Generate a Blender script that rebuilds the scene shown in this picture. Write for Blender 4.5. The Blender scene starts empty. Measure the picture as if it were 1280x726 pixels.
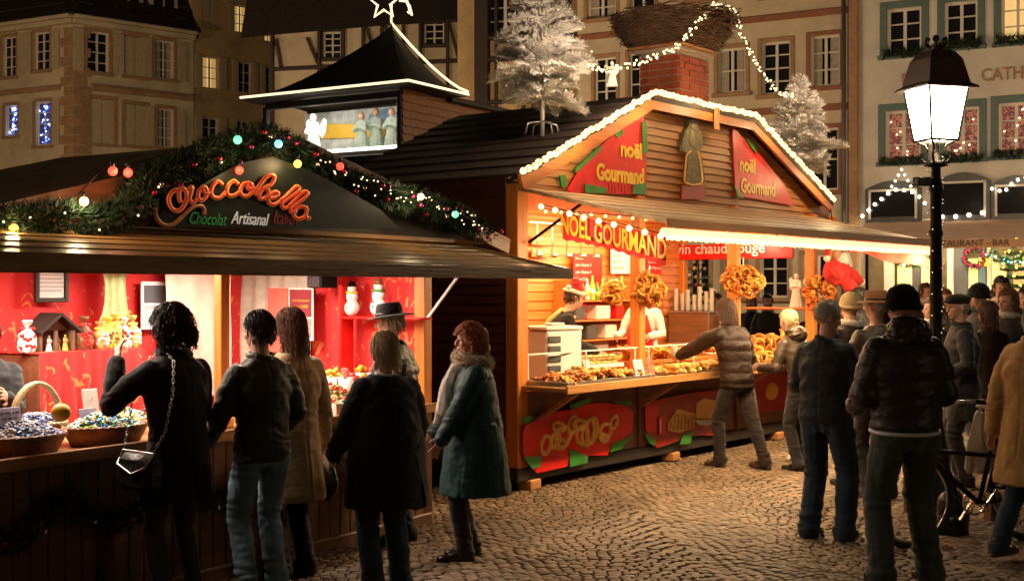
import bpy, bmesh, math, random
from mathutils import Vector, Matrix, noise
V = Vector
R = math.radians
random.seed(7)
SC = bpy.context.scene
COL = SC.collection
TMP = bpy.data.scenes.new('tmp')
FPX, CAMH, HOR = 1600.0, 1.8, 360.0

# ---------------------------------------------------------------- materials
def _new(name):
    m = bpy.data.materials.new(name); m.use_nodes = True
    nt = m.node_tree; b = nt.nodes['Principled BSDF']
    return m, nt, b
def rgb(c): return (c[0], c[1], c[2], 1)
def M(name, col, rough=.6, metal=0., var=.18, vs=6., bump=0., bs=50., emit=None, es=0., spec=.5, coat=0., sheen=0., stretch=(1, 1, 1), trans=0., alpha=1., col2=None, attr=None, crease=0., cs=7.):
    m, nt, b = _new(name)
    N, L = nt.nodes, nt.links
    tc = N.new('ShaderNodeTexCoord'); mp = N.new('ShaderNodeMapping')
    mp.inputs['Scale'].default_value = stretch
    L.new(tc.outputs['Object'], mp.inputs['Vector'])
    b.inputs['Roughness'].default_value = rough
    b.inputs['Metallic'].default_value = metal
    b.inputs['Specular IOR Level'].default_value = spec
    b.inputs['Coat Weight'].default_value = coat
    b.inputs['Sheen Weight'].default_value = sheen
    b.inputs['Transmission Weight'].default_value = trans
    b.inputs['Alpha'].default_value = alpha
    if var > 0:
        nz = N.new('ShaderNodeTexNoise'); nz.inputs['Scale'].default_value = vs; nz.inputs['Detail'].default_value = 6
        nz.inputs['Roughness'].default_value = .65
        L.new(mp.outputs[0], nz.inputs['Vector'])
        cr = N.new('ShaderNodeValToRGB'); cr.color_ramp.elements[0].position = .3; cr.color_ramp.elements[1].position = .7
        a = tuple(max(0, x*(1-var)) for x in col); z = col2 or tuple(min(1, x*(1+var)) for x in col)
        cr.color_ramp.elements[0].color = rgb(a); cr.color_ramp.elements[1].color = rgb(z)
        L.new(nz.outputs[0], cr.inputs[0])
        out = cr.outputs[0]
        if attr:
            at = N.new('ShaderNodeAttribute'); at.attribute_name = attr
            mx = N.new('ShaderNodeMix'); mx.data_type = 'RGBA'; mx.blend_type = 'MULTIPLY'; mx.inputs[0].default_value = 1
            L.new(out, mx.inputs[6]); L.new(at.outputs['Color'], mx.inputs[7]); out = mx.outputs[2]
        L.new(out, b.inputs['Base Color'])
        mr = N.new('ShaderNodeMapRange'); mr.inputs[3].default_value = max(0, rough-.12); mr.inputs[4].default_value = min(1, rough+.12)
        L.new(nz.outputs[0], mr.inputs[0]); L.new(mr.outputs[0], b.inputs['Roughness'])
    else:
        b.inputs['Base Color'].default_value = rgb(col)
    if bump > 0:
        n2 = N.new('ShaderNodeTexNoise'); n2.inputs['Scale'].default_value = bs; n2.inputs['Detail'].default_value = 4
        L.new(mp.outputs[0], n2.inputs['Vector'])
        bp = N.new('ShaderNodeBump'); bp.inputs['Strength'].default_value = bump; bp.inputs['Distance'].default_value = .01
        L.new(n2.outputs[0], bp.inputs['Height']); L.new(bp.outputs[0], b.inputs['Normal'])
        if crease > 0:
            prev = None
            for sc_, ds_, k_ in ((cs, 1.2, 1.), (cs*2.3, .8, .5)):
                n3 = N.new('ShaderNodeTexNoise'); n3.inputs['Scale'].default_value = sc_; n3.inputs['Detail'].default_value = 1.5; n3.inputs['Distortion'].default_value = ds_
                m2 = N.new('ShaderNodeMapping'); m2.inputs['Scale'].default_value = (.8, .8, 1.7); m2.inputs['Rotation'].default_value = (.3, .4, 0)
                L.new(tc.outputs['Object'], m2.inputs['Vector']); L.new(m2.outputs[0], n3.inputs['Vector'])
                s1 = N.new('ShaderNodeMath'); s1.operation = 'SUBTRACT'; s1.inputs[1].default_value = .5; L.new(n3.outputs[0], s1.inputs[0])
                s2 = N.new('ShaderNodeMath'); s2.operation = 'ABSOLUTE'; L.new(s1.outputs[0], s2.inputs[0])
                s3 = N.new('ShaderNodeMath'); s3.operation = 'POWER'; s3.inputs[1].default_value = .7; L.new(s2.outputs[0], s3.inputs[0])
                b3 = N.new('ShaderNodeBump'); b3.inputs['Strength'].default_value = min(1, crease*k_); b3.inputs['Distance'].default_value = .045
                L.new(s3.outputs[0], b3.inputs['Height'])
                if prev: L.new(prev.outputs[0], b3.inputs['Normal'])
                prev = b3
            L.new(prev.outputs[0], bp.inputs['Normal'])
    if emit:
        b.inputs['Emission Color'].default_value = rgb(emit); b.inputs['Emission Strength'].default_value = es
    return m
def wood(name, col, rough=.5, ax=0, var=.35, bump=.3, **k):
    st = [9, 9, 9]; st[ax] = .7
    return M(name, col, rough, var=var, vs=2.2, bump=bump, bs=8, stretch=tuple(st), **k)
def cloth(name, col, rough=.85, bump=.35, bs=160, var=.2, vs=9, sheen=.15, **k):
    k.setdefault('crease', .22); k.setdefault('cs', 4.5); return M(name, col, rough, var=var, vs=vs, bump=bump, bs=bs, sheen=sheen, spec=.3, **k)
def glow(name, col, s): return M(name, col, .5, var=0, emit=col, es=s)
def patterned(name, base, figure, scale=7., thr=.56, rough=.7):
    m, nt, b = _new(name); N, L = nt.nodes, nt.links
    tc = N.new('ShaderNodeTexCoord'); nz = N.new('ShaderNodeTexNoise'); nz.inputs['Scale'].default_value = scale
    nz.inputs['Detail'].default_value = 3; nz.inputs['Distortion'].default_value = 1.6
    L.new(tc.outputs['Object'], nz.inputs['Vector'])
    cr = N.new('ShaderNodeValToRGB'); cr.color_ramp.elements[0].position = thr; cr.color_ramp.elements[1].position = thr+.03
    cr.color_ramp.elements[0].color = rgb(base); cr.color_ramp.elements[1].color = rgb(figure)
    L.new(nz.outputs[0], cr.inputs[0]); L.new(cr.outputs[0], b.inputs['Base Color']); b.inputs['Roughness'].default_value = rough
    return m

# ---------------------------------------------------------------- mesh builder
class MB:
    def __init__(s): s.v = []; s.f = []; s.m = []; s.c = 0; s.X = Matrix.Identity(4)
    def mi(s, i): s.c = i; return s
    def xf(s, m=None): s.X = m or Matrix.Identity(4); return s
    def av(s, p): s.v.append(tuple(s.X @ V(p))); return len(s.v)-1
    def af(s, *i): s.f.append(tuple(i)); s.m.append(s.c)
    def box(s, x0, x1, y0, y1, z0, z1):
        i = [s.av(p) for p in ((x0,y0,z0),(x1,y0,z0),(x1,y1,z0),(x0,y1,z0),(x0,y0,z1),(x1,y0,z1),(x1,y1,z1),(x0,y1,z1))]
        for q in ((0,3,2,1),(4,5,6,7),(0,1,5,4),(1,2,6,5),(2,3,7,6),(3,0,4,7)): s.af(*[i[k] for k in q])
        return s
    def cbox(s, x0, x1, y0, y1, z0, z1, c=.01):
        c = min(c, (x1-x0)*.45, (y1-y0)*.45, (z1-z0)*.45)
        xs = ((x0, x0+c), (x1, x1-c)); ys = ((y0, y0+c), (y1, y1-c)); zs = ((z0, z0+c), (z1, z1-c))
        I = {}
        for a in (0, 1):
            for b_ in (0, 1):
                for d in (0, 1):
                    I[a,b_,d,0] = s.av((xs[a][0], ys[b_][1], zs[d][1]))
                    I[a,b_,d,1] = s.av((xs[a][1], ys[b_][0], zs[d][1]))
                    I[a,b_,d,2] = s.av((xs[a][1], ys[b_][1], zs[d][0]))
        def F(l, flip):
            s.af(*(l[::-1] if flip else l))
        for a in (0, 1):
            F([I[a,0,0,0], I[a,1,0,0], I[a,1,1,0], I[a,0,1,0]], a == 0)
            F([I[0,a,0,1], I[0,a,1,1], I[1,a,1,1], I[1,a,0,1]], a == 0)
            F([I[0,0,a,2], I[1,0,a,2], I[1,1,a,2], I[0,1,a,2]], a == 0)
        for a in (0, 1):
            for b_ in (0, 1):
                F([I[a,b_,0,0], I[a,b_,1,0], I[a,b_,1,1], I[a,b_,0,1]], (a+b_) % 2 == 0)
                F([I[a,0,b_,0], I[a,1,b_,0], I[a,1,b_,2], I[a,0,b_,2]], (a+b_) % 2 == 1)
                F([I[0,a,b_,1], I[1,a,b_,1], I[1,a,b_,2], I[0,a,b_,2]], (a+b_) % 2 == 0)
                for d in (0, 1): F([I[a,b_,d,0], I[a,b_,d,1], I[a,b_,d,2]], (a+b_+d) % 2 == 0)
        return s
    def bar(s, p, q, w, h=None, up=(0,0,1)):
        p, q = V(p), V(q); h = h or w; d = (q-p); L = d.length; d.normalize(); u = V(up)
        if abs(d.dot(u)) > .99: u = V((1,0,0))
        x = d.cross(u).normalized(); z = x.cross(d)
        I = []
        for o in (p, q):
            for a, b in ((-1,-1),(1,-1),(1,1),(-1,1)): I.append(s.av(o+x*a*w/2+z*b*h/2))
        for k in range(4): s.af(I[k], I[4+k], I[4+(k+1)%4], I[(k+1)%4])
        s.af(*I[:4]); s.af(*I[7:3:-1]); return s
    def tube(s, pts, r, seg=8, closed=False, cap=True, sx=1., sy=1.):
        pts = [V(p) for p in pts]; n = len(pts); rs = r if isinstance(r, (list, tuple)) else [r]*n
        rings = []; u = None
        for i, p in enumerate(pts):
            if closed: t = pts[(i+1) % n]-pts[i-1]
            else: t = pts[min(i+1, n-1)]-pts[max(i-1, 0)]
            if t.length < 1e-9: t = V((0,0,1))
            t.normalize()
            if u is None:
                u = V((0,0,1)) if abs(t.z) < .9 else V((0,1,0))
            u = (u-t*u.dot(t))
            if u.length < 1e-6: u = V((1,0,0))-t*t.x
            u.normalize(); w = t.cross(u)
            rings.append([s.av(p+(u*math.cos(a)*sx+w*math.sin(a)*sy)*rs[i]) for a in [2*math.pi*k/seg for k in range(seg)]])
        for i in range(n if closed else n-1):
            A, B = rings[i], rings[(i+1) % n]
            for k in range(seg): s.af(A[k], A[(k+1)%seg], B[(k+1)%seg], B[k])
        if cap and not closed:
            s.af(*rings[0][::-1]); s.af(*rings[-1])
        return s
    def limb(s, pts, r, seg=12):
        s.tube(pts, r, seg)
        for p, q in zip(pts, r): s.ball(p, (q,)*3, seg, 8)
        return s
    def ball(s, c, r, seg=12, rings=8, rot=None):
        c = V(c); r = r if isinstance(r, (tuple, list)) else (r, r, r)
        def P(a, b):
            q = V((r[0]*math.sin(b)*math.cos(a), r[1]*math.sin(b)*math.sin(a), r[2]*math.cos(b)))
            return c+(rot @ q if rot else q)
        top = s.av(P(0, 0)); bot = s.av(P(0, math.pi)); G = []
        for j in range(1, rings): G.append([s.av(P(2*math.pi*k/seg, math.pi*j/rings)) for k in range(seg)])
        for k in range(seg):
            s.af(top, G[0][k], G[0][(k+1)%seg]); s.af(bot, G[-1][(k+1)%seg], G[-1][k])
        for j in range(len(G)-1):
            for k in range(seg): s.af(G[j][k], G[j+1][k], G[j+1][(k+1)%seg], G[j][(k+1)%seg])
        return s
    def lathe(s, prof, seg=16, c=(0,0,0), rot0=0., sy=1.):
        c = V(c); G = []
        for r, z in prof: G.append([s.av(c+V((r*math.cos(a), r*sy*math.sin(a), z))) for a in [rot0+2*math.pi*k/seg for k in range(seg)]])
        for j in range(len(G)-1):
            for k in range(seg): s.af(G[j][k], G[j][(k+1)%seg], G[j+1][(k+1)%seg], G[j+1][k])
        s.af(*G[0][::-1]); s.af(*G[-1]); return s
    def loft(s, secs, seg=20):
        """secs: (centre, rx, ry[, matrix3]) closed elliptical sections"""
        G = []
        for sec in secs:
            c, rx, ry = V(sec[0]), sec[1], sec[2]; m = sec[3] if len(sec) > 3 else None; p = sec[4] if len(sec) > 4 else 1.
            ring = []
            for k in range(seg):
                a = 2*math.pi*k/seg; ca, sa = math.cos(a), math.sin(a)
                q = V((rx*math.copysign(abs(ca)**p, ca), ry*math.copysign(abs(sa)**p, sa), 0))
                ring.append(s.av(c+(m @ q if m else q)))
            G.append(ring)
        for j in range(len(G)-1):
            for k in range(seg): s.af(G[j][k], G[j][(k+1)%seg], G[j+1][(k+1)%seg], G[j+1][k])
        s.af(*G[0][::-1]); s.af(*G[-1]); return s
    def prism(s, out, d, axis='y'):
        """out: list of (a,b) in the xz plane; extruded from y=0 to y=-d"""
        n = len(out)
        area = sum(out[i][0]*out[(i+1)%n][1]-out[(i+1)%n][0]*out[i][1] for i in range(n))
        if area < 0: out = out[::-1]
        A = [s.av((x, -d, z)) for x, z in out]; B = [s.av((x, 0, z)) for x, z in out]
        s.af(*A); s.af(*B[::-1])
        for i in range(n): s.af(A[(i+1)%n], A[i], B[i], B[(i+1)%n])
        return s
    def quad(s, a, b, c, d): s.af(s.av(a), s.av(b), s.av(c), s.av(d)); return s
    def mesh(s, name, mats):
        me = bpy.data.meshes.new(name); me.from_pydata(s.v, [], s.f)
        mats = mats if isinstance(mats, (list, tuple)) else [mats]
        for m in mats: me.materials.append(m)
        if len(mats) > 1: me.polygons.foreach_set('material_index', s.m)
        return me
def smooth(me, ang=None):
    me.polygons.foreach_set('use_smooth', [True]*len(me.polygons))
    if ang:
        me.set_sharp_from_angle(angle=R(ang))
def link(name, me, parent=None, loc=(0,0,0), rz=0.):
    o = bpy.data.objects.new(name, me); COL.objects.link(o); o.location = loc; o.rotation_euler = (0, 0, rz)
    if parent: o.parent = parent
    return o
def tag(o, label, cat, group=None):
    o['label'] = label; o['category'] = cat
    if group: o['group'] = group
    return o
def thing(name, label, cat, loc=(0,0,0), rz=0., group=None):
    return tag(link(name, None, None, loc, rz), label, cat, group)
def part(name, mb, mats, parent, sm=None, label=None, loc=(0,0,0), rz=0.):
    me = mb.mesh(name, mats) if isinstance(mb, MB) else mb
    if sm: smooth(me, sm if sm != 1 else None)
    o = link(name, me, parent, loc, rz)
    if label: o['label'] = label
    return o
def solo(name, label, cat, mb, mats, loc=(0,0,0), rz=0., group=None, sm=None):
    return tag(part(name, mb, mats, None, sm, None, loc, rz), label, cat, group)
def struct(name, mb, mats, sm=None, kind='structure'):
    o = part(name, mb, mats, None, sm); o['kind'] = kind; return o
def dup(o, loc=None, rz=None, label=None, parent=None):
    c = o.copy(); COL.objects.link(c)
    if parent is not None: c.parent = parent
    if loc is not None: c.location = loc
    if rz is not None: c.rotation_euler = (0, 0, rz)
    if label: c['label'] = label
    for ch in list(o.children): dup(ch, parent=c)
    return c
def remesh(mb, vox, it=3, fac=.6):
    me = mb.mesh('t', []); me.materials.clear()
    o = bpy.data.objects.new('t', me); TMP.collection.objects.link(o)
    r = o.modifiers.new('r', 'REMESH'); r.mode = 'VOXEL'; r.voxel_size = vox
    if it:
        k = o.modifiers.new('s', 'SMOOTH'); k.factor = fac; k.iterations = it
    vl = TMP.view_layers[0]; vl.update(); dg = vl.depsgraph
    out = bpy.data.meshes.new_from_object(o.evaluated_get(dg), depsgraph=dg)
    bpy.data.objects.remove(o); bpy.data.meshes.remove(me)
    return out
def displace(me, fn):
    n = [v.normal.copy() for v in me.vertices]
    for v, k in zip(me.vertices, n): v.co = v.co+k*fn(v.co, k)
def setm(me, *mats):
    me.materials.clear()
    for m in mats: me.materials.append(m)
    return me
def fat_text(txt, size, depth=.004, off=0., sxy=(1, 1), align='CENTER', shear=0., space=1.):
    cu = bpy.data.curves.new('t', 'FONT'); cu.body = txt; cu.size = size; cu.extrude = depth; cu.offset = off
    cu.align_x = align; cu.shear = shear; cu.space_character = space; cu.resolution_u = 3
    o = bpy.data.objects.new('t', cu); TMP.collection.objects.link(o)
    vl = TMP.view_layers[0]; vl.update(); dg = vl.depsgraph
    me = bpy.data.meshes.new_from_object(o.evaluated_get(dg), depsgraph=dg)
    bpy.data.objects.remove(o)
    for v in me.vertices: v.co = V((v.co.x*sxy[0], -v.co.z, v.co.y*sxy[1]))   # upright, readable from -y
    return me
def lettering(txt, size, mat, parent, loc, rz=0., name='lettering', **k):
    me = setm(fat_text(txt, size, **k), mat); return part(name, me, None, parent, None, None, loc, rz)

class Frame:
    """x along a front, y into it, z up"""
    def __init__(s, o, ang): s.o = V((o[0], o[1], 0)); s.a = ang; s.x = V((math.cos(ang), math.sin(ang), 0)); s.y = V((-math.sin(ang), math.cos(ang), 0))
    def w(s, x, y, z=0.): return s.o+s.x*x+s.y*y+V((0,0,z))
    def hit(s, px, py, y=0.):
        k = (px-640)/FPX; o = s.o+s.y*y
        x = (k*o.y-o.x)/(s.x.x-k*s.x.y); p = o+s.x*x
        return x, CAMH+(HOR-py)*p.y/FPX
    def hx(s, px, y=0.): return s.hit(px, HOR, y)[0]
def at(px, py, Y): return V(((px-640)/FPX*Y, Y, CAMH+(HOR-py)*Y/FPX))
def gx(px, Y): return (px-640)/FPX*Y
F1 = Frame((-.62, 9.8), math.atan2(.848, .53))
F2 = Frame((.035, 11.2), math.atan2(.785, .62))
FD = Frame((9.87, 36.27), math.atan2(-.484, .875))
def lamp(kind, loc, energy, col, size=.1, rot=None, sy=None, spot=None, name='lamp'):
    l = bpy.data.lights.new(name, kind); l.energy = energy; l.color = col
    if kind == 'POINT': l.shadow_soft_size = size
    if kind == 'AREA':
        l.size = size
        if sy: l.shape = 'RECTANGLE'; l.size_y = sy
    if kind == 'SPOT':
        l.shadow_soft_size = size; l.spot_size = spot or R(120); l.spot_blend = .6
    o = bpy.data.objects.new(name, l); COL.objects.link(o); o.location = loc
    if rot: o.rotation_euler = rot
    return o
WARM = (1., .72, .42); AMBER = (1., .55, .22)
m_skin = M('skin', (.50, .27, .18), .5, var=.10, vs=20, bump=.05, bs=200)
m_skin.node_tree.nodes['Principled BSDF'].inputs['Subsurface Weight'].default_value = .05
m_eye = M('eye_dark', (.03, .02, .02), .2, var=0)
m_lip = M('lips', (.38, .12, .10), .45, var=.05)
m_blackhair = M('hair_black', (.018, .012, .010), .42, var=.3, vs=60)
m_brownhair = M('hair_brown', (.07, .032, .016), .45, var=.35, vs=60)
m_redhair = M('hair_red', (.36, .09, .03), .5, var=.4, vs=60)
m_auburn = M('hair_auburn', (.16, .06, .028), .5, var=.35, vs=60)
m_blond = M('hair_blond', (.55, .38, .19), .5, var=.3, vs=60)
m_grey = M('hair_grey', (.42, .37, .30), .55, var=.25, vs=60)
m_ginger = M('hair_ginger', (.27, .10, .03), .5, var=.35, vs=60)
m_blackwool = cloth('black_wool', (.012, .011, .012), .9, bump=.5, bs=220)
m_blackleather = M('black_leather', (.012, .010, .009), .42, var=.06, vs=8, bump=.2, bs=90, crease=.25)
m_olive = cloth('dark_olive_leather', (.035, .032, .020), .55, bump=.25, bs=60)
m_beige = cloth('beige_suede', (.40, .27, .13), .8, bump=.25, bs=60, var=.25, vs=5)
m_camel = cloth('camel_wool', (.42, .23, .07), .8, bump=.3, bs=110, var=.2, vs=5)
m_teal = cloth('teal_loden', (.005, .040, .038), .6, bump=.2, bs=140, sheen=.1, crease=.1)
m_brownpuff = M('brown_nylon', (.017, .007, .0035), .62, var=.12, bump=.12, bs=30, crease=.18, spec=.25)
m_darkpuff = M('dark_brown_nylon', (.026, .017, .013), .5, var=.10, bump=.12, bs=30, crease=.2)
m_darkjacket = cloth('black_cotton', (.016, .016, .018), .7, bump=.3, bs=80)
m_jeans = cloth('blue_denim', (.16, .26, .33), .85, bump=.5, bs=320, var=.45, vs=6)
m_darkjeans = cloth('dark_denim', (.022, .042, .060), .85, bump=.4, bs=300, var=.4, vs=6)
m_greyjeans = cloth('grey_green_denim', (.060, .075, .060), .85, bump=.4, bs=300, var=.4, vs=6)
m_trous = cloth('dark_trousers', (.020, .017, .016), .8)
m_browntrous = cloth('brown_trousers', (.022, .012, .009), .8)
m_shoe = M('black_shoe', (.012, .010, .009), .25, var=.2)
m_brownshoe = M('brown_shoe', (.07, .035, .02), .4, var=.3)
m_white = cloth('white_knit', (.75, .70, .62), .85, bump=.4, bs=120)
m_fur = M('cream_fur', (.55, .42, .28), .85, var=.4, vs=25, sheen=.3)
m_felt = cloth('black_felt', (.007, .006, .006), .8)
m_brownfelt = cloth('brown_felt', (.30, .13, .05), .8)
m_redcloth = cloth('red_cloth', (.55, .02, .018), .8)
m_scarf = cloth('grey_scarf', (.42, .38, .33), .9)
m_stocking = M('black_tights', (.030, .016, .014), .6, var=.1)
m_tanpuff = M('tan_nylon', (.06, .036, .022), .5, var=.2, bump=.2)

m_orange = wood('orange_pine', (.60, .19, .030), .42, ax=2, var=.28)
m_orangeh = wood('orange_pine_boards', (.58, .18, .035), .42, ax=0, var=.28)
m_slat = wood('slat_wood', (.45, .20, .07), .5, ax=0, var=.3)
m_maroon = wood('maroon_boards', (.085, .022, .014), .55, ax=1, var=.35)
m_brownwood = wood('brown_wood', (.17, .07, .028), .5, ax=0)
m_counter = wood('counter_wood', (.42, .19, .06), .35, ax=0)
m_flap = wood('flap_boards', (.46, .29, .15), .45, ax=0, var=.35)
m_flap1 = wood('varnished_flap', (.30, .165, .06), .30, ax=0, var=.4)
m_roof = M('dark_roof', (.035, .022, .016), .6, var=.4, vs=3, bump=.4, bs=20)
m_roof2 = M('roof_felt', (.42, .27, .13), .6, var=.4, vs=2.5, bump=.5, bs=14)
m_darkw = M('dark_beam', (.022, .014, .010), .6, var=.4, vs=4)
m_black = M('black_metal', (.012, .012, .013), .35, metal=.6, var=.2)
m_iron = M('cast_iron', (.014, .014, .012), .4, metal=.5, var=.4, vs=30, bump=.4, bs=60)
m_chrome = M('chrome', (.6, .6, .6), .2, metal=1., var=.1)
m_whitepl = M('white_plastic', (.72, .70, .66), .4, var=.05)
m_steel = M('brushed_steel', (.5, .49, .46), .32, metal=.9, var=.15, stretch=(1, 1, 12))
m_redpaint = M('red_paint', (.72, .014, .010), .45, var=.22, vs=5)
m_reddark = M('dark_red_paint', (.36, .02, .012), .45, var=.3, vs=5)
m_green = M('green_paint', (.045, .24, .035), .45, var=.3, vs=6)
m_yel = M('yellow_paint', (.90, .55, .05), .45, var=.12)
m_gold = M('tan_paint', (.80, .42, .08), .5, var=.25, vs=18)
m_brick = M('red_brick', (.42, .085, .035), .8, var=.4, vs=5, bump=.4, bs=50)
m_mortar = M('mortar', (.45, .36, .28), .9, var=.2)
m_twig = M('twig_bark', (.16, .09, .05), .85, var=.5, vs=12)
m_needle = M('fir_needles', (.012, .036, .013), .6, var=.5, vs=14)
m_tinsel = M('white_tinsel', (.82, .76, .70), .55, var=.15, vs=9)
m_wicker = M('wicker', (.30, .13, .045), .55, var=.35, vs=30, bump=.8, bs=70)
m_palewick = M('pale_wicker', (.66, .46, .22), .5, var=.25, vs=30, bump=.8, bs=70)
m_pretzel = M('pretzel_crust', (.58, .27, .045), .62, var=.5, vs=26, bump=.3, spec=.3)
m_pretzel2 = M('browned_pretzel', (.48, .14, .025), .62, var=.45, vs=26, bump=.3, spec=.3)
m_pastry = M('pastry_brown', (.36, .14, .035), .5, var=.5, vs=25, bump=.5)
m_bread = M('bread', (.68, .42, .14), .55, var=.35, vs=18, bump=.3)
m_paper = M('paper', (.72, .70, .66), .6, var=.04)
m_lavpaper = M('lavender_card', (.52, .46, .66), .6, var=.05)
m_print = M('print_ink', (.10, .08, .10), .6, var=0)
m_redfab = patterned('red_gold_fabric', (.62, .020, .020), (.72, .22, .06), 8., .60)
m_pinkfab = cloth('pink_red_fabric', (.80, .14, .10), .8)
m_palefab = cloth('pale_drape', (.62, .58, .46), .8)
m_greenfab = cloth('pale_green_drape', (.40, .46, .22), .8)
m_cream = M('cream_render', (.50, .42, .29), .85, var=.26, vs=.7, bump=.15, bs=12)
m_ochre = M('ochre_render', (.48, .34, .17), .85, var=.28, vs=.7, bump=.15, bs=12)
m_whiter = M('pale_render', (.56, .53, .46), .85, var=.20, vs=.6, bump=.12, bs=12)
m_sand = M('sandstone', (.32, .19, .10), .85, var=.25, vs=3, bump=.2, bs=20)
m_fband = M('red_brown_band', (.25, .10, .055), .8, var=.2)
m_wframe = M('window_white', (.62, .58, .50), .5, var=.06)
m_bluef = M('blue_green_surround', (.10, .16, .15), .6, var=.15)
m_shut = M('cream_shutter', (.44, .36, .23), .6, var=.12)
m_curtain = cloth('net_curtain', (.34, .30, .24), .9)
m_pane = M('dark_glass', (.012, .013, .018), .08, var=0, spec=.6)
m_timber = M('old_timber', (.030, .018, .012), .7, var=.3)
m_tile = M('dark_tiles', (.016, .010, .008), .7, var=.4, vs=8, bump=.6, bs=25)
m_litpane = glow('lit_window', (1., .70, .28), .55)
m_awn = cloth('brown_awning', (.42, .24, .13), .85, bump=.1, var=.15, vs=2)
m_slate = M('slate_grey', (.075, .078, .085), .45, var=.15)
m_bulbw = glow('bulb_warm', (1., .66, .30), 2.8)
m_bulbc = glow('bulb_soft', (1., .78, .42), 2.4)
m_bulbg = glow('bulb_green', (.15, 1., .40), 1.8)
m_bulbb = glow('bulb_blue', (.2, .6, 1.), 1.8)
m_bulby = glow('bulb_yellow', (1., .62, .08), 2.5)
m_bulbr = glow('bulb_red', (1., .05, .03), 3.)
m_bulbp = glow('bulb_pink', (1., .55, .45), 8.)
m_rope = glow('rope_light', (1., .55, .18), 1.1)
m_tube = glow('tube_light', (1., .70, .34), 1.5)
m_lamp = glow('lantern_glass', (1., .84, .60), 36.)
m_bauR = M('red_bauble', (.5, .01, .02), .12, metal=.7, var=0)
m_bauS = M('silver_bauble', (.7, .66, .64), .1, metal=.9, var=0)
m_bauM = M('magenta_bauble', (.4, .02, .15), .12, metal=.7, var=0)

def cobble_mat(name, col, attr=None):
    m, nt, b = _new(name); N, L = nt.nodes, nt.links
    tc = N.new('ShaderNodeTexCoord'); nz = N.new('ShaderNodeTexNoise'); nz.inputs['Scale'].default_value = 18; nz.inputs['Detail'].default_value = 8
    nz2 = N.new('ShaderNodeTexNoise'); nz2.inputs['Scale'].default_value = .9; nz2.inputs['Detail'].default_value = 5
    L.new(tc.outputs['Object'], nz.inputs['Vector']); L.new(tc.outputs['Object'], nz2.inputs['Vector'])
    cr = N.new('ShaderNodeValToRGB'); cr.color_ramp.elements[0].position = .3; cr.color_ramp.elements[1].position = .75
    cr.color_ramp.elements[0].color = rgb([c*.62 for c in col]); cr.color_ramp.elements[1].color = rgb([c*1.3 for c in col])
    L.new(nz.outputs[0], cr.inputs[0])
    mx = N.new('ShaderNodeMix'); mx.data_type = 'RGBA'; mx.blend_type = 'MULTIPLY'; mx.inputs[0].default_value = 1
    L.new(cr.outputs[0], mx.inputs[6])
    c2 = N.new('ShaderNodeValToRGB'); c2.color_ramp.elements[0].position = .35; c2.color_ramp.elements[1].position = .65
    c2.color_ramp.elements[0].color = (.55, .52, .50, 1); c2.color_ramp.elements[1].color = (1, 1, 1, 1)
    L.new(nz2.outputs[0], c2.inputs[0])
    L.new(c2.outputs[0], mx.inputs[7]); out = mx.outputs[2]
    if attr:
        at_ = N.new('ShaderNodeAttribute'); at_.attribute_name = attr
        m3 = N.new('ShaderNodeMix'); m3.data_type = 'RGBA'; m3.blend_type = 'MULTIPLY'; m3.inputs[0].default_value = 1
        L.new(out, m3.inputs[6]); L.new(at_.outputs['Color'], m3.inputs[7]); out = m3.outputs[2]
    L.new(out, b.inputs['Base Color'])
    mr = N.new('ShaderNodeMapRange'); mr.inputs[3].default_value = .42; mr.inputs[4].default_value = .8
    L.new(nz.outputs[0], mr.inputs[0]); L.new(mr.outputs[0], b.inputs['Roughness'])
    bp = N.new('ShaderNodeBump'); bp.inputs['Strength'].default_value = .5; bp.inputs['Distance'].default_value = .006
    L.new(nz.outputs[0], bp.inputs['Height'])
    if not attr:
        vo = N.new('ShaderNodeTexVoronoi'); vo.inputs['Scale'].default_value = 9
        L.new(tc.outputs['Object'], vo.inputs['Vector'])
        b2 = N.new('ShaderNodeBump'); b2.inputs['Strength'].default_value = .8; b2.inputs['Distance'].default_value = .02; b2.invert = True
        L.new(vo.outputs[0], b2.inputs['Height']); L.new(bp.outputs[0], b2.inputs['Normal']); L.new(b2.outputs[0], b.inputs['Normal'])
    else: L.new(bp.outputs[0], b.inputs['Normal'])
    return m
m_ground = cobble_mat('paving_ground', (.15, .115, .085))
m_joint = M('paving_joints', (.035, .028, .022), .9, var=.4, vs=20)
m_cobble = cobble_mat('granite_setts', (.27, .175, .105), 'tone')
# ---------------------------------------------------------------- people
def ik(a, b, l1, l2, pole):
    a, b = V(a), V(b); d = b-a; L = min(d.length, (l1+l2)*.998); d.normalize()
    x = (l1*l1-l2*l2+L*L)/(2*L); h = math.sqrt(max(l1*l1-x*x, 0)); p = V(pole); p = p-d*p.dot(d)
    p.normalize(); return a+d*x+p*h, a+d*L
def nz(p, a, b, s=0.): return noise.noise(V((p.x*a+s, p.y*a-s, p.z*b+s*2)))

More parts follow.
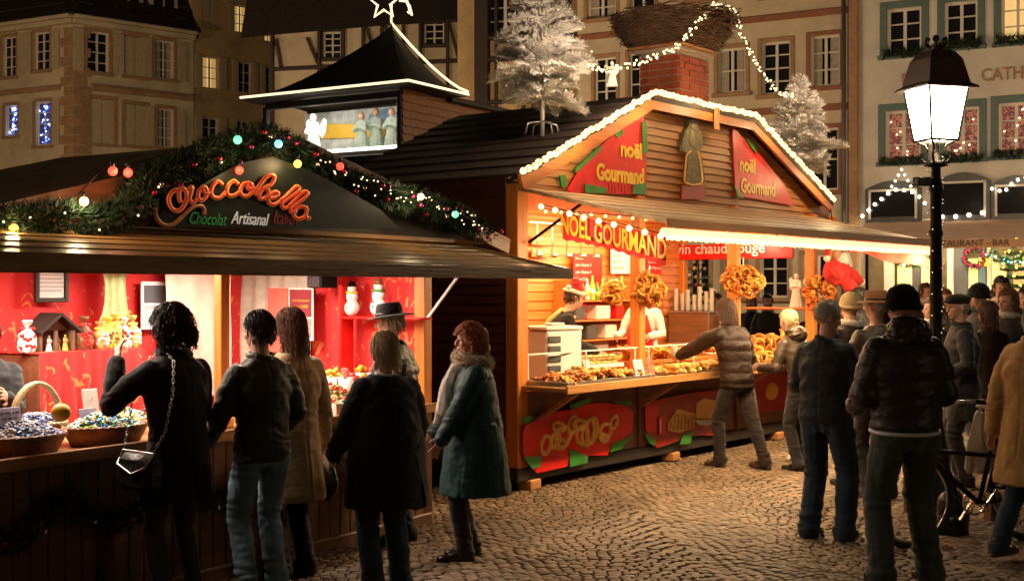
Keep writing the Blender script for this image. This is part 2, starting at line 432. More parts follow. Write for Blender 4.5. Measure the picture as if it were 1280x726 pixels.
def person(label, px, Y, H=1.72, face=0., cat='person', group=None, lean=.04, head=(0., 0.), build=1., wide=1.,
           top='jacket', topm=None, hem=.78, legm=None, skirt=False, hair='short', hairm=None, hat=None, collar=None,
           hands=(None, None), feet=((.10, 0), (-.10, 0)), shoem=None, near=True, seed=1, extra=None, fl=1., grip=.5, flare=1., z0=0., X=None, glasses=False, elbow=(.40, -.7, -1)):
    rnd = random.Random(seed); s = H/1.75
    root_loc = (gx(px, Y) if X is None else X, Y, z0)
    hipz = .93
    RL = Matrix.Rotation(-lean, 3, 'X')
    def U(p):  # upper body transform (lean grows above the hip)
        p = V(p); k = max(0., min(1., (p.z-.85)/.3)); r = Matrix.Rotation(-lean*k, 3, 'X')
        return V((0, 0, hipz))+r @ (p-V((0, 0, hipz)))
    w = build
    # ---- joints
    sh = {q: U((q*.185*wide, -.005, 1.415)) for q in (1, -1)}
    wr, el = {}, {}
    for q, h in ((1, hands[0]), (-1, hands[1])):
        tgt = V(h) if h else U((q*(.235+.04*w)*wide, .05, .84))
        e, t = ik(sh[q], tgt, .295, .255, (q*elbow[0], elbow[1], elbow[2])); el[q], wr[q] = e, t
    hp = {q: V((q*.092, 0, .91)) for q in (1, -1)}
    kn, an = {}, {}
    for q, f in ((1, feet[0]), (-1, feet[1])):
        fz = f[2] if len(f) > 2 else 0
        k, t = ik(hp[q], (f[0], f[1]-.03, .085+fz), .435, .42, (q*.08, 1, 0)); kn[q], an[q] = k, t
    hc = U((0, .02, 1.635))
    HM = Matrix.Translation(hc) @ Matrix.Rotation(head[0], 4, 'Z') @ Matrix.Rotation(-head[1]-lean*.4, 4, 'X')
    # ---- body
    b = MB()
    b.loft([(U((0, 0, .84)), .09, .06), (U((0, 0, .92)), .14, .085), (U((0, 0, 1.06)), .11, .075), (U((0, 0, 1.27)), .13, .09), (U((0, -.005, 1.38)), .13, .07), (U((0, -.005, 1.44)), .08, .055), (U((0, .0, 1.49)), .058, .058)])
    b.limb([U((0, -.005, 1.43)), hc+V((0, -.01, -.05))], [.058, .055])
    for q in (1, -1):
        s0 = sh[q]+V((-q*.025, 0, -.045)); b.limb([s0, s0.lerp(el[q], .5), el[q], el[q].lerp(wr[q], .35), wr[q]], [.038, .036, .032, .032, .025])
        b.limb([hp[q], hp[q].lerp(kn[q], .5), kn[q], kn[q].lerp(an[q], .35), an[q]], [.078, .066, .050, .050, .034] if not skirt else [.08, .07, .052, .054, .036])
        b.ball(an[q]+V((0, .05, -.045)), (.032, .085, .028))
    b.X = HM
    b.ball((0, -.012, .022), (.074, .094, .094), 20, 14); b.ball((0, .030, -.045), (.054, .056, .070), 16, 12)
    b.ball((0, .062, -.092), (.020, .018, .018)); b.ball((0, .062, .028), (.050, .026, .016))
    b.ball((.034, .058, -.028), (.024, .022, .026)); b.ball((-.034, .058, -.028), (.024, .022, .026))
    b.tube([(0, .082, .012), (0, .101, -.022), (0, .098, -.036)], [.009, .013, .011], 8); b.ball((0, .102, -.033), (.014, .011, .010))
    b.ball((0, .082, -.062), (.022, .012, .009)); b.ball((0, .080, -.074), (.018, .011, .008))
    for q in (1, -1): b.ball((q*.077, -.012, -.008), (.009, .017, .031)); b.ball((q*.031, .070, .006), (.015, .013, .011))
    b.X = Matrix.Identity(4)
    for q in (1, -1):   # hands
        d = (wr[q]-el[q]).normalized(); side = V((-q, 0, 0)) if abs(d.x) < .8 else V((0, 0, 1))
        # palm faces inward; fingers fan out in the plane spanned by d and f
        nrm = (side-d*side.dot(d)).normalized(); f = nrm.cross(d)*q
        if f.y < 0 and abs(d.y) < .7: f = -f
        pc = wr[q]+d*.048; rm = Matrix((f, nrm, d)).transposed()
        b.ball(pc, (.039, .015, .052), 12, 8, rm); b.limb([wr[q], wr[q]+d*.03], [.026, .025])
        for i in range(4):
            u = (i-1.5); o = pc+d*.040+f*(u*.0195); L = (.070, .080, .076, .060)[i]
            c1 = (d+f*u*.10).normalized(); p1 = o+c1*L*.42; c2 = (c1+nrm*grip).normalized(); p2 = p1+c2*L*.33; c3 = (c2+nrm*grip*1.2).normalized(); p3 = p2+c3*L*.28
            b.tube([o, p1, p2, p3, p3+c3*.004], [.0088, .0085, .0078, .0068, .003], 8)
        o = pc-d*.022+f*.034; c1 = (d*.8+f*.75+nrm*.25).normalized(); p1 = o+c1*.034; c2 = (d+f*.2+nrm*.5*grip).normalized(); p2 = p1+c2*.028
        b.tube([o, p1, p2, p2+c2*.005], [.012, .011, .009, .004], 8)
    me = remesh(b, .0058 if near else .011, 3, .5)
    setm(me, m_skin, m_eye, m_lip)
    inv = HM.inverted(); mi = []
    for p in me.polygons:
        c = inv @ p.center; k = 0
        if c.y > .062:
            if (abs(abs(c.x)-.031) < .011 and abs(c.z-.004) < .0048): k = 1
            elif abs(c.x) < .024 and -.080 < c.z < -.056 and c.y > .084: k = 2
        mi.append(k)
    me.polygons.foreach_set('material_index', mi); smooth(me)
    root = link('person', me, None, root_loc, R(face)); root.scale = (s, s, s); tag(root, label, cat, group)
    # ---- legs
    if not skirt:
        t = MB(); g = 1.0*fl
        t.loft([(U((0, 0, .80)), .12*w, .085*w), (U((0, -.012, .88)), .168*w, .122*w), (U((0, -.005, .97)), .158*w, .115*w), (U((0, 0, 1.05)), .142*w, .10*w)])
        for q in (1, -1):
            A = an[q]+V((0, .005, -.02)); kq = kn[q]
            t.limb([hp[q]+V((0, -.01, -.02)), hp[q].lerp(kq, .45), kq, kq.lerp(A, .5), A], [.100*w, .090*w, .072*g, .068*g, .066*g])
        me = remesh(t, .009 if near else .016, 3)
        ank = (an[1].z+an[-1].z)/2
        def f(p, n):
            k1 = math.exp(-((p.z-.50)/.10)**2); k2 = math.exp(-((p.z-.14)/.12)**2); k3 = math.exp(-((p.z-.80)/.08)**2)
            a = .004+.006*k1+.009*k2+.007*k3
            q = abs(nz(p, 7, 20, seed))*2-.5
            r = a*q+.005*nz(p, 14, 5, seed)
            if p.y < -.02 and p.z > .66:
                if abs(abs(p.x)-.085) < .055 and .76 < p.z < .885: r += .0045
                r -= .010*math.exp(-(p.x/.014)**2)*(1 if p.z < .96 else .3)
            if abs(p.y) < .03 and abs(p.x) > .12: r -= .003*math.exp(-(p.y/.008)**2)
            if p.z < ank+.03: r += .006
            return r
        displace(me, f); setm(me, legm or m_trous); part('trousers', me, None, root, 1)
    else:
        t = MB()
        for q in (1, -1):
            kq = kn[q]; A = an[q]
            t.limb([hp[q], hp[q].lerp(kq, .5), kq, kq.lerp(A, .35), A, A+V((0, .03, -.04))], [.088, .076, .058, .060, .042, .042])
        me = remesh(t, .010, 3); setm(me, m_stocking); part('tights', me, None, root, 1)
    # ---- shoes
    for q in (1, -1):
        t = MB(); A = an[q].copy(); z = A.z-.085
        t.ball((0, -.045, z+.042), (.040, .052, .048)); t.ball((0, .03, z+.042), (.043, .095, .046)); t.ball((0, .125, z+.032), (.046, .070, .034))
        t.limb([(0, -.02, z+.06), (0, -.02, z+.11)], [.044, .044]); t.loft([((0, .05, z+.004), .044, .155), ((0, .05, z+.016), .046, .158)])
        me = remesh(t, .008, 2)
        for v in me.vertices:
            v.co.z = max(v.co.z, z+.002); v.co.x += A.x; v.co.y += A.y+.03
        setm(me, shoem or m_shoe); part('shoe', me, None, root, 1)
    # ---- upper garment
    pad = {'jacket': .016, 'puffer': .034, 'coat': .024, 'cape': .03, 'shirt': .004, 'wool': .022, 'leather': .018}[top]
    t = MB(); P = pad
    secs = []
    rows = [(.84, .162, .118), (.92, .168, .122), (1.06, .150, .108), (1.16, .158, .118), (1.27, .178, .130), (1.36, .182, .114), (1.415, .150, .090), (1.45, .105, .078), (1.475, .075, .070)]
    if hem < .84:
        n = 7; base = rows[1]
        for i in range(n):
            z = hem+(.90-hem)*i/n; k = (.90-z)*(.16 if top in ('coat', 'wool') else .14 if top == 'cape' else .03)*flare+(.055 if top == 'cape' else 0)
            secs.append((V((0, -.01, z)) if z < .85 else U((0, -.005, z)), base[1]*w+P+k, base[2]*w+P+k*1.05))
    for z, rx, ry in rows:
        if z < max(hem, .84) or (hem < .84 and z < .90): continue
        ww = w if z < 1.3 else (w+1)/2
        if z < 1.34 and top == 'cape': rx = .168+(1.34-z)*.125; ry = .118+(1.34-z)*.125
        secs.append((U((0, -.008, z)), rx*ww*(wide if z > 1.2 else 1)+P, ry*ww+P*.9))
    if hem >= .84: secs.insert(0, (U((0, -.005, hem)), rows[0][1]*w+P*.8, rows[0][2]*w+P*.8))
    t.loft(secs, 28)
    for q in (1, -1):
        a = sh[q]+V((-q*.012, 0, -.01)); e = el[q]; h = wr[q]; dd = (h-e).normalized()
        ra = .058*((w+1)/2)+P*.9
        t.limb([a+V((-q*.012, 0, -.034)), a.lerp(e, .5), e, e.lerp(h, .5), h+dd*.005], [ra*1.02, ra*.95, ra*.90, ra*.80, ra*.68])
    me = remesh(t, .0085 if near else .015, 4)
    def f(p, n):
        arm = abs(p.x) > .2*w+P or (abs(p.y) > .2)
        if top == 'puffer':
            d = .016*(1-abs(math.sin((p.z+.012*nz(p, 6, 6, seed))*math.pi/.105))**.35*-1)-.030
            q = abs(math.sin((p.z-.02+.010*nz(p, 8, 3, seed))*math.pi/.108))**.45
            return (.011*q-.007)*(.7+.6*nz(p, 5, 5, seed+9))+.007*nz(p, 9, 16, seed)+.003*nz(p, 24, 24, seed)
        sk = max(0., min(1., (1.0-p.z)/.3)) if hem < .8 and not arm else 0.
        amp = .006 if top in ('jacket', 'leather') else .005
        q = abs(nz(p, 6, 12, seed))*2-.45
        r = amp*q*(1-sk)+.003*nz(p, 20, 20, seed)+.006*nz(p, 4, 7, seed+5)*(1-sk)
        if sk: r += sk*(.017 if top != 'cape' else .026)*nz(p, 13, 1.6, seed)
        e_ = min((p-el[1]).length, (p-el[-1]).length)
        r += .004*math.exp(-(e_/.09)**2)*math.sin(p.z*120+8*nz(p, 8, 8, seed))
        if not arm and p.y < 0 and near:
            r -= .0045*math.exp(-(p.x/.007)**2)*(3. if sk > .3 else 1.)
            r -= .0040*math.exp(-((p.z-1.345-.02*abs(p.x))/.008)**2)
            if abs(p.z-hem-.05) < .02: r += .003
            r += .006*math.sin((abs(p.x)*.9+p.z)*42+3*nz(p, 5, 5, seed))*math.exp(-((abs(p.x)-.14)/.05)**2)*(p.z > 1.1)
        zw = 1.02
        r += .004*math.exp(-((p.z-zw)/.07)**2)*math.sin(p.z*110+14*nz(p, 5, 7, seed)) if not sk else 0
        return r
    displace(me, f); setm(me, topm); nm = {'jacket': 'jacket', 'puffer': 'puffer_jacket', 'coat': 'coat', 'cape': 'coat', 'shirt': 'shirt', 'wool': 'coat', 'leather': 'jacket'}[top]
    part(nm, me, None, root, 1)
    # ---- collar / scarf / hood
    nb = U((0, -.004, 1.485))
    def ring(r, rad, z=0., tilt=.25, m=None, name='collar', fur=False, sy=1.15):
        t = MB(); rot = Matrix.Rotation(tilt-lean, 3, 'X'); pts = []
        for k in range(28):
            a = 2*math.pi*k/28; pts.append(nb+V((0, 0, z))+rot @ V((r*math.cos(a), r*sy*math.sin(a), .012*math.sin(a*2))))
        t.tube(pts, rad, 12, closed=True); me = remesh(t, .008, 2)
        displace(me, lambda p, n: .008*nz(p, 28, 28, seed)+(.01*nz(p, 70, 70, 1) if fur else 0))
        setm(me, m or topm); o = part(name, me, None, root, 1)
        if fur:
            t = MB()
            for k in range(1500):
                v = rnd.choice(me.vertices); L = rnd.uniform(.018, .038); d = (v.normal+V((rnd.uniform(-.6, .6), rnd.uniform(-.6, .6), rnd.uniform(-.8, .2)))).normalized()
                t.tube([v.co, v.co+d*L*.6, v.co+d*L+V((0, 0, -.006))], [.0022, .0015, .0004], 3, cap=False)
            part('fur_trim', t, m, o, 1)
        return o
    if collar == 'stand': ring(.070, .020, .0)
    elif collar == 'fur': ring(.092, .044, .0, tilt=.30, m=m_fur, name='fur_collar', fur=True)
    elif collar == 'hood':
        t = MB(); t.ball(nb+V((0, -.075, .0)), (.135, .09, .10)); t.ball(nb+V((0, -.02, .03)), (.115, .105, .07)); me = remesh(t, .009, 3)
        displace(me, lambda p, n: .014*(abs(nz(p, 14, 26, seed))*2-.4)); setm(me, topm); part('hood', me, None, root, 1)
    elif collar == 'scarf': ring(.075, .032, .012, m=m_scarf, name='scarf')
    elif collar == 'roll': ring(.075, .030, .008, m=topm)
    elif collar == 'white': ring(.064, .014, -.004, m=m_white)
    # ---- hair
    if hair:
        hm = hairm or m_brownhair; t = MB(); t.X = HM
        c0 = V((0, -.014, .026)); long_ = hair in ('bob', 'long', 'curly', 'wavy')
        rx, ry, rz = (.080, .099, .097) if hair in ('short', 'crop', 'bald') else (.086, .105, .103)
        if hair == 'curlybun': rx, ry, rz = .088, .108, .104; long_ = True
        if hair == 'crop': rx, ry, rz = .077, .097, .094
        cap = MB(); N_, M_ = 36, 26; G = {}
        def inface(p):  # p relative to head centre
            if hair == 'bald' and p.z > .045: return True
            return (p.y > .040 and p.z < .058) or (p.y > .012 and p.z < -.004) or (p.z < (-.055 if not long_ else -.2) and p.y > -.20 and p.y > (-.03 if not long_ else .5)) or p.z < (-.062 if not long_ else -.3)
        for j in range(M_+1):
            for k in range(N_):
                bb = math.pi*j/M_; a = 2*math.pi*k/N_
                p = c0+V((rx*math.sin(bb)*math.cos(a), ry*math.sin(bb)*math.sin(a), rz*math.cos(bb)))
                if long_ and p.z < .0:   # hang down instead of closing under
                    d = (p-c0).z; q = V((math.cos(a)*rx, math.sin(a)*ry, 0)); ln = {'bob': .80, 'wavy': 1.1, 'curly': 1.15, 'long': 1.9, 'curlybun': .75}[hair]
                    kk = (bb/math.pi-.5)*2; p = c0+V((q.x*(1.02-.12*kk*kk), q.y*(1.0-.12*kk*kk)-.012*kk, -kk*.125*ln-.01))
                u = p*1.; u2 = .006*noise.noise(p*30+V((seed, 0, 0)))+.004*noise.noise(p*70)
                p = p+(p-c0).normalized()*u2; G[j, k] = (cap.av(p), inface(p))
        for j in range(M_):
            for k in range(N_):
                q = [G[j, k], G[j, (k+1) % N_], G[j+1, (k+1) % N_], G[j+1, k]]
                if any(x[1] for x in q): continue
                cap.af(*[x[0] for x in q][::-1])
        me0 = cap.mesh('hair', hm); pv = [p.center.copy() for p in me0.polygons]; pn = [p.normal.copy() for p in me0.polygons]
        n_s = {'crop': 300, 'bald': 200, 'short': 700, 'bob': 1300, 'wavy': 1500, 'curly': 2200, 'curlybun': 2400, 'long': 1300}[hair]
        if not near: n_s //= 4
        ft = 1. if near else 1.8
        for i in range(n_s):
            if not pv: break
            k = rnd.randrange(len(pv)); p = pv[k]+V((rnd.uniform(-1, 1), rnd.uniform(-1, 1), rnd.uniform(-1, 1)))*.006; n = (p-c0).normalized()
            if hair in ('curly', 'curlybun'):
                L = rnd.uniform(.05, .085) if hair == 'curly' else rnd.uniform(.05, .10); ph = rnd.uniform(0, 6); pts = []; a1 = n.orthogonal().normalized(); a2 = n.cross(a1)
                for j in range(9):
                    u = j/8; q = p+n*(L*.45*u)+V((0, 0, -L*.5*u*u)); w_ = .013*min(1, u*3)
                    pts.append(q+a1*math.cos(ph+u*9)*w_+a2*math.sin(ph+u*9)*w_)
                t.tube(pts, [.0027*ft]*8+[.0008], 3, cap=False)
            else:
                L = {'crop': .018, 'bald': .015, 'short': .055, 'bob': .075, 'wavy': .10, 'long': .2}[hair]*rnd.uniform(.6, 1.15)
                d = (n*.45+V((rnd.uniform(-.45, .45), rnd.uniform(-.4, .15), -.9))).normalized() if n.z < .7 else (V((n.x, n.y, 0))*1.2+V((rnd.uniform(-.4, .4), rnd.uniform(-.4, .4), .1))).normalized()
                pts = [p]; q = p.copy(); ph = rnd.uniform(0, 6)
                for j in range(5):
                    q = q+d*L/5; d = (d+V((0, 0, -.35))).normalized()
                    e = V(((q.x-c0.x)/rx, (q.y-c0.y)/ry, (q.z-c0.z)/rz))
                    lim = rnd.uniform(1.03, 1.13)
                    if e.length < 1.03 or (q.z > c0.z-.02 and e.length > lim): q = c0+(q-c0)*(lim/max(e.length, .2))
                    elif q.z <= c0.z-.02:
                        h2 = math.hypot(e.x, e.y)
                        if h2 > 1.12: q.x = c0.x+(q.x-c0.x)*1.12/h2; q.y = c0.y+(q.y-c0.y)*1.12/h2
                    w_ = .006 if hair == 'wavy' else .0
                    pts.append(q+V((math.cos(ph+j*1.6), math.sin(ph+j*1.6), 0))*w_)
                if any(x.y > .055 and x.z < .03 for x in pts): continue
                t.tube(pts, [.0020*ft, .0026*ft, .0026*ft, .0024*ft, .0018*ft, .0006], 3, cap=False)
        # join cap and strands
        base = len(t.v)
        for v in cap.v: t.v.append(tuple(HM @ V(v)))
        for q in cap.f: t.f.append(tuple(i+base for i in q)); t.m.append(0)
        part('hair', t, hm, root, 1)
    # ---- hats
    if hat:
        kind, hm = hat; t = MB(); t.X = HM
        if kind == 'brim':
            t.lathe([(.070, .118), (.078, .112), (.088, .085), (.093, .030), (.095, .018), (.165, .008), (.170, .012), (.166, .016), (.090, .028), (.01, .05)], 32, (0, -.012, .02), sy=1.12)
            me = remesh(t, .007, 2); displace(me, lambda p, n: .004*nz(p, 9, 9, seed)); setm(me, hm); o = part('hat', me, None, root, 1)
            t2 = MB(); t2.X = HM; t2.lathe([(.0965, .022), (.0965, .048)], 32, (0, -.012, .02), sy=1.12); part('hat_band', t2, m_black, o, 1)
        elif kind == 'beanie':
            t.ball((0, -.014, .035), (.093, .112, .108), 24, 16); t.tube([(.090*math.cos(a), -.014+.108*math.sin(a), .005+.012*math.sin(a)) for a in [2*math.pi*k/24 for k in range(24)]], .015, 8, closed=True)
            me = remesh(t, .008, 2)
            inv2 = HM.inverted()
            for v in me.vertices:
                q = inv2 @ v.co
                if q.z < -.02: q.z = -.02-(q.z+.02)*.1; v.co = HM @ q
            displace(me, lambda p, n: .0035*math.sin(math.atan2((inv2 @ p).y+.014, (inv2 @ p).x)*46)+.004*nz(p, 20, 20)); setm(me, hm); part('beanie', me, None, root, 1)
        elif kind == 'cap':
            t.ball((0, -.008, .075), (.095, .120, .048), 24, 12); t.ball((0, .095, .052), (.065, .050, .012), 16, 8); t.lathe([(.084, .03), (.088, .07)], 24, (0, -.012, 0), sy=1.2)
            me = remesh(t, .007, 3); displace(me, lambda p, n: .004*nz(p, 14, 14)); setm(me, hm); part('flat_cap', me, None, root, 1)
        elif kind == 'santa':
            t.tube([(0, -.01, .05), (0, -.02, .12), (.04, -.05, .17), (.11, -.09, .16), (.16, -.12, .10)], [.088, .066, .045, .03, .012], 16)
            me = remesh(t, .008, 3); setm(me, m_redcloth); o = part('pointed_hat', me, None, root, 1)
            t2 = MB(); t2.X = HM; t2.tube([(.088*math.cos(a), -.012+.106*math.sin(a), .055) for a in [2*math.pi*k/24 for k in range(24)]], .024, 10, closed=True); t2.ball((.165, -.125, .08), .028)
            me = remesh(t2, .008, 1); displace(me, lambda p, n: .006*nz(p, 60, 60)); setm(me, m_white); part('hat_trim', me, None, o, 1)
    if glasses:
        t = MB(); t.X = HM
        for q in (1, -1):
            t.tube([(q*.033+.021*math.cos(a), .094, .004+.015*math.sin(a)) for a in [2*math.pi*k/14 for k in range(14)]], .0018, 5, closed=True)
            t.tube([(q*.054, .092, .008), (q*.078, .03, .006), (q*.080, -.02, .0)], .0018, 5)
        t.tube([(-.012, .095, .008), (.012, .095, .008)], .0018, 5); part('glasses', t, m_black, root, 1)
    if extra: extra(root, dict(U=U, wr=wr, el=el, HM=HM, nb=nb, sh=sh, rnd=rnd))
    return root, dict(U=U, wr=wr, el=el, sh=sh, s=s)
def wpos(root, p):  # person-local point to world
    return V(root.location)+Matrix.Rotation(root.rotation_euler.z, 3, 'Z') @ (V(p)*root.scale.x)
# ---------------------------------------------------------------- ground
def build_ground():
    g = MB(); g.quad((-160, -30, -.004), (160, -30, -.004), (160, 260, -.004), (-160, 260, -.004))
    struct('ground', g, m_ground)
    j = MB(); j.quad((-3.2, 6.2, .0), (7.6, 6.2, .0), (7.6, 19, .0), (-3.2, 19, .0)); struct('paving_bed', j, m_joint)
    rnd = random.Random(3); vs, fs, cols = [], [], []
    W, P, hh = 1.7, .070, .50
    def inside(x, y):
        if not (-3.1 < x < 7.5 and 6.9 < y < 18.6): return False
        if abs(x) > y*.43+.5: return False
        a = V((x, y, 0))-F2.o; lx, ly = a.dot(F2.x), a.dot(F2.y)
        if -.2 < lx < 6.9 and ly > .35: return False
        return True
    cs, sn = math.cos(.12), math.sin(.12)
    for k in range(-5, 7):
        cx = k*W+.45
        for r in range(-14, 210):
            v0 = 5.6+r*P; u = -W/2+rnd.uniform(-.03, .0); 
            while u < W/2-.02:
                du = rnd.uniform(.066, .094); du = min(du, W/2-u+.01) if W/2-u-du > .04 else W/2-u
                t = (u+du/2)/(W/2); sl = -2*hh*t/(W/2)
                L = du/2-.0045; H = P/2/math.sqrt(1+sl*sl*.35)-.0032
                v = v0+hh*(1-t*t); x = cx+u+du/2; y = v
                X, Yy = x*cs-y*sn+1.0, x*sn+y*cs
                u += du
                if not inside(X, Yy): continue
                a = math.atan(sl)*.9+.12+rnd.uniform(-.07, .07); ca, sa = math.cos(a), math.sin(a)
                L = L*math.sqrt(1+sl*sl*.3); z = .014+rnd.uniform(-.003, .003); tx, ty = rnd.uniform(-.04, .04), rnd.uniform(-.04, .04)
                b = len(vs)
                for (f, zz) in ((1., 0.), (.97, z-.005), (.74, z)):
                    for (p, q) in ((-1, -1), (1, -1), (1, 1), (-1, 1)):
                        lx = p*L*f*rnd.uniform(.92, 1.06); ly = q*H*f*rnd.uniform(.92, 1.06)
                        vs.append((X+lx*ca-ly*sa, Yy+lx*sa+ly*ca, zz+(lx*tx+ly*ty if zz else 0)))
                for o in (0, 4):
                    for i in range(4): fs.append((b+o+i, b+o+(i+1) % 4, b+o+4+(i+1) % 4, b+o+4+i))
                fs.append((b+8, b+9, b+10, b+11))
                c = rnd.uniform(.62, 1.3); w = rnd.uniform(-.06, .06)
                cols.extend([c+w, c, c-w, 1.]*12)
    me = bpy.data.meshes.new('cobblestones'); me.from_pydata(vs, [], fs); me.materials.append(m_cobble)
    ca = me.color_attributes.new('tone', 'FLOAT_COLOR', 'POINT'); ca.data.foreach_set('color', cols)
    smooth(me, 50); o = link('cobblestones', me); o['kind'] = 'structure'
build_ground()

# ---------------------------------------------------------------- foliage helpers
def needles(mb, p, axis, n, L, spread, rnd, w=.0035, out=1.):
    axis = V(axis).normalized(); u = axis.orthogonal().normalized(); v = axis.cross(u)
    for i in range(n):
        a = rnd.uniform(0, 6.283); d = (axis*spread+(u*math.cos(a)+v*math.sin(a))*out).normalized(); l = L*rnd.uniform(.6, 1.25)
        s = d.orthogonal().normalized()*w; c = d.cross(s); s = s*math.cos(a)+c*math.sin(a)*1.
        q = V(p)
        mb.af(mb.av(q-s), mb.av(q+s), mb.av(q+d*l))
def garland_mb(pts, rad, dens, rnd, L=.055, w=.0035, lump=.3):
    mb = MB(); pts = [V(p) for p in pts]
    for a, b in zip(pts, pts[1:]):
        d = b-a; n = max(1, int(d.length*dens)); t = d.normalized(); u = t.orthogonal().normalized(); v = t.cross(u)
        for i in range(n):
            q = a.lerp(b, rnd.random()); k = 1+lump*noise.noise(q*7); r = rad*math.sqrt(rnd.random())*k; an = rnd.uniform(0, 6.283)
            o = u*math.cos(an)+v*math.sin(an); q = q+o*r; dd = (o+t*rnd.uniform(-1, 1)+V((rnd.uniform(-.5, .5),)*3)).normalized()
            needles(mb, q, dd, 7, L, 1.2, rnd, w, .7)
    return mb
def catenary(a, b, sag, n=14):
    a, b = V(a), V(b); return [a.lerp(b, k/n)-V((0, 0, sag*4*(k/n)*(1-k/n))) for k in range(n+1)]
def resample(pts, n):
    pts = [V(p) for p in pts]; d = [0]
    for a, b in zip(pts, pts[1:]): d.append(d[-1]+(b-a).length)
    out = []
    for k in range(n):
        s = d[-1]*k/max(1, n-1); i = 0
        while i < len(d)-2 and d[i+1] < s: i += 1
        out.append(pts[i].lerp(pts[i+1], (s-d[i])/max(1e-9, d[i+1]-d[i])))
    return out
_bulb = {}
def bulb_mesh(r, mat):
    k = (round(r, 4), mat.name)
    if k not in _bulb:
        mb = MB(); mb.ball((0, 0, 0), r, 8, 6); me = mb.mesh('bulb', mat); smooth(me); _bulb[k] = me
    return _bulb[k]
def bulbs(parent, pts, r, mats, jit=0., rnd=random, name='bulb', off=(0, 0, 0)):
    mats = mats if isinstance(mats, (list, tuple)) else [mats]
    for i, p in enumerate(pts):
        o = link(name, bulb_mesh(r, mats[i % len(mats)]), parent, V(p)+V(off)+V((rnd.uniform(-1, 1), rnd.uniform(-1, 1), rnd.uniform(-1, 1)))*jit)
def string_lights(label, cat, pts, n, r, mats, group=None, jit=0., cable=.004, off=(0, 0, -.02), rnd=random, cabm=None):
    c = V(pts[0]); t = thing('string_lights', label, cat, c, 0, group)
    loc = [V(p)-c for p in pts]; mb = MB(); mb.tube(loc, cable, 5); part('cable', mb, cabm or m_black, t, 1)
    bulbs(t, resample(loc, n), r, mats, jit, rnd, off=off)
    return t
def conifer(root, H, Rr, rnd, m, trunkm, z0=.0, levels=13, per=9, nn=10, L=.05, w=.004, lights=0, airy=False):
    tr = MB(); tr.tube([(0, 0, 0), (0, 0, H*.97)], [.022, .006], 8); part('trunk', tr, trunkm, root, 1)
    mb = MB(); tips = []
    for l in range(levels):
        f = l/(levels-1); z = z0+(H-z0)*f; r = (Rr*(1-f)**.85+.03)*(1 if not airy else min(1, .62+f*3)); k = max(4, int(per*(1-f*.45)))
        for i in range(k):
            a = 6.283*(i+rnd.random()*.7)/k+l*.7; rr = r*(rnd.uniform(.75, 1.12) if not airy else rnd.uniform(.55, 1.2)); up = .12+f*.8+(rnd.uniform(.05, .5) if airy else 0); z = z0+(H-z0)*min(1, max(0, f+(rnd.uniform(-.045, .045) if airy else 0)))
            d = V((math.cos(a), math.sin(a), up-.15)).normalized(); p0 = V((0, 0, z)); ns = max(3, int(rr/.035))
            for j in range(ns):
                q = p0+d*rr*(j+1)/ns+V((0, 0, (-.10 if not airy else -.25)*rr*((j+1)/ns)**2))
                needles(mb, q, d, nn, L, .9, rnd, w, .9)
                if j > 1:
                    for s in (1, -1):
                        e = (d+V((-d.y, d.x, 0))*s*.9).normalized(); q2 = q
                        for jj in range(int((ns-j)*.6)+1):
                            q2 = q2+e*.035; needles(mb, q2, e, int(nn*.7), L*.85, .9, rnd, w, .9)
            tips.append(p0+d*rr)
    part('crown', mb, m, root)
    if lights: bulbs(root, rnd.sample(tips, min(lights, len(tips))), .008, m_bulbc, .02, rnd)
    return tips
# ---------------------------------------------------------------- red "noël gourmand" stall
def Z2(x):  # gable top line
    return 2.85+(x+.0)*.43 if x < 2.34 else 3.856 if x < 4.5 else 3.856-(x-4.5)*.44
TOP = [F2.hit(u, v, -.10) for u, v in ((654, 221), (817, 123), (944, 147), (1042, 254))]
(Ax, Az), (Bx, Bz), (Cx, Cz), (Dx, Dz) = TOP; Cz = Bz = (Bz+Cz)/2; TOP = [(Ax, Az), (Bx, Bz), (Cx, Cz), (Dx, Dz)]
S_L, S_R = (Bz-Az)/(Bx-Ax), (Cz-Dz)/(Dx-Cx)
print('TOP', TOP)
def siding(mb, xa, xb, z0, z1, pitch, y=0., ax='x'):
    z = z0
    while z < z1-.01:
        zt = min(z+pitch, z1); a0, b0, a1, b1 = xa(z), xb(z), xa(zt), xb(zt)
        if b1-a1 > .02 or b0-a0 > .02:
            def P(u, o, zz): return (u, y-o, zz) if ax == 'x' else (y-o, u, zz)
            i = [mb.av(P(a0, .030, z)), mb.av(P(b0, .030, z)), mb.av(P(b1, .010, zt)), mb.av(P(a1, .010, zt)), mb.av(P(a0, 0, z)), mb.av(P(b0, 0, z))]
            mb.af(i[0], i[1], i[2], i[3]); mb.af(i[4], i[5], i[1], i[0])
        z = zt
    return mb
def px_poly(fr, y, pts, sx, ox, oy):
    return [fr.hit(ox+a/sx, oy+b/sx, y) for a, b in pts]
S2 = thing('market_stall', 'wooden snack stall with red painted panels, long lifted flap and glowing bulbs along its gable', 'market stall', F2.w(0, 0), F2.a)
def F2L(v, d): return (v[0], v[1]+d, v[2])
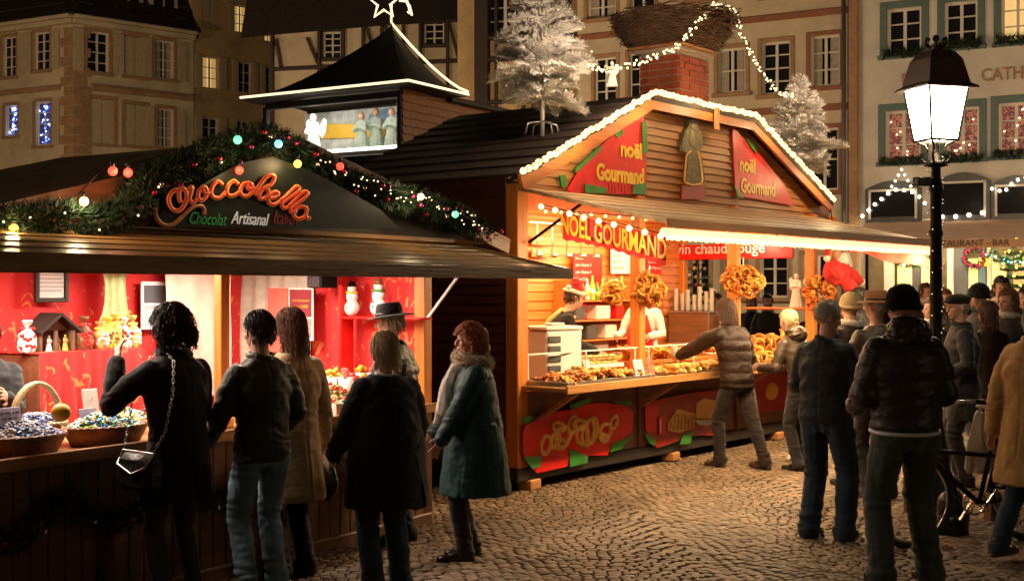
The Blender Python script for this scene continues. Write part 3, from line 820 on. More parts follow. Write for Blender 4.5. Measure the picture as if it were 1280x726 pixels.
def stall2():
    rt = S2; L = 6.7; D = 2.35
    b = MB(); b.cbox(0, L, -.02, .10, .10, .22); b.cbox(-.01, .10, .10, D, .10, .22); b.cbox(0, L, D-.1, D, .10, .22); part('plinth', b, m_darkw, rt)
    b = MB(); b.box(.1, L-.1, .1, D-.1, .16, .22); part('floor', b, m_brownwood, rt)
    b = MB(); siding(b, lambda z: .12, lambda z: D, .22, 2.80, .085, y=-.002, ax='y'); b.box(-.001, .04, .12, D, .22, 2.8); part('side_wall', b, m_maroon, rt)
    b = MB(); b.box(0, L, D-.05, D, .22, 2.8); siding(b, lambda z: .05, lambda z: L-.1, .22, 2.62, .11, y=D-.06); part('rear_wall', b, m_orangeh, rt)
    b = MB(); siding(b, lambda z: .12, lambda z: L, .225, .885, .33, y=.02); b.box(.1, L, .03, .07, .225, .88)
    for x in (2.0, 4.0): b.cbox(x-.05, x+.05, -.035, .02, .22, .88)
    part('front_panel', b, m_brownwood, rt)
    for i, x in enumerate((.0, 2.0, 4.0, 6.0)):
        b = MB(); w = .15 if i == 0 else .11; b.cbox(x, x+w, -.02 if i == 0 else .0, .12, .22 if i == 0 else .945, 2.72, .008); part('post', b, m_orange, rt)
    b = MB(); b.cbox(6.59, 6.7, 0, .12, .22, 2.72); part('post', b, m_orange, rt)
    b = MB(); b.cbox(.05, L, -.50, .50, .905, .945, .008); b.cbox(.05, L, -.52, -.495, .89, .965, .006)
    for x in (.3, 2.0, 3.9, 5.8):
        b.xf(Matrix.Translation((x, 0, 0))); b.bar((0, 0, .62), (0, -.44, .89), .04); b.xf()
    part('counter', b, m_counter, rt)
    b = MB(); b.cbox(.15, 2.0, .02, .035, 1.20, 1.215, .003); b.cbox(2.1, 4.0, .02, .035, 1.20, 1.215, .003)
    for x in (.2, 1.1, 1.95, 2.2, 3.1): b.cbox(x, x+.012, .02, .035, .945, 1.2, .002)
    part('counter_rail', b, m_whitepl, rt)
    # gable wall
    b = MB(); y = .10
    siding(b, lambda z: max(.02, Ax+(z+.05-Az)/S_L), lambda z: min(L-.02, Cx+(Bz-z-.05)/S_R), 2.66, Bz-.06, .078, y=y)
    nv = len(b.v); b.prism([(0, 2.66), (L, 2.66), (L, Dz-.05), (Cx, Cz-.05), (Bx, Bz-.05), (0, Az-.03)], .03); b.v[nv:] = [F2L(v, .14) for v in b.v[nv:]]
    part('gable_wall', b, m_slat, rt)
    # bargeboards + roof
    top = TOP
    b = MB()
    for (a, c) in zip(top, top[1:]):
        b.bar((a[0], -.075, a[1]-.05), (c[0], -.075, c[1]-.05), .03, .15)
    part('bargeboard', b, m_orangeh, rt)
    b = MB(); y0, y1 = -.10, 2.5
    def slab(p, q, th=.05, yy0=y0, yy1=y1):
        b.af(*[b.av(v) for v in ((p[0], yy0, p[1]), (q[0], yy0, q[1]), (q[0], yy1, q[1]), (p[0], yy1, p[1]))])
        b.af(*[b.av(v) for v in ((p[0], yy0, p[1]-th), (p[0], yy1, p[1]-th), (q[0], yy1, q[1]-th), (q[0], yy0, q[1]-th))])
        for (u, v) in ((p, q),):
            for yy in (yy0, yy1): b.af(*[b.av(w) for w in ((u[0], yy, u[1]), (v[0], yy, v[1]), (v[0], yy, v[1]-th), (u[0], yy, u[1]-th))])
        for u in (p, q): b.af(*[b.av(w) for w in ((u[0], yy0, u[1]), (u[0], yy1, u[1]), (u[0], yy1, u[1]-th), (u[0], yy0, u[1]-th))])
    n = 9; sl = (top[1][1]-top[0][1])/(top[1][0]-top[0][0])
    for i in range(n):   # overlapping boards running front to back
        xa = Ax+(Bx-Ax)*i/n; xb = Ax+(Bx-Ax)*(i+1)/n+.04
        slab((xa, Az+sl*(xa-Ax)+.035), (xb, Az+sl*(xb-Ax)+.012), .03)
    slab((Bx, Bz+.016), (Cx, Cz+.016)); slab((Cx, Cz+.016), (Dx, Dz+.02))
    roof = part('roof', b, m_roof, rt)
    b = MB(); b.box(.05, L-.05, .12, D-.05, 2.66, 2.70); part('ceiling', b, m_orangeh, rt)
    # snow-grey flashing seen on the left slope
    # chimney
    b = MB(); cx0, cx1, cy0, cy1 = 3.12, 3.76, .22, .72; z0, z1 = 3.5, 4.36; b.box(cx0+.008, cx1-.008, cy0+.008, cy1-.008, z0, z1); b.mi(1)
    rows = int((z1-z0)/.075)
    for r in range(rows):
        z = z0+r*.075; o = .5*(r % 2)
        for side in range(2):
            W_ = (cx1-cx0) if side == 0 else (cy1-cy0); nb = 3 if side == 0 else 2; bw = W_/nb
            k = -o
            while k < nb:
                a = max(0, k*bw)+.006; c = min(W_, (k+1)*bw)-.006
                if c-a > .03:
                    j = random.uniform(-.004, .004)
                    if side == 0: b.cbox(cx0+a, cx0+c, cy0-.010+j, cy0+.03, z+.006, z+.069, .006)
                    else: b.cbox(cx0-.010+j, cx0+.03, cy0+a, cy0+c, z+.006, z+.069, .006)
                k += 1
    b.mi(0); b.cbox(cx0-.05, cx1+.05, cy0-.05, cy1+.05, z1, z1+.05)
    part('chimney', b, [m_mortar, m_brick], roof)
    b = MB(); b.cbox(3.30, 3.40, -.125, -.10, Bz-.22, Bz+.04); part('ridge_board', b, m_orange, rt)
    # flap
    fa = math.atan2(.34, 1.5); fl = MB(); NB = 6
    for i in range(NB):
        s0, s1 = 1.5*i/NB, 1.5*(i+1)/NB; zf = lambda s: 2.68-.2267*s
        ya, yb = -.03-s0, -.03-s1
        q = [(0., ya-.004, zf(s0)), (5.9, ya-.004, zf(s0)), (5.9, yb, zf(s1)+.006), (0., yb, zf(s1)+.006)]
        lo = [(x, y_, z-.03) for x, y_, z in q]; I = [fl.av(p) for p in q+lo]
        for f in ((0, 3, 2, 1), (4, 5, 6, 7), (0, 1, 5, 4), (1, 2, 6, 5), (2, 3, 7, 6), (3, 0, 4, 7)): fl.af(*[I[k] for k in f])
    flap = part('flap', fl, m_flap, rt)
    b = MB(); b.cbox(-.02, 5.92, -1.56, -1.53, 2.29, 2.36); part('flap_edge', b, m_slat, flap)
    b = MB(); b.bar((.12, -.05, 2.20), (.12, -.62, 2.52), .022); part('strut', b, m_black, rt); 
    # pale fabric valance on the far side of the flap
    b = MB()
    for k in range(10):
        y_a, y_b = -1.5+k*.1, -1.4+k*.1
        b.quad((5.85+.012*math.sin(k*2), y_a, 2.32+.0227*k-.30+.02*math.sin(k)), (5.85+.012*math.sin(k*2+2), y_b, 2.34+.0227*k-.30+.02*math.sin(k+1)), (5.85, y_b, 2.34+.0227*k), (5.85, y_a, 2.32+.0227*k))
    part('side_valance', b, m_pinkfab, rt)
    # banner on the near side
    b = MB(); n = 20; zt = lambda s: 2.64-.235*s; rows = 5
    P = {}
    for i in range(n+1):
        for j in range(rows+1):
            s = .52+1.02*i/n; f = j/rows; P[i, j] = b.av((-.02-.012*math.sin(i*1.1)*f, -s, zt(s)-.07-f*(.235-.02*math.sin(i/n*3.14))+(.008*math.cos(i*3.14) if j == rows else 0)))
    for i in range(n):
        for j in range(rows): b.af(P[i, j], P[i+1, j], P[i+1, j+1], P[i, j+1])
    ban = part('banner', b, m_redcloth, rt, 1)
    me = setm(fat_text('NOËL GOURMAND', .15, depth=.002, off=.003, sxy=(.80, 1.55)), m_yel)
    for v in me.vertices:   # faces the -x side, reading along the flap's edge outwards
        s = 1.04+v.co.x*1.0; v.co = V((-.052, -s, zt(s)-.245+v.co.z))
    link('banner_lettering', me, ban)
    # painted boards on the front panel
    Z = 3.556; y = -.045
    def plate(out, m, d=.012, yy=y, ox=640, oy=470, sc=Z, name='painted_shape', par=None, jag=False):
        q = px_poly(F2, yy, out, sc, ox, oy); b = MB(); b.prism(q, d)
        for i in range(len(b.v)): b.v[i] = (b.v[i][0], b.v[i][1]+yy, b.v[i][2])
        return part(name, b, m, par or rt)
    blob = [(45,250),(60,215),(95,200),(130,165),(190,158),(250,150),(300,130),(400,118),(500,130),(535,165),(530,240),(500,270),(440,300),(420,350),(340,352),(250,360),(240,400),(110,430),(60,380),(45,330)]
    bd = plate(blob, m_redpaint, name='pretzel_board')
    def rings(lst, m, par, yy, ox=640, oy=470, sc=Z):
        b = MB()
        for (cx, cy, rx, ry, ti, w) in lst:
            pts = []
            for k in range(22):
                a = 6.283*k/22; u, v = rx*math.cos(a), ry*math.sin(a); p = (cx+u*math.cos(ti)-v*math.sin(ti), cy+u*math.sin(ti)+v*math.cos(ti))
                lx, lz = F2.hit(ox+p[0]/sc, oy+p[1]/sc, yy); pts.append((lx, yy, lz))
            b.tube(pts, w, 6, closed=True)
        return part('painted_pretzels', b, m, par, 1)
    rings([(148,305,20,40,.2,.023),(190,285,18,34,.3,.023),(222,270,30,48,.3,.024),(205,225,26,20,.3,.023),(212,300,22,22,0,.022),(300,215,30,22,.2,.023),(310,262,26,40,.1,.024),(335,250,26,60,.15,.023),(352,240,24,56,.15,.022),(412,245,24,34,.3,.023),(450,205,14,30,.3,.022),(405,275,18,16,.3,.021),(265,215,18,40,.2,.022)], m_gold, bd, y-.018)
    for q in ([(45,180),(95,172),(97,195),(45,212)], [(250,320),(335,355),(330,385),(255,402)], [(48,360),(130,352),(118,402),(88,412)], [(440,300),(535,265),(480,322),(435,338)], [(250,130),(345,93),(350,112),(265,150)], [(440,112),(530,110),(525,132),(480,126)]): plate(q, m_green, yy=y-.014, name='painted_ribbon', par=bd)
    bd2 = plate([(585,125),(640,105),(760,80),(900,60),(940,90),(940,180),(925,262),(800,262),(700,300),(640,318),(590,240)], m_reddark, name='waffle_board')
    plate([(590,125),(640,110),(650,180),(640,250),(595,238)], m_redpaint, yy=y-.010, d=.005, name='painted_shape', par=bd2)
    for q in ([(690,205),(730,145),(815,165),(800,230),(740,250),(690,240)], [(815,120),(850,95),(905,110),(907,190),(815,187)]): plate(q, m_gold, yy=y-.012, name='painted_waffle', par=bd2)
    b = MB()
    for i in range(7):
        p = F2.hit(640+(700+i*16)/Z, 470+(160+i*2)/Z, y); q = F2.hit(640+(692+i*16)/Z, 470+(236)/Z, y); b.bar((p[0], y-.026, p[1]), (q[0], y-.026, q[1]), .004)
        p = F2.hit(640+(700)/Z, 470+(170+i*11)/Z, y); q = F2.hit(640+(805)/Z, 470+(178+i*8)/Z, y); b.bar((p[0], y-.026, p[1]), (q[0], y-.026, q[1]), .004)
    part('waffle_lines', b, m_pastry, bd2)
    plate([(808,195),(915,190),(895,212),(860,220),(825,214)], m_wframe, yy=y-.016, name='painted_plate', par=bd2)
    plate([(648,178),(680,178),(678,258),(650,258)], m_redpaint, yy=y-.018, name='painted_can', par=bd2); plate([(655,190),(662,190),(662,250),(656,250)], m_wframe, yy=y-.031, d=.003, name='painted_stripe', par=bd2)
    for q in ([(585,250),(635,280),(630,310),(600,290)], [(755,262),(800,240),(790,300),(742,302)], [(895,210),(942,200),(938,240),(890,242)]): plate(q, m_green, yy=y-.014, name='painted_ribbon', par=bd2)
    b = MB(); b.prism([(4.25, .36), (6.3, .36), (6.4, .60), (6.2, .82), (4.4, .84), (4.2, .62)], .012); 
    for i in range(len(b.v)): b.v[i] = (b.v[i][0], b.v[i][1]+y, b.v[i][2])
    bd3 = part('waffle_board', b, m_reddark, rt)
    for x in (4.75, 5.3, 5.9):
        b = MB(); b.ball((x, y-.012, .60), (.17, .012, .10)); part('painted_waffle', b, m_gold, bd3, 1)
    # gable signs
    sc = 3.459; yg = .06
    s1 = plate([(60,370),(110,290),(230,160),(310,90),(395,40),(405,392),(80,386)], m_redpaint, d=.015, yy=yg, ox=690, oy=130, sc=sc, name='gable_sign')
    for q in ([(95,280),(205,180),(212,195),(100,300)], [(30,310),(55,305),(60,360),(38,362)], [(140,345),(235,365),(230,388),(140,385)], [(350,350),(405,342),(400,392),(345,388)], [(385,80),(405,75),(410,215),(390,212)], [(265,130),(300,95),(305,130),(280,148)]): plate(q, m_green, yy=yg-.018, ox=690, oy=130, sc=sc, name='painted_ribbon', par=s1)
    for i in range(9): b = MB(); p = F2.hit(690+(240+i*14)/sc, 130+(352+(i % 3)*6)/sc, yg); b.box(p[0]-.006, p[0]+.006, yg-.019, yg-.015, p[1]-.06, p[1]+.02); part('painted_drip', b, m_reddark, s1)
    s2 = plate([(775,98),(875,195),(1000,350),(1040,440),(790,395)], m_redpaint, d=.015, yy=yg, ox=690, oy=130, sc=sc, name='gable_sign')
    for q in ([(835,150),(880,175),(880,215),(860,190)], [(785,350),(830,410),(800,400)]): plate(q, m_green, yy=yg-.018, ox=690, oy=130, sc=sc, name='painted_ribbon', par=s2)
    def txt(t, x0, x1, yb, yt, par):
        a = F2.hit(690+x0/sc, 130+yb/sc, yg); c = F2.hit(690+x1/sc, 130+yb/sc, yg); hgt = F2.hit(690+x0/sc, 130+yt/sc, yg)[1]-F2.hit(690+x0/sc, 130+yb/sc, yg)[1]
        me = fat_text(t, 1., depth=.03, off=.040); xs = [v.co.x for v in me.vertices]; zs = [v.co.z for v in me.vertices]
        w = max(xs)-min(xs); 
        for v in me.vertices: v.co = V(((v.co.x-min(xs))/w*(c[0]-a[0])+a[0], yg-.019+v.co.y*.1, a[1]+(v.co.z)/.64*hgt))
        setm(me, m_yel); link('sign_lettering', me, par)
    txt('noël', 290, 382, 225, 165, s1); txt('Gourmand', 185, 390, 325, 262, s1)
    txt('noël', 805, 872, 288, 235, s2); txt('Gourmand', 810, 958, 380, 325, s2)
    # carved angel cut-out between the signs
    an = plate([(575,345),(570,325),(580,220),(556,205),(552,170),(566,120),(580,100),(585,70),(605,62),(622,75),(622,105),(640,140),(643,185),(628,205),(640,240),(650,325),(643,348),(610,352)], M('weathered_carving', (.20, .19, .13), .8, var=.4, vs=14), d=.03, yy=.05, ox=690, oy=130, sc=sc, name='carved_figure')
    b = MB()
    for c, r in (((603, 92), (.045, .02, .055)), ((600, 150), (.05, .02, .10))):
        p = F2.hit(690+c[0]/sc, 130+c[1]/sc, .03); b.ball((p[0], .02, p[1]), r)
    part('carved_head', b, M('carving_wood', (.30, .24, .15), .7, var=.4, vs=20), an, 1)
    b = MB(); pts = [F2.hit(690+u/sc, 130+v/sc, .015) for u, v in [(628,205),(640,240),(650,325),(643,346),(610,352),(577,343),(572,325),(582,220),(600,205)]]
    b.tube([(p[0], .015, p[1]) for p in pts], .012, 6); part('carved_edge', b, m_gold, an, 1)
    plate([(558,352),(655,352),(655,412),(555,412)], m_reddark, d=.02, yy=.05, ox=690, oy=130, sc=sc, name='striped_pedestal')
    # end wall of the stall (open hatch) seen through the front
    b = MB()
    for yy in (D-.14, ): b.cbox(L-.12, L, yy, yy+.09, .22, 2.7)
    b.cbox(L-.10, L, .1, D-.1, 2.46, 2.70); b.cbox(L-.10, L, .1, D-.1, .22, 1.0); b.cbox(L-.55, L+.02, .3, D-.15, 1.0, 1.04)
    part('end_wall', b, m_orange, rt)
stall2()
FE = Frame(F2.w(6.58, 2.25), math.atan2(-.62, .785))
def sign_vin():
    a = FE.hit(843, 325); c = FE.hit(992, 303); p = FE.w(a[0], 0, a[1])
    t = thing('hanging_sign', 'long red board lettered vin chaud rouge hung across the stall end', 'sign', p, FE.a)
    w, h = c[0]-a[0], c[1]-a[1]; b = MB(); b.cbox(0, w, -.02, .02, 0, h); part('board', b, m_redpaint, t)
    me = fat_text('vin chaud rouge', 1., depth=.02, off=.012); xs = [v.co.x for v in me.vertices]; k = (w*.76)/(max(xs)-min(xs))
    for v in me.vertices: v.co = V(((v.co.x-min(xs))*k+.03, -.024+v.co.y*.1, .3*h*.5+.05+v.co.z*k*.95))
    setm(me, m_paper); link('lettering', me, t)
sign_vin()
def leaning_board(label, px0, px1, py0, py1, y, mb_m, lines, ink, group=None, name='price_board', cat='price board', title=None):
    a = F2.hit(px0, py1, y); c = F2.hit(px1, py0, y); t = thing(name, label, cat, F2.w(a[0], y, a[1]), F2.a, group)
    w, h = c[0]-a[0], c[1]-a[1]; b = MB(); b.cbox(0, w, -.012, .0, 0, h, .004); part('board', b, mb_m, t)
    for k in range(lines):
        z = h*(1-(k+.8)/(lines+.6)); me = setm(fat_text(random.choice(title), h/lines*.62, depth=.001, align='LEFT'), ink)
        xs = [v.co.x for v in me.vertices]; s_ = min(1., w*.86/max(xs))
        for v in me.vertices: v.co.x *= s_
        part('lettering', me, None, t, None, None, (w*.06, -.014, z))
    return t
words = ['bretzel 2,50', 'pain d\'épices 3', 'vin chaud 2', 'gaufre 3,00', 'crêpe 2,50', 'café 1,50', 'thé 1,50', 'jus 2,00', 'tarte 3,50', 'knack 3,00']
leaning_board('tall red price board with white lines on the back wall of the snack stall', 716, 752, 318, 402, 2.20, m_redpaint, 9, m_paper, title=words)
leaning_board('white price list above the hanging pretzels, beside the post', 763, 791, 302, 342, 2.20, m_paper, 5, m_reddark, title=words)
leaning_board('pink red price list at the right end of the back wall', 808, 826, 302, 342, 2.20, m_redpaint, 5, m_paper, title=words)
for k, (py0, py1) in enumerate(((296, 306), (311, 321))):
    leaning_board(['upper', 'lower'][k]+' narrow wooden price strip on the slatted wall by the corner post', 664, 690, py0, py1, 2.20, m_orangeh, 1, m_paper, title=words, name='price_strip', cat='price strip', group='price strips')

# wooden blocks under the stall
for x, lab in ((.22, 'pale wooden block under the near corner of the snack stall'), (2.62, 'wooden block under the stall below the waffle panel'), (5.0, 'wooden block under the far half of the snack stall')):
    b = MB(); b.cbox(-.09, .09, -.07, .07, .02, .10, .006); b.cbox(-.07, .08, -.06, .06, .095, .105, .003)
    solo('wood_block', lab, 'wood block', b, m_slat, F2.w(x, .02), F2.a+.1, 'blocks under the snack stall')

# light strings of the stall
rk = [F2.w(x, -.11, z+.045) for x, z in TOP]
t = thing('string_lights', 'dense row of glowing warm bulbs along the gable edge of the snack stall', 'string lights', rk[0])
b = MB(); b.tube([p-rk[0] for p in rk], .016, 8); part('light_tube', b, m_rope, t, 1)
bulbs(t, [p-rk[0] for p in resample(rk, 84)], .031, m_bulbw, .010, random.Random(1))
e0 = [F2.w(1.1+.0, -1.50, 2.27), F2.w(5.9, -1.50, 2.27)]
t = thing('light_tube', 'blazing white light tube under the front edge of the long flap', 'light tube', F2.w(.02, -1.49, 2.27))
b = MB(); b.tube([F2.w(.02, -1.49, 2.25)-V(t.location), F2.w(5.9, -1.49, 2.25)-V(t.location)], .035, 10); part('tube', b, m_tube, t, 1)
b = MB()
for k in range(7): p = F2.w(.2+k*.9, -1.49, 2.29)-V(t.location); b.box(p.x-.02, p.x+.02, p.y-.02, p.y+.02, p.z-.01, p.z+.04)
part('bracket', b, m_whitepl, t)
bulbs(t, [p-V(t.location) for p in resample([F2.w(.05, -1.50, 2.215), F2.w(5.9, -1.50, 2.215)], 64)], .032, m_bulbw, .004, random.Random(6))
zt = lambda s: 2.64-.235*s
st = [F2.w(-.10, -s, zt(s)-.045) for s in (.35, 1.54)]
string_lights('nine round bulbs along the top of the yellow lettered banner', 'string lights', st, 9, .026, m_bulbw)
st = [F2.w(x, -.10, 2.50) for x in (.3, 6.2)]
string_lights('inner row of small bulbs behind the flap of the snack stall', 'string lights', st, 26, .016, m_bulbw)
# ---------------------------------------------------------------- goods on the snack stall
def pretzel_mesh(mat, r=.055, w=.010):
    b = MB(); pts = []
    for k in range(26):   # a knotted ring
        a = 6.283*k/26; pts.append((math.sin(a)*r*(1+.25*math.cos(2*a)), math.cos(a*1.)*r*.8+.3*r*math.cos(3*a), math.sin(2*a)*w*.8))
    b.tube(pts, w, 6, closed=True); me = b.mesh('pretzel', mat); smooth(me); return me
pm = [pretzel_mesh(m_pretzel, .055, .014), pretzel_mesh(m_pretzel, .065, .016), pretzel_mesh(m_pretzel2, .06, .014)]
def bunch(label, x, y, zc, rx, rz, n, seed, ms=None):
    rnd = random.Random(seed); p = F2.w(x, y, zc); t = thing('pretzel_bunch', label, 'pretzels', p, 0, 'bunches of pretzels hung on the posts')
    b = MB(); b.tube([(0, 0, rz*.4), (0, 0, rz+.10)], .006, 6); part('hook', b, m_steel, t)
    for k in range(n):
        a, c = rnd.uniform(0, 6.283), rnd.uniform(-1, 1); q = V((math.cos(a)*math.sqrt(1-c*c)*rx, math.sin(a)*math.sqrt(1-c*c)*rx*.8, c*rz))*rnd.uniform(.65, 1)
        o = link('pretzel', rnd.choice(ms or pm), t, q); o.rotation_euler = (rnd.uniform(0, 3), rnd.uniform(0, 3), rnd.uniform(0, 6))
bunch('golden pretzel bunch hanging from the post right of the price list', *F2.hit(812, 360, -.12)[:1], -.12, F2.hit(812, 363, -.12)[1], .135, .15, 42, 1)
bunch('smaller pretzel bunch hanging left of the post, deeper in the stall', *F2.hit(768, 360, .8)[:1], .8, F2.hit(768, 366, .8)[1], .11, .11, 26, 2)
bunch('large yellow pretzel bunch above the customer in the brown jacket', *F2.hit(929, 352, -.12)[:1], -.12, F2.hit(929, 352, -.12)[1], .22, .17, 60, 3)
bunch('orange pretzel bunch on the far post beside the red figure', *F2.hit(1023, 365, -.12)[:1], -.12, F2.hit(1023, 366, -.12)[1], .17, .20, 46, 4, [pm[2], pm[2], pm[0]])
# piles of pastries and breads: one object each
def pastry_meshes():
    out = []
    for s in range(3):
        b = MB(); n = 12; pts = [(-.10+.2*k/n, .012*math.sin(k*.5+s), .008*math.sin(k*1.9)) for k in range(n+1)]
        b.tube(pts, [.008+.014*math.sin(3.14*(k+.3)/(n+.6))*(1+.25*math.sin(k*2.1)) for k in range(n+1)], 8); me = b.mesh('pastry', (m_pastry, m_gold, m_pretzel2)[s]); smooth(me); out.append(me)
    return out
PM = pastry_meshes()
def breads():
    out = []
    for s in range(2):
        b = MB(); n = 10; b.tube([(-.15+.3*k/n, 0, .004*math.sin(k)) for k in range(n+1)], [.012+.022*math.sin(3.14*(k+.4)/(n+.8))**.6 for k in range(n+1)], 10, sy=.8); me = b.mesh('bread', (m_bread, m_pretzel)[s]); smooth(me); out.append(me)
    return out
BM = breads()
rnd = random.Random(11)
def tray(label, x0, x1, y0, y1, z=.947, m=m_steel):
    t = thing('food_tray', label, 'tray', F2.w((x0+x1)/2, (y0+y1)/2, z), F2.a); w, d = (x1-x0)/2, (y1-y0)/2
    b = MB(); b.cbox(-w, w, -d, d, 0, .012, .003); part('tray_base', b, m, t)
    b = MB(); b.cbox(-w, w, -d, -d+.012, .012, .04, .003); b.cbox(-w, w, d-.012, d, .012, .04, .003); b.cbox(-w, -w+.012, -d+.012, d-.012, .012, .04, .003); b.cbox(w-.012, w, -d+.012, d-.012, .012, .04, .003); part('tray_rim', b, m, t)
tray('shallow steel tray of browned pastries at the near end of the counter', .14, 1.55, -.46, .02); tray('steel tray of filled breads in the middle of the snack counter', 1.95, 3.35, -.46, .02)
tray('steel tray heaped with orange pretzels at the far end of the counter', 3.75, 5.7, -.46, .02)
for k in range(110):
    x = rnd.uniform(.22, 1.48); y = rnd.uniform(-.40, -.06); layer = k/110
    me = rnd.choice(PM); o = link('pastry', me, None, F2.w(x, y, .975+.075*layer*(1-abs(x-.85)/.9)+rnd.uniform(0, .01)))
    o.rotation_euler = (rnd.uniform(-.5, .5), rnd.uniform(-.35, .35), F2.a+1.1+rnd.uniform(-.6, .6)); tag(o, 'brown twisted pastry heaped on the near tray of the snack counter', 'pastry', 'pastries on the near tray')
for k in range(64):
    x = 2.0+1.3*(k % 16)/16+rnd.uniform(-.02, .02); y = -.36+.10*((k//16) % 3)+rnd.uniform(-.01, .01); z = .985+.04*(k//48)
    o = link('bread_roll', rnd.choice(BM), None, F2.w(x, y, z)); o.rotation_euler = (rnd.uniform(-.2, .2), rnd.uniform(-.06, .06), F2.a+rnd.uniform(-.2, .2)+.9); tag(o, 'pale filled bread laid in rows on the middle tray of the snack counter', 'bread', 'breads on the middle tray')
for k in range(130):
    x = rnd.uniform(3.85, 5.6); y = rnd.uniform(-.38, -.02); h = (1-abs(x-4.7)/1.1)*.32
    o = link('pretzel', pm[k % 3], None, F2.w(x, y+.1*rnd.random(), .975+h*k/130)); o.scale = (1.25,)*3; o.rotation_euler = (rnd.uniform(0, 3), rnd.uniform(0, 3), rnd.uniform(0, 6)); tag(o, 'orange pretzel in the big heap at the far end of the snack counter', 'pretzel', 'pretzels heaped at the far end')
# price cards on the counter
def card(label, px, py, y, w, h, m, lines=4, fr=F2, group='price cards on the snack counter', tilt=-.25, ink=None, z=None, yaw=0.):
    x, zz = fr.hit(px, py, y); t = thing('price_card', label, 'price card', fr.w(x, y, z if z is not None else zz), fr.a+yaw, group)
    X = Matrix.Rotation(tilt, 4, 'X'); b = MB(); b.xf(X); b.cbox(-w/2, w/2, -.004, .004, 0, h, .002); b.xf(); b.bar((0, .003, h*.8), (0, .07, .0), .006); part('card', b, m, t)
    b = MB(); b.xf(X)
    for k in range(lines):
        zz = h*(1-(k+1)/(lines+1)); x_ = -w*.38
        while x_ < w*.3:
            l = random.uniform(.1, .24)*w; b.box(x_, min(x_+l, w*.4), -.0055, -.0045, zz-.004, zz+.006); x_ += l+.07*w
    part('writing', b, ink or m_print, t)
card('white framed price card leaning over the snack counter edge', 801, 466, -.44, .15, .17, m_paper, z=.965)
card('pink and white price card standing behind the framed one', 815, 462, -.30, .09, .17, m_pinkfab, z=.96)
card('small white price card standing behind the pastry tray', 734, 445, .06, .10, .07, m_paper, 2, z=1.05)
# steel and white drinks cabinet near the corner
def dispenser():
    x, z = F2.hit(690, 470, .25); p = F2.w(x, .22, .947); t = thing('drinks_dispenser', 'pale grey ribbed drinks cabinet standing behind the corner post', 'dispenser', p, F2.a-.35)
    b = MB(); b.cbox(-.20, .20, -.17, .17, 0, .46, .02); part('cabinet', b, m_whitepl, t)
    b = MB(); b.cbox(-.21, .21, -.18, .18, .462, .50, .012); b.cbox(-.08, .08, -.06, .06, .50, .53, .01); part('lid', b, m_paper, t)
    b = MB()
    for k in range(4): b.cbox(-.19, -.05, -.19, -.172, .08+k*.09, .14+k*.09, .008)
    part('vent_slats', b, m_slate, t)
dispenser()
def cups():
    zc = F2.hit(866, 430, 1.6)[1]
    b0 = FE.hit(842, 431, -.3); b1 = FE.hit(893, 391, -.3)
    t = thing('drinks_urn', 'brown fronted mulled wine urn on the far end shelf', 'urn', FE.w((b0[0]+b1[0])/2, -.3, b0[1]), FE.a)
    w = (b1[0]-b0[0])/2; h = b1[1]-b0[1]; b = MB(); b.cbox(-w, w, -.15, .15, 0, h, .015); part('body', b, m_brownwood, t); b = MB(); b.cbox(-w-.01, w+.01, -.16, .16, h, h+.02, .005); b.cbox(-w*.8, w*.8, -.165, -.15, .03, .05); part('steel_top', b, m_steel, t)
    for k in range(7):
        x = b0[0]+.04+k*(b1[0]-b0[0]-.08)/6; h2 = (.32, .25, .30, .22, .34, .27, .31)[k]
        c = MB()
        for j in range(int(h2/.022)): c.lathe([(.026, j*.022), (.034, j*.022+.020), (.036, j*.022+.022)], 10)
        solo('cup_stack', ['first', 'second', 'third', 'fourth', 'fifth', 'sixth', 'seventh'][k]+' white cup stack from the left on top of the mulled wine urn', 'cups', c, m_paper, FE.w(x, -.3+.02*(k % 2), b1[1]+.022), 0, 'stacks of cups on the urn', 1)
    x, z = FE.hit(903, 430, -.35); c = MB()
    for j in range(16): c.lathe([(.028, j*.024), (.038, j*.024+.022), (.040, j*.024+.024)], 10)
    solo('cup_stack', 'white cup stack standing alone right of the urn', 'cups', c, m_paper, FE.w(x, -.35, z), 0, 'stacks of cups on the urn', 1)
cups()
def small_tree():
    b = FE.hit(872, 395, .35); tp = FE.hit(872, 322, .35); H = tp[1]-b[1]+.1
    t = thing('christmas_tree', 'small decorated Christmas tree with pale baubles behind the cup stacks', 'Christmas tree', FE.w(b[0], .35, b[1]-.1), 0)
    r = random.Random(5); tips = conifer(t, H, .32, r, m_needle, m_twig, .05, 9, 8, 8, .05, .005)
    for q in r.sample(tips, 34):
        bulbs(t, [q], .030, [r.choice([m_bauS, m_bauM, m_gold, m_whitepl])], .01, r, 'bauble')
    p = MB(); p.lathe([(.08, -.25), (.11, 0), (.1, .0)], 14); part('pot', p, m_reddark, t, 1)
    b_ = MB(); b_.cbox(-.6, 1.4, .1, .7, 0, b[1]-.36); s = solo('side_table', 'plain wooden table behind the stall end carrying the small tree', 'table', b_, m_brownwood, FE.w(b[0], .0, 0), FE.a)
small_tree()
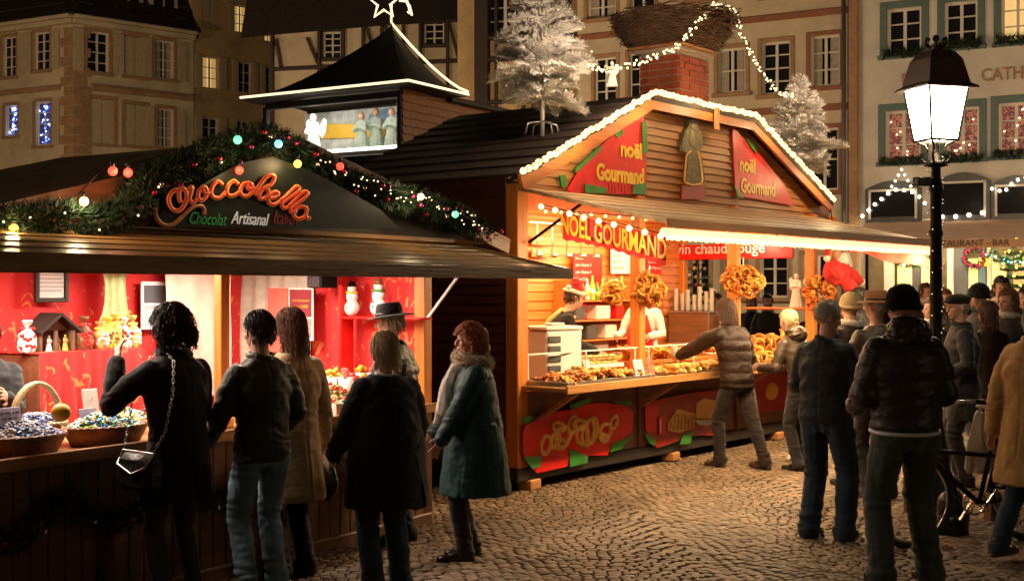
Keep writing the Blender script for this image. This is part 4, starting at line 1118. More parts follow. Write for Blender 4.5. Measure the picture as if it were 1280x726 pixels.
def robed(label, loc, h, m, rz=0., name='figurine', group=None, cat='figurine', head=None, wings=True):
    t = thing(name, label, cat, loc, rz, group); k = h
    b = MB(); b.lathe([(.22*k, 0), (.20*k, .05*k), (.13*k, .45*k), (.10*k, .66*k), (.115*k, .74*k), (.05*k, .80*k)], 20, sy=.8)
    for q in (1, -1): b.limb([(q*.10*k, 0, .73*k), (q*.15*k, -.07*k, .56*k), (q*.03*k, -.14*k, .60*k)], [.045*k, .05*k, .03*k], 8)
    me = remesh(b, .02*k, 2); displace(me, lambda p, n: .012*k*math.sin(math.atan2(p.y, p.x)*13)*max(0, 1-p.z/(.6*k))); setm(me, m); part('robe', me, None, t, 1)
    b = MB(); b.ball((0, -.01*k, .875*k), (.07*k, .075*k, .09*k), 12, 10); part('head', b, head or m, t, 1)
    if wings:
        b = MB()
        for q in (1, -1): b.prism([(q*.03*k, .60*k), (q*.22*k, .86*k), (q*.29*k, .80*k), (q*.26*k, .55*k), (q*.16*k, .42*k)], .02*k)
        for i in range(len(b.v)): b.v[i] = (b.v[i][0], b.v[i][1]+.11*k, b.v[i][2])
        part('wings', b, m, t)
    return t
x, z = FE.hit(996, 384, -.15); x2, z2 = FE.hit(996, 340, -.15)
robed('white robed figurine standing on the far end ledge of the snack stall', FE.w(x, -.15, z), z2-z, m_paper, FE.a)
b = MB(); b.cbox(-.7, .25, -.13, .13, -.03, 0); solo('ledge_shelf', 'narrow ledge across the far end under the white figurine', 'shelf', b, m_orangeh, FE.w(x, -.15, z-.001), FE.a)
def santa():
    x, z = F2.hit(1046, 362, -.30); p = F2.w(x, -.30, z); t = thing('santa_figure', 'plush father Christmas in red with white beard hanging under the flap', 'decoration', p, R(35))
    b = MB(); b.ball((0, 0, .22), (.19, .16, .17)); b.limb([(.02, 0, .30), (.30, -.10, .12)], [.09, .06]); b.limb([(-.12, -.05, .30), (-.2, -.2, .18)], [.07, .055]); b.limb([(.05, -.05, .12), (.1, -.2, -.02)], [.09, .07])
    me = remesh(b, .012, 2); displace(me, lambda p, n: .02*noise.noise(p*14)); setm(me, m_redcloth); part('suit', me, None, t, 1)
    b = MB(); b.ball((-.03, -.04, .46), (.09, .085, .10)); part('face', b, m_skin, t, 1)
    b = MB(); b.ball((.03, -.07, .40), (.10, .08, .12)); b.ball((.08, -.06, .52), (.07, .06, .09)); b.ball((.14, -.04, .33), (.08, .06, .10)); b.tube([(-.13, -.03, .50), (-.03, -.14, .52), (.07, -.05, .54)], .028, 8); b.ball((.33, -.11, .10), (.045, .045, .05)); b.ball((-.19, -.01, .38), .045)
    me = remesh(b, .010, 1); displace(me, lambda p, n: .012*noise.noise(p*30)); setm(me, m_white); part('beard_and_trim', me, None, t, 1)
    b = MB(); b.tube([(-.03, -.02, .50), (-.04, 0, .62), (-.12, 0, .66), (-.19, -.01, .52), (-.19, -.01, .40)], [.095, .07, .05, .035, .02], 12); part('pointed_hat', b, m_redcloth, t, 1)
    b = MB(); b.tube([(0, 0, .5), (0, .1, 1.0)], .006); part('hanging_cord', b, m_black, t)
santa()
# shelf and boxes at the back
b = MB()
for k in range(3): b.cbox(3.6, 5.0, 1.98, 2.26, 1.15+k*.24, 1.17+k*.24)
b.cbox(3.6, 3.62, 1.98, 2.26, .22, 1.9); b.cbox(4.98, 5.0, 1.98, 2.26, .22, 1.9); solo('back_shelf', 'low wooden shelving against the back wall of the snack stall', 'shelf', b, m_orangeh, F2.w(0, 0), F2.a)
for k, (x, z, w, m) in enumerate(((3.72, 1.175, .16, m_whitepl), (4.0, 1.175, .2, m_slate), (4.4, 1.175, .24, m_paper), (3.75, 1.415, .2, m_slate), (4.2, 1.415, .3, m_whitepl), (4.65, 1.415, .16, m_redpaint))):
    b = MB(); b.cbox(0, w, 0, .2, 0, .17, .01); b.cbox(.01, w-.01, -.004, .0, .04, .12, .002); solo('box', ['white carton at the left end of the lower back shelf', 'dark grey tin beside the left carton on the lower back shelf', 'wide white carton on the lower back shelf', 'dark tin at the left of the upper back shelf', 'wide pale box in the middle of the upper back shelf', 'red box at the right of the upper back shelf'][k], 'box', b, m, F2.w(x, 2.03, z), F2.a, 'boxes on the back shelf of the snack stall')

# ---------------------------------------------------------------- fuller counter and shelves of the snack stall
rnd = random.Random(99)
tray('second raised tray of round buns along the back of the near counter', .75, 1.9, .12, .45, 1.02, m_paper)
tray('raised wooden tray of golden pretzels behind the filled breads', 2.1, 3.9, .12, .45, 1.02, m_orangeh)
tray('raised tray of waffles and rolls before the far post', 4.1, 5.9, .12, .45, 1.02, m_paper)
b = MB()
for x0_, x1_ in ((.75, 1.9), (2.1, 3.9), (4.1, 5.9)): b.cbox(x0_, x1_, .14, .43, .946, 1.019)
solo('display_step', 'low wooden step carrying the raised trays behind the counter', 'display step', b, m_orange, F2.w(0, 0), F2.a)
bun = MB(); bun.ball((0, 0, 0), (.055, .05, .034), 12, 8); bun_me = bun.mesh('bun', m_bread); smooth(bun_me)
for k in range(44):
    o = link('bun', bun_me, None, F2.w(.82+.095*(k % 11)+rnd.uniform(-.01, .01), .18+.075*(k//11 % 3), 1.06+.05*(k//33)+rnd.uniform(0, .01)), F2.a+rnd.uniform(0, 3)); tag(o, 'round golden bun on the raised tray near the drinks cabinet', 'bun', 'buns on the raised tray')
for k in range(70):
    o = link('pretzel', pm[k % 3], None, F2.w(rnd.uniform(2.18, 3.82), rnd.uniform(.17, .40), 1.05+.13*k/70)); o.rotation_euler = (rnd.uniform(-.8, .8), rnd.uniform(-.8, .8), rnd.uniform(0, 6)); tag(o, 'golden pretzel on the raised wooden tray behind the filled breads', 'pretzel', 'pretzels on the raised wooden tray')
for k in range(40):
    o = link('bread_roll', BM[k % 2], None, F2.w(rnd.uniform(4.2, 5.8), rnd.uniform(.18, .38), 1.065+.10*k/40)); o.rotation_euler = (rnd.uniform(-.3, .3), rnd.uniform(-.3, .3), rnd.uniform(0, 6)); tag(o, 'golden roll on the raised tray before the far post', 'roll', 'rolls on the raised far tray')
cols_ = [('green', m_green), ('amber', m_gold), ('dark', m_slate), ('red', m_redpaint), ('white', m_whitepl), ('yellow', m_yel)]
ordn = ['first', 'second', 'third', 'fourth', 'fifth', 'sixth', 'seventh', 'eighth', 'ninth', 'tenth', 'eleventh', 'twelfth']
for k in range(12):
    c, m = cols_[k % 6]; b = MB(); h = .22+.04*(k % 3); b.lathe([(.032, 0), (.035, .01), (.035, h*.6), (.014, h*.78), (.013, h), (.0, h)], 12)
    t = thing('bottle', ordn[k]+' bottle from the left on top of the back shelving, '+c, 'bottle', F2.w(3.68+.11*k, 2.12, 1.655), 0, 'bottles on the back shelving'); part('glass', b, m, t, 1)
    b = MB(); b.lathe([(.0362, h*.2), (.0362, h*.45)], 12); part('bottle_label', b, m_paper if k % 2 else m_yel, t, 1)
for k in range(6):
    c, m = cols_[(k*5+1) % 6]; b = MB(); b.lathe([(.05, 0), (.055, .02), (.055, .12), (.045, .14), (.045, .16)], 14); t = thing('jar', ordn[k]+' lidded '+c+' jar from the left along the rear of the counter', 'jar', F2.w(.9+.75*k, .52, .947), 0, 'jars along the rear of the snack counter'); part('body', b, m, t, 1)
    b = MB(); b.lathe([(.05, .16), (.05, .18)], 14); part('lid', b, m_steel, t)
for k in range(5):
    x, z = 2.55+.28*k, 2.42; t = thing('ladle', ordn[k]+' steel ladle from the left hanging below the ceiling', 'ladle', F2.w(x, 1.7, z), F2.a, 'ladles hanging in the snack stall'); b = MB(); b.tube([(0, 0, .1), (0, 0, -.22)], .008, 6); part('handle', b, m_steel, t, 1); b = MB(); b.ball((.0, -.03, -.25), (.045, .045, .03)); part('bowl', b, m_steel, t, 1)
b = MB(); b.tube([F2.w(2.4, 1.7, 2.53)-F2.w(2.4, 1.7, 2.53), F2.w(3.8, 1.7, 2.53)-F2.w(2.4, 1.7, 2.53)], .01, 6); solo('hanging_rail', 'steel rail carrying the ladles under the stall ceiling', 'rail', b, m_steel, F2.w(2.4, 1.7, 2.53))
leaning_board('broad white menu sheet on the back wall right of the red price board', 727, 760, 405, 440, 2.20, m_paper, 3, m_print, title=words)
# ---------------------------------------------------------------- chocolate stall on the left
def drape(fr, x0, x1, y, z0, z1, amp, folds, m, name, parent=None, label=None, cat=None, pinch=0., seed=0, group=None, ax='x', nz_=10):
    b = MB(); n = max(12, int(folds*8)); P = {}
    for i in range(n+1):
        for j in range(nz_+1):
            u, f = i/n, j/nz_; xc = (x0+x1)/2; k = 1-pinch*math.sin(f*3.14)**.7; x = xc+((x0+(x1-x0)*u)-xc)*k
            o = -amp*(.5+.5*math.sin(u*folds*6.283+.8*math.sin(f*3+seed)))*(.35+.65*f)-.01*noise.noise(V((u*5, f*4, seed)))
            z = z1+(z0-z1)*f
            P[i, j] = b.av((x, y+o, z) if ax == 'x' else (y+o, x, z))
    for i in range(n):
        for j in range(nz_): b.af(P[i, j], P[i+1, j], P[i+1, j+1], P[i, j+1])
    if parent: return part(name, b, m, parent, 1)
    return solo(name, label, cat, b, m, fr.w(0, 0), fr.a, group, 1)
S1 = thing('market_stall', 'low gabled chocolate stall with fir garland, script sign and red fabric inside', 'market stall', F1.w(0, 0), F1.a)
def stall1():
    rt = S1; x0, x1, D = -5.7, 0., 1.9
    b = MB()
    k = 0; x = x0
    while x < x1-.02: b.cbox(x+.002, x+.108, 0, .03, .05, .87, .006); x += .11
    b.box(x0, x1, .03, .06, .05, .87); b.cbox(x0, x1, -.02, .06, .0, .09); part('front_panel', b, m_brownwood, rt)
    b = MB(); b.cbox(x0, x1+.03, -.09, .62, .875, .915, .006); b.cbox(x0, x1+.03, -.11, -.085, .865, .935, .005); part('counter', b, m_counter, rt)
    for x, w in ((-.085, .10), (-2.17, .075)):
        b = MB(); b.cbox(x, x+w, .0 if x > -1 else .05, .10 if x > -1 else .12, .05 if x > -1 else .915, 2.14, .006); part('post', b, m_orange, rt)
    b = MB(); b.box(x0, x1, D, D+.04, .05, 2.14); b.box(-.02, .0, .1, D, .05, 2.14); b.box(x0, x0+.02, .1, D, .05, 2.14); part('outer_wall', b, m_brownwood, rt)
    b = MB(); b.box(x0+.02, x1-.02, .1, D, .04, .08); part('floor', b, m_brownwood, rt)
    drape(F1, x0, x1-.03, D-.02, .1, 2.13, .05, 21, m_redfab, 'back_drape', rt)
    drape(F1, .12, D, -.03, .1, 2.13, .04, 9, m_redfab, 'end_drape', rt, ax='y')
    # sagging pink ceiling cloth
    b = MB(); n, m = 40, 10; P = {}
    for i in range(n+1):
        for j in range(m+1):
            u, f = i/n, j/m; P[i, j] = b.av((x0+(x1-x0)*u, -.0+D*f, 2.12-.07*abs(math.sin(u*9.4))*math.sin(f*3.14)-(.09*abs(math.sin(u*7.3+.4)) if j == 0 else 0)))
    for i in range(n):
        for j in range(m): b.af(P[i, j], P[i+1, j], P[i+1, j+1], P[i, j+1])
    part('ceiling_cloth', b, m_pinkfab, rt, 1)
    # flap
    b = MB(); NB = 7; A = .02; S_ = 1.06; s0z = lambda s: 2.15-.215*s
    for i in range(NB):
        a, c = S_*i/NB, S_*(i+1)/NB
        q = [(x0, -A-a, s0z(a)-.003), (.227, -A-a, s0z(a)-.003), (.227, -A-c, s0z(c)+.004), (x0, -A-c, s0z(c)+.004)]
        I = [b.av(p) for p in q+[(x, y, z-.03) for x, y, z in q]]
        for f in ((0, 3, 2, 1), (4, 5, 6, 7), (0, 1, 5, 4), (1, 2, 6, 5), (2, 3, 7, 6), (3, 0, 4, 7)): b.af(*[I[k] for k in f])
    flap = part('flap', b, m_flap1, rt)
    b = MB(); b.cbox(x0, .25, -1.11, -1.075, 1.865, 1.945, .006); b.bar((.238, -.02, 2.14), (.238, -1.09, 1.915), .03, .05); part('flap_edge', b, m_flap1, flap)
    b = MB(); b.bar((-.10, -.02, 1.55), (-.10, -.42, 2.0), .018); part('strut', b, m_whitepl, rt)
    b = MB(); b.cbox(x0, .25, -.05, .0, 2.15, 2.185, .004); part('hinge_ledge', b, m_counter, rt)
    # gable
    b = MB(); b.prism([(-3.8, 2.18), (.8, 2.18), (.8, 2.20), (-1.65, 2.73), (-3.8, 2.20)], .03); part('gable_wall', b, m_darkw, rt)
    b = MB()
    for a, c in (((-3.95, 2.165), (-1.65, 2.75)), ((-1.65, 2.75), (.95, 2.165))): b.bar((a[0], -.10, a[1]-.02), (c[0], -.10, c[1]-.02), .03, .12)
    part('bargeboard', b, m_brownwood, rt)
    b = MB()
    for a, c in (((-4.1, 2.13), (-1.65, 2.765)), ((-1.65, 2.765), (1.0, 2.16))):
        nseg = 14; P = {}
        for i in range(nseg+1):
            for j in range(13):
                u, f = i/nseg, j/12; P[i, j] = b.av((a[0]+(c[0]-a[0])*u, -.12+2.35*f, a[1]+(c[1]-a[1])*u+.012*math.sin(f*19+u*3)*math.sin(u*3.1)+.01))
        for i in range(nseg):
            for j in range(12): b.af(P[i, j], P[i+1, j], P[i+1, j+1], P[i, j+1])
    part('roof', b, m_roof2, rt, 1)
stall1()
# --- script sign
def stroke(pts, r, m, par, yy, name='script_lettering'):
    b = MB()
    for s in pts:
        q = [F1.hit(u, v, yy) for u, v in s]
        if len(q) > 2:
            out = []
            for i in range(len(q)-1):
                p0, p1, p2, p3 = q[max(i-1, 0)], q[i], q[i+1], q[min(i+2, len(q)-1)]
                for k in range(5):
                    t = k/5; out.append(tuple(.5*((2*p1[c])+(-p0[c]+p2[c])*t+(2*p0[c]-5*p1[c]+4*p2[c]-p3[c])*t*t+(-p0[c]+3*p1[c]-3*p2[c]+p3[c])*t**3) for c in (0, 1)))
            out.append(q[-1]); q = out
        b.tube([(x-O[0], yy, z-O[1]) for x, z in q], r, 6)
    return part(name, b, m, par, 1)
SY = -.31
O = F1.hit(186, 284, SY)
def sign1():
    global O
    t = thing('shop_sign', 'dark gable sign with looping orange script Cioccobella over small tricolour script', 'sign', F1.w(O[0], 0, O[1]), F1.a)
    out = [F1.hit(u, v, SY) for u, v in [(186,284),(205,262),(250,232),(300,204),(340,196),(385,212),(430,236),(475,262),(500,286)]]
    b = MB(); b.prism([(x-O[0], z-O[1]) for x, z in out], .02)
    b.v = [(x, y+SY+.018, z) for x, y, z in b.v]; part('board', b, M('sign_green_black', (.004, .007, .004), .5, var=.3, vs=3, spec=.2), t)
    s = 260/1280; f = lambda L: [(180+a*s, 190+c*s) for a, c in L]
    m_o = M('orange_script', (.85, .26, .06), .4, var=.1, emit=(1, .25, .05), es=.12); m_i = M('red_script', (.70, .03, .015), .4, var=.1, emit=(1, .05, .02), es=.06)
    yy = SY-.012
    S = [
        [(215,235),(185,238),(160,265),(152,300),(170,345),(205,362),(235,345),(258,300),(262,255),(245,225),(222,235),(215,275),(225,310)],      # C
        [(275,232),(295,215),(290,250),(280,290),(300,312),(325,290)],                                                    # i
        [(368,215),(340,235),(332,275),(350,298),(378,280),(388,240),(372,215),(360,230),(385,255),(415,250)],              # o
        [(480,200),(455,182),(425,205),(412,250),(430,280),(465,282),(500,250)],                                           # c
        [(578,198),(555,180),(522,200),(508,240),(522,268),(555,268),(590,245)],                                            # c
        [(645,192),(612,198),(592,235),(605,268),(640,270),(668,240),(662,200),(645,192),(640,225),(690,225)],              # o
        [(690,270),(700,225),(745,160),(785,142),(803,160),(780,200),(735,225),(715,250),(712,285),(740,285),(768,255),(760,230)], # b
        [(775,285),(815,275),(825,252),(800,248),(770,275),(768,310),(795,325),(835,305)],                                   # e
        [(840,300),(890,255),(935,215),(955,222),(940,250),(890,285),(850,320),(858,345),(880,340)],                         # l
        [(888,335),(930,290),(985,245),(1008,255),(985,285),(935,320),(905,350),(908,372),(935,365)],                        # l
        [(1000,345),(965,335),(930,360),(925,395),(955,412),(990,395),(1005,350),(995,385),(1005,410),(1020,405)],            # a
    ]
    stroke([f(x) for x in S], .0135, m_o, t, yy); stroke([f(x) for x in S], .0062, m_i, t, yy-.012, 'script_core')
    stroke([f([(70,345),(75,400),(105,440),(150,452),(200,430),(250,380),(300,340),(345,332),(368,350),(368,385)])], .0125, M('tan_script', (.55, .26, .09), .4, var=.1), t, yy)
    def small(txt, u, w, m, k=1.):
        a = F1.hit(180+u*s, 190+440*s, yy); c = F1.hit(180+(u+w)*s, 190+440*s, yy)
        me = fat_text(txt, .1, depth=.03, off=.0, shear=.4); xs = [v.co.x for v in me.vertices]; q = (c[0]-a[0])/(max(xs)-min(xs))
        for v in me.vertices: v.co = V(((v.co.x-min(xs))*q+a[0]-O[0], yy+v.co.y*.1+.006, a[1]-O[1]+v.co.z*q*1.25*k))
        setm(me, m); part('small_lettering', me, None, t)
    small('Chocolat', 285, 230, M('green_script', (.03, .25, .06), .5, var=0, emit=(.05, .6, .1), es=.05)); small('Artisanal', 540, 235, M('white_script', (.7, .7, .7), .5, var=0, emit=(1, 1, 1), es=.15)); small('Italien', 800, 150, M('dark_red_script', (.25, .02, .02), .5, var=0))
sign1()
# --- garlands
rnd = random.Random(21)
gp = []
for u, v in ((158, 250), (178, 236), (205, 219), (250, 199), (300, 181), (338, 171), (362, 186), (395, 208), (435, 227), (480, 243), (530, 257), (575, 273), (606, 291)):
    x, z = F1.hit(u, v, -.20); gp.append(F1.w(x, -.20, z))
t = thing('fir_garland', 'thick dark fir garland following the gable of the chocolate stall', 'garland', gp[0])
part('foliage', garland_mb([p-gp[0] for p in gp], .085, 950, rnd, .055, .0034), m_needle, t)
bq = resample(gp, 34)
bulbs(t, [p-gp[0]+F1.y*(-.13)+V((0, 0, rnd.uniform(-.1, .06))) for p in bq], .017, [m_bauM, m_bauR, m_bauS, m_bauM], .05, rnd, 'bauble')
g2 = []
for u, v in ((-30, 282), (10, 278), (50, 274), (95, 276), (135, 272), (165, 262), (185, 240)):
    x, z = F1.hit(u, v, -.30); g2.append(F1.w(x, -.30, z))
t = thing('fir_garland', 'short sparkling fir garland lying on the left end of the brown flap', 'garland', g2[0])
part('foliage', garland_mb([p-g2[0] for p in g2], .088, 1100, rnd, .05, .0034), m_needle, t)
bulbs(t, [p-g2[0]+F1.y*(-.10) for p in resample(g2, 6)], .006, m_bulbc, .06, rnd)
# big coloured bulbs
B = [(297,175,m_bulbg),(348,180,m_bulbb),(372,205,m_bulby),(299,213,m_bulbr),(425,208,m_bulbr),(105,252,m_bulbw),(160,216,m_bulbr),(141,214,m_bulbr),(526,246,m_bulbw),(569,268,m_bulbg),(17,286,m_bulby)]  # leftmost red bulb is added to stand for a glow reflected on the roof
t0 = F1.w(-1.5, -.3, 2.9); t = thing('string_lights', 'ten large coloured bulbs along the chocolate stall garland and one added for a roof reflection', 'string lights', t0)
P = []
for u, v, m in sorted(B, key=lambda q: q[0]):
    x, z = F1.hit(u, v, -.33); P.append((F1.w(x, -.33, z)-t0, m))
b = MB(); b.tube([p+F1.y*.06+V((0, 0, .03)) for p, m in P], .004, 5); part('cable', b, m_black, t, 1)
for p, m in P:
    bulbs(t, [p], .026, m)
    b = MB(); b.tube([p+V((0, 0, .02)), p+V((0, 0, .05))], .012, 8); part('socket', b, m_black, t, 1)
tw = []
for u, v in ((400, 198), (435, 216), (480, 234), (530, 246), (575, 266), (606, 285)):
    x, z = F1.hit(u, v, -.33); tw.append(F1.w(x, -.33, z))
string_lights('fine white fairy lights in the right end of the gable garland', 'fairy lights', tw, 46, .0055, m_bulbc, jit=.05, rnd=rnd, cable=.002)
# swag of fir on the front panel
sw = []
for a, c in ((-5.0, -4.2), (-4.2, -3.5), (-3.5, -2.75), (-2.75, -2.0), (-2.0, -1.2), (-1.2, -.35)):
    sw += catenary(F1.w(a, -.10, .72), F1.w(c, -.10, .72), .22, 9)[:-1]
t = thing('fir_garland', 'dark fir swag looped along the wooden front below the sweets counter', 'garland', sw[0])
part('foliage', garland_mb([p-sw[0] for p in sw], .055, 420, rnd, .05, .0034), m_needle, t)
bulbs(t, [p-sw[0]-F1.y*.07 for p in resample(sw, 22)], .014, [m_bauS, m_bauR], .03, rnd, 'bauble')

# --- tube lights, posters, drapes inside
for k, (u0, u1, v) in enumerate(((66, 112, 336), (168, 206, 335))):
    a, c = F1.hit(u0, v, 1.45), F1.hit(u1, v, 1.45); w = c[0]-a[0]; t = thing('tube_light', ['white fluorescent tube above the framed picture', 'white fluorescent tube above the pale poster'][k], 'tube light', F1.w(a[0], 1.45, a[1]), F1.a, 'tube lights in the chocolate stall')
    b = MB(); b.cbox(0, w, -.03, .03, .02, .06, .005); part('fitting', b, m_whitepl, t); b = MB(); b.tube([(.02, 0, 0), (w-.02, 0, 0)], .016, 10); part('tube', b, m_tube, t, 1)
def flat(fr, y, u0, u1, v0, v1, name, label, cat, m, frame=None, inner=None, group=None, lines=0, ax_tilt=0):
    a, c = fr.hit(u0, v1, y), fr.hit(u1, v0, y); w, h = c[0]-a[0], c[1]-a[1]; t = thing(name, label, cat, fr.w(a[0], y, a[1]), fr.a, group)
    f = .03 if frame else 0.
    b = MB(); b.cbox(f, w-f, -.015, -.003, f, h-f, .003); part('sheet', b, m, t)
    if frame:
        b = MB(); b.cbox(0, f, -.03, 0, 0, h, .004); b.cbox(w-f, w, -.03, 0, 0, h, .004); b.cbox(f, w-f, -.03, 0, 0, f, .004); b.cbox(f, w-f, -.03, 0, h-f, h, .004); part('frame', b, frame, t)
    if inner:
        for (p0, p1, q0, q1, mm) in inner: b = MB(); b.box(w*p0, w*p1, -.0175, -.0155, h*q0, h*q1); part('print', b, mm, t)
    if lines:
        b = MB(); r = random.Random(lines)
        for k in range(lines):
            z = h*(.88-.74*k/lines); x = w*.14
            while x < w*.8: l = r.uniform(.03, .12)*w; b.box(x, x+l, -.0175, -.0155, z, z+.012); x += l+.02*w
        part('writing', b, M('grey_ink%d' % lines, (.42, .42, .44), .7, var=0), t)
    return t
flat(F1, 1.80, 42, 83, 318, 378, 'framed_picture', 'white sheet in a dark wooden frame on the red cloth', 'picture', m_paper, m_darkw, lines=9)
flat(F1, 1.80, 175, 214, 352, 412, 'poster', 'pale white and grey photo poster left of the post', 'poster', m_paper, None, [(.08, .92, .55, .92, m_slate), (.1, .55, .08, .5, M('grey_photo', (.32, .34, .36), .5, var=.6, vs=9)), (.6, .92, .08, .5, m_whitepl)])
drape(F1, F1.hx(122, 1.72), F1.hx(162, 1.72), 1.72, F1.hit(140, 400, 1.72)[1], F1.hit(140, 326, 1.72)[1], .03, 3, m_greenfab, 'hanging_cloth', None, 'pale green cloth gathered at its middle on the red wall', 'cloth', pinch=.35)
drape(F1, F1.hx(206, 1.70), F1.hx(287, 1.70), 1.70, .95, 2.08, .03, 3, M('blush_drape', (.80, .42, .34), .8), 'hanging_cloth', None, 'blush pink drape between the poster and the middle post', 'cloth')
# end wall of stall 1, frame looking at x=0 plane from inside
FW = Frame(F1.w(-.08, 1.9), F1.a-math.pi/2)
drape(FW, FW.hx(303), FW.hx(392), 0.0, FW.hit(350, 480)[1], FW.hit(350, 326)[1], .05, 5, m_palefab, 'hanging_cloth', None, 'cream drape hanging right of the middle post', 'cloth')
flat(FW, -.10, 336, 361, 360, 440, 'notice', 'plain pink red notice left of the dark red poster', 'notice', m_pinkfab)
flat(FW, -.10, 362, 393, 360, 425, 'poster', 'dark red poster with a white border and pale lower half', 'poster', m_paper, None, [(.06, .94, .45, .97, M('wine_print', (.22, .02, .03), .5, var=.2)), (.2, .8, .62, .68, m_gold), (.15, .85, .74, .78, m_gold), (.06, .94, .06, .42, M('mixed_print', (.55, .22, .2), .5, var=.5, vs=20))])
t = thing('loudspeaker', 'black loudspeaker hung under the ceiling cloth beside the red poster', 'loudspeaker', FW.w(FW.hx(403, -.2), -.2, FW.hit(403, 360, -.2)[1]), FW.a-.3)
b = MB(); b.cbox(-.10, .10, -.08, .08, 0, .17, .01); part('cabinet', b, m_black, t); b = MB()
for k in range(8): b.box(-.09+k*.023, -.078+k*.023, -.085, -.081, .012, .158)
part('grille', b, m_slate, t)
sx0, sx1, sz = FW.hx(424, -.15), FW.hx(527, -.15), FW.hit(470, 396, -.15)[1]
b = MB(); b.cbox(sx0, sx1, -.17, .0, -.02, 0); b.cbox(sx0, sx0+.03, -.17, 0, -.62, .25); drp = solo('wall_shelf', 'red shelf on the right wall carrying the figurines', 'shelf', b, m_redpaint, FW.w(0, 0, sz), FW.a)
def jar_figure(label, px, h, m1, m2, fr, y, z, seed, cat='figurine', group='figurines on the red shelf'):
    t = thing('snowman_figurine', label, cat, fr.w(fr.hx(px, y), y, z), fr.a, group)
    b = MB(); b.ball((0, 0, h*.24), (h*.24, h*.22, h*.25)); b.ball((0, 0, h*.56), (h*.19, h*.17, h*.19)); b.ball((0, 0, h*.80), (h*.14, h*.13, h*.14)); me = remesh(b, .01, 1); setm(me, m1); part('body', me, None, t, 1)
    b = MB(); b.lathe([(h*.15, h*.86), (h*.12, h*.88), (h*.10, h*1.0), (.001, h*1.02)], 14); part('hat', b, m2, t, 1)
    b = MB(); b.tube([(h*.16*math.cos(a), h*.15*math.sin(a), h*.69) for a in [6.283*k/14 for k in range(14)]], h*.035, 6, closed=True); b.ball((-.02*h, -.2*h, .40*h), h*.03); b.ball((-.02*h, -.23*h, .28*h), h*.03); part('scarf', b, m_yel if seed == 1 else m_green, t, 1)
jar_figure('white snowman figurine with a yellow scarf at the left end of the red shelf', 440, .27, m_whitepl, m_black, FW, -.09, sz, 1)
jar_figure('dark and white figurine partly behind the black hat', 473, .29, m_paper, m_brownwood, FW, -.09, sz, 2)
# red covered step with nativity hut and sweets bags
zt_ = F1.hit(100, 438, 1.45)[1]; xa, xb = F1.hx(30, 1.45), F1.hx(176, 1.3)
t = thing('covered_table', 'side table under a red gold patterned cloth behind the baskets', 'table', F1.w(0, 0), F1.a)
b = MB(); b.cbox(xa, xb, 1.3, 1.78, .1, zt_-.006); part('table', b, m_brownwood, t)
dr = MB(); n = 90; P = {}
for i in range(n+1):
    for j in range(9):
        x = xa-.01+(xb-xa+.02)*i/n; f = j/8; P[i, j] = dr.av((x, 1.285-.03*f*(1+math.sin(i*.55+.7*math.sin(i*.13))), zt_+.004-f*.75))
for i in range(n):
    for j in range(8): dr.af(P[i, j], P[i+1, j], P[i+1, j+1], P[i, j+1])
dr.box(xa-.01, xb+.01, 1.285, 1.79, zt_-.003, zt_+.006); part('tablecloth', dr, m_redfab, t, 40)
def hut():
    a, c = F1.hit(47, 439, 1.42), F1.hit(96, 391, 1.42); w = (c[0]-a[0]); h = c[1]-a[1]; t = thing('nativity_hut', 'small dark wooden nativity hut with a pitched roof', 'model house', F1.w((a[0]+c[0])/2, 1.5, zt_+.006), F1.a)
    k = w/2; b = MB(); b.cbox(-k*.9, k*.9, .06, .09, 0, h*.55, .003); b.cbox(-k*.9, -k*.8, -.09, .06, 0, h*.55, .003); b.cbox(k*.8, k*.9, -.09, .06, 0, h*.55, .003); b.prism([(-k*.9, h*.55), (k*.9, h*.55), (0, h*.95)], .02)
    b.bar((-k*.15, -.09, 0), (-k*.15, -.09, h*.55), .02); part('walls', b, m_twig, t)
    b = MB()
    for q in (1, -1):
        b.bar((0, -.02, h), (q*k*1.08, -.02, h*.5), .22, .02, up=(0, 0, 1))
    part('roof', b, m_darkw, t)
    for q, m in ((-.35, m_paper), (.05, m_brownwood), (.4, m_gold)):
        robed(['pale', 'brown', 'tan'][int(q > -.3)+int(q > .2)]+' little figure standing in the nativity hut', F1.w((a[0]+c[0])/2+q*k*1.1, 1.43, zt_+.006), h*.45, m, F1.a, wings=False, group='figures in the nativity hut')
hut()
rnd = random.Random(31); pal = [m_gold, m_whitepl, m_redpaint, m_yel, m_bread, m_green, m_paper, m_brownwood]
names = [('white', m_whitepl), ('brown', m_brownwood), ('cream', m_bread), ('yellow', m_yel), ('gold', m_gold), ('white and tan', m_paper), ('tan', m_gold)]
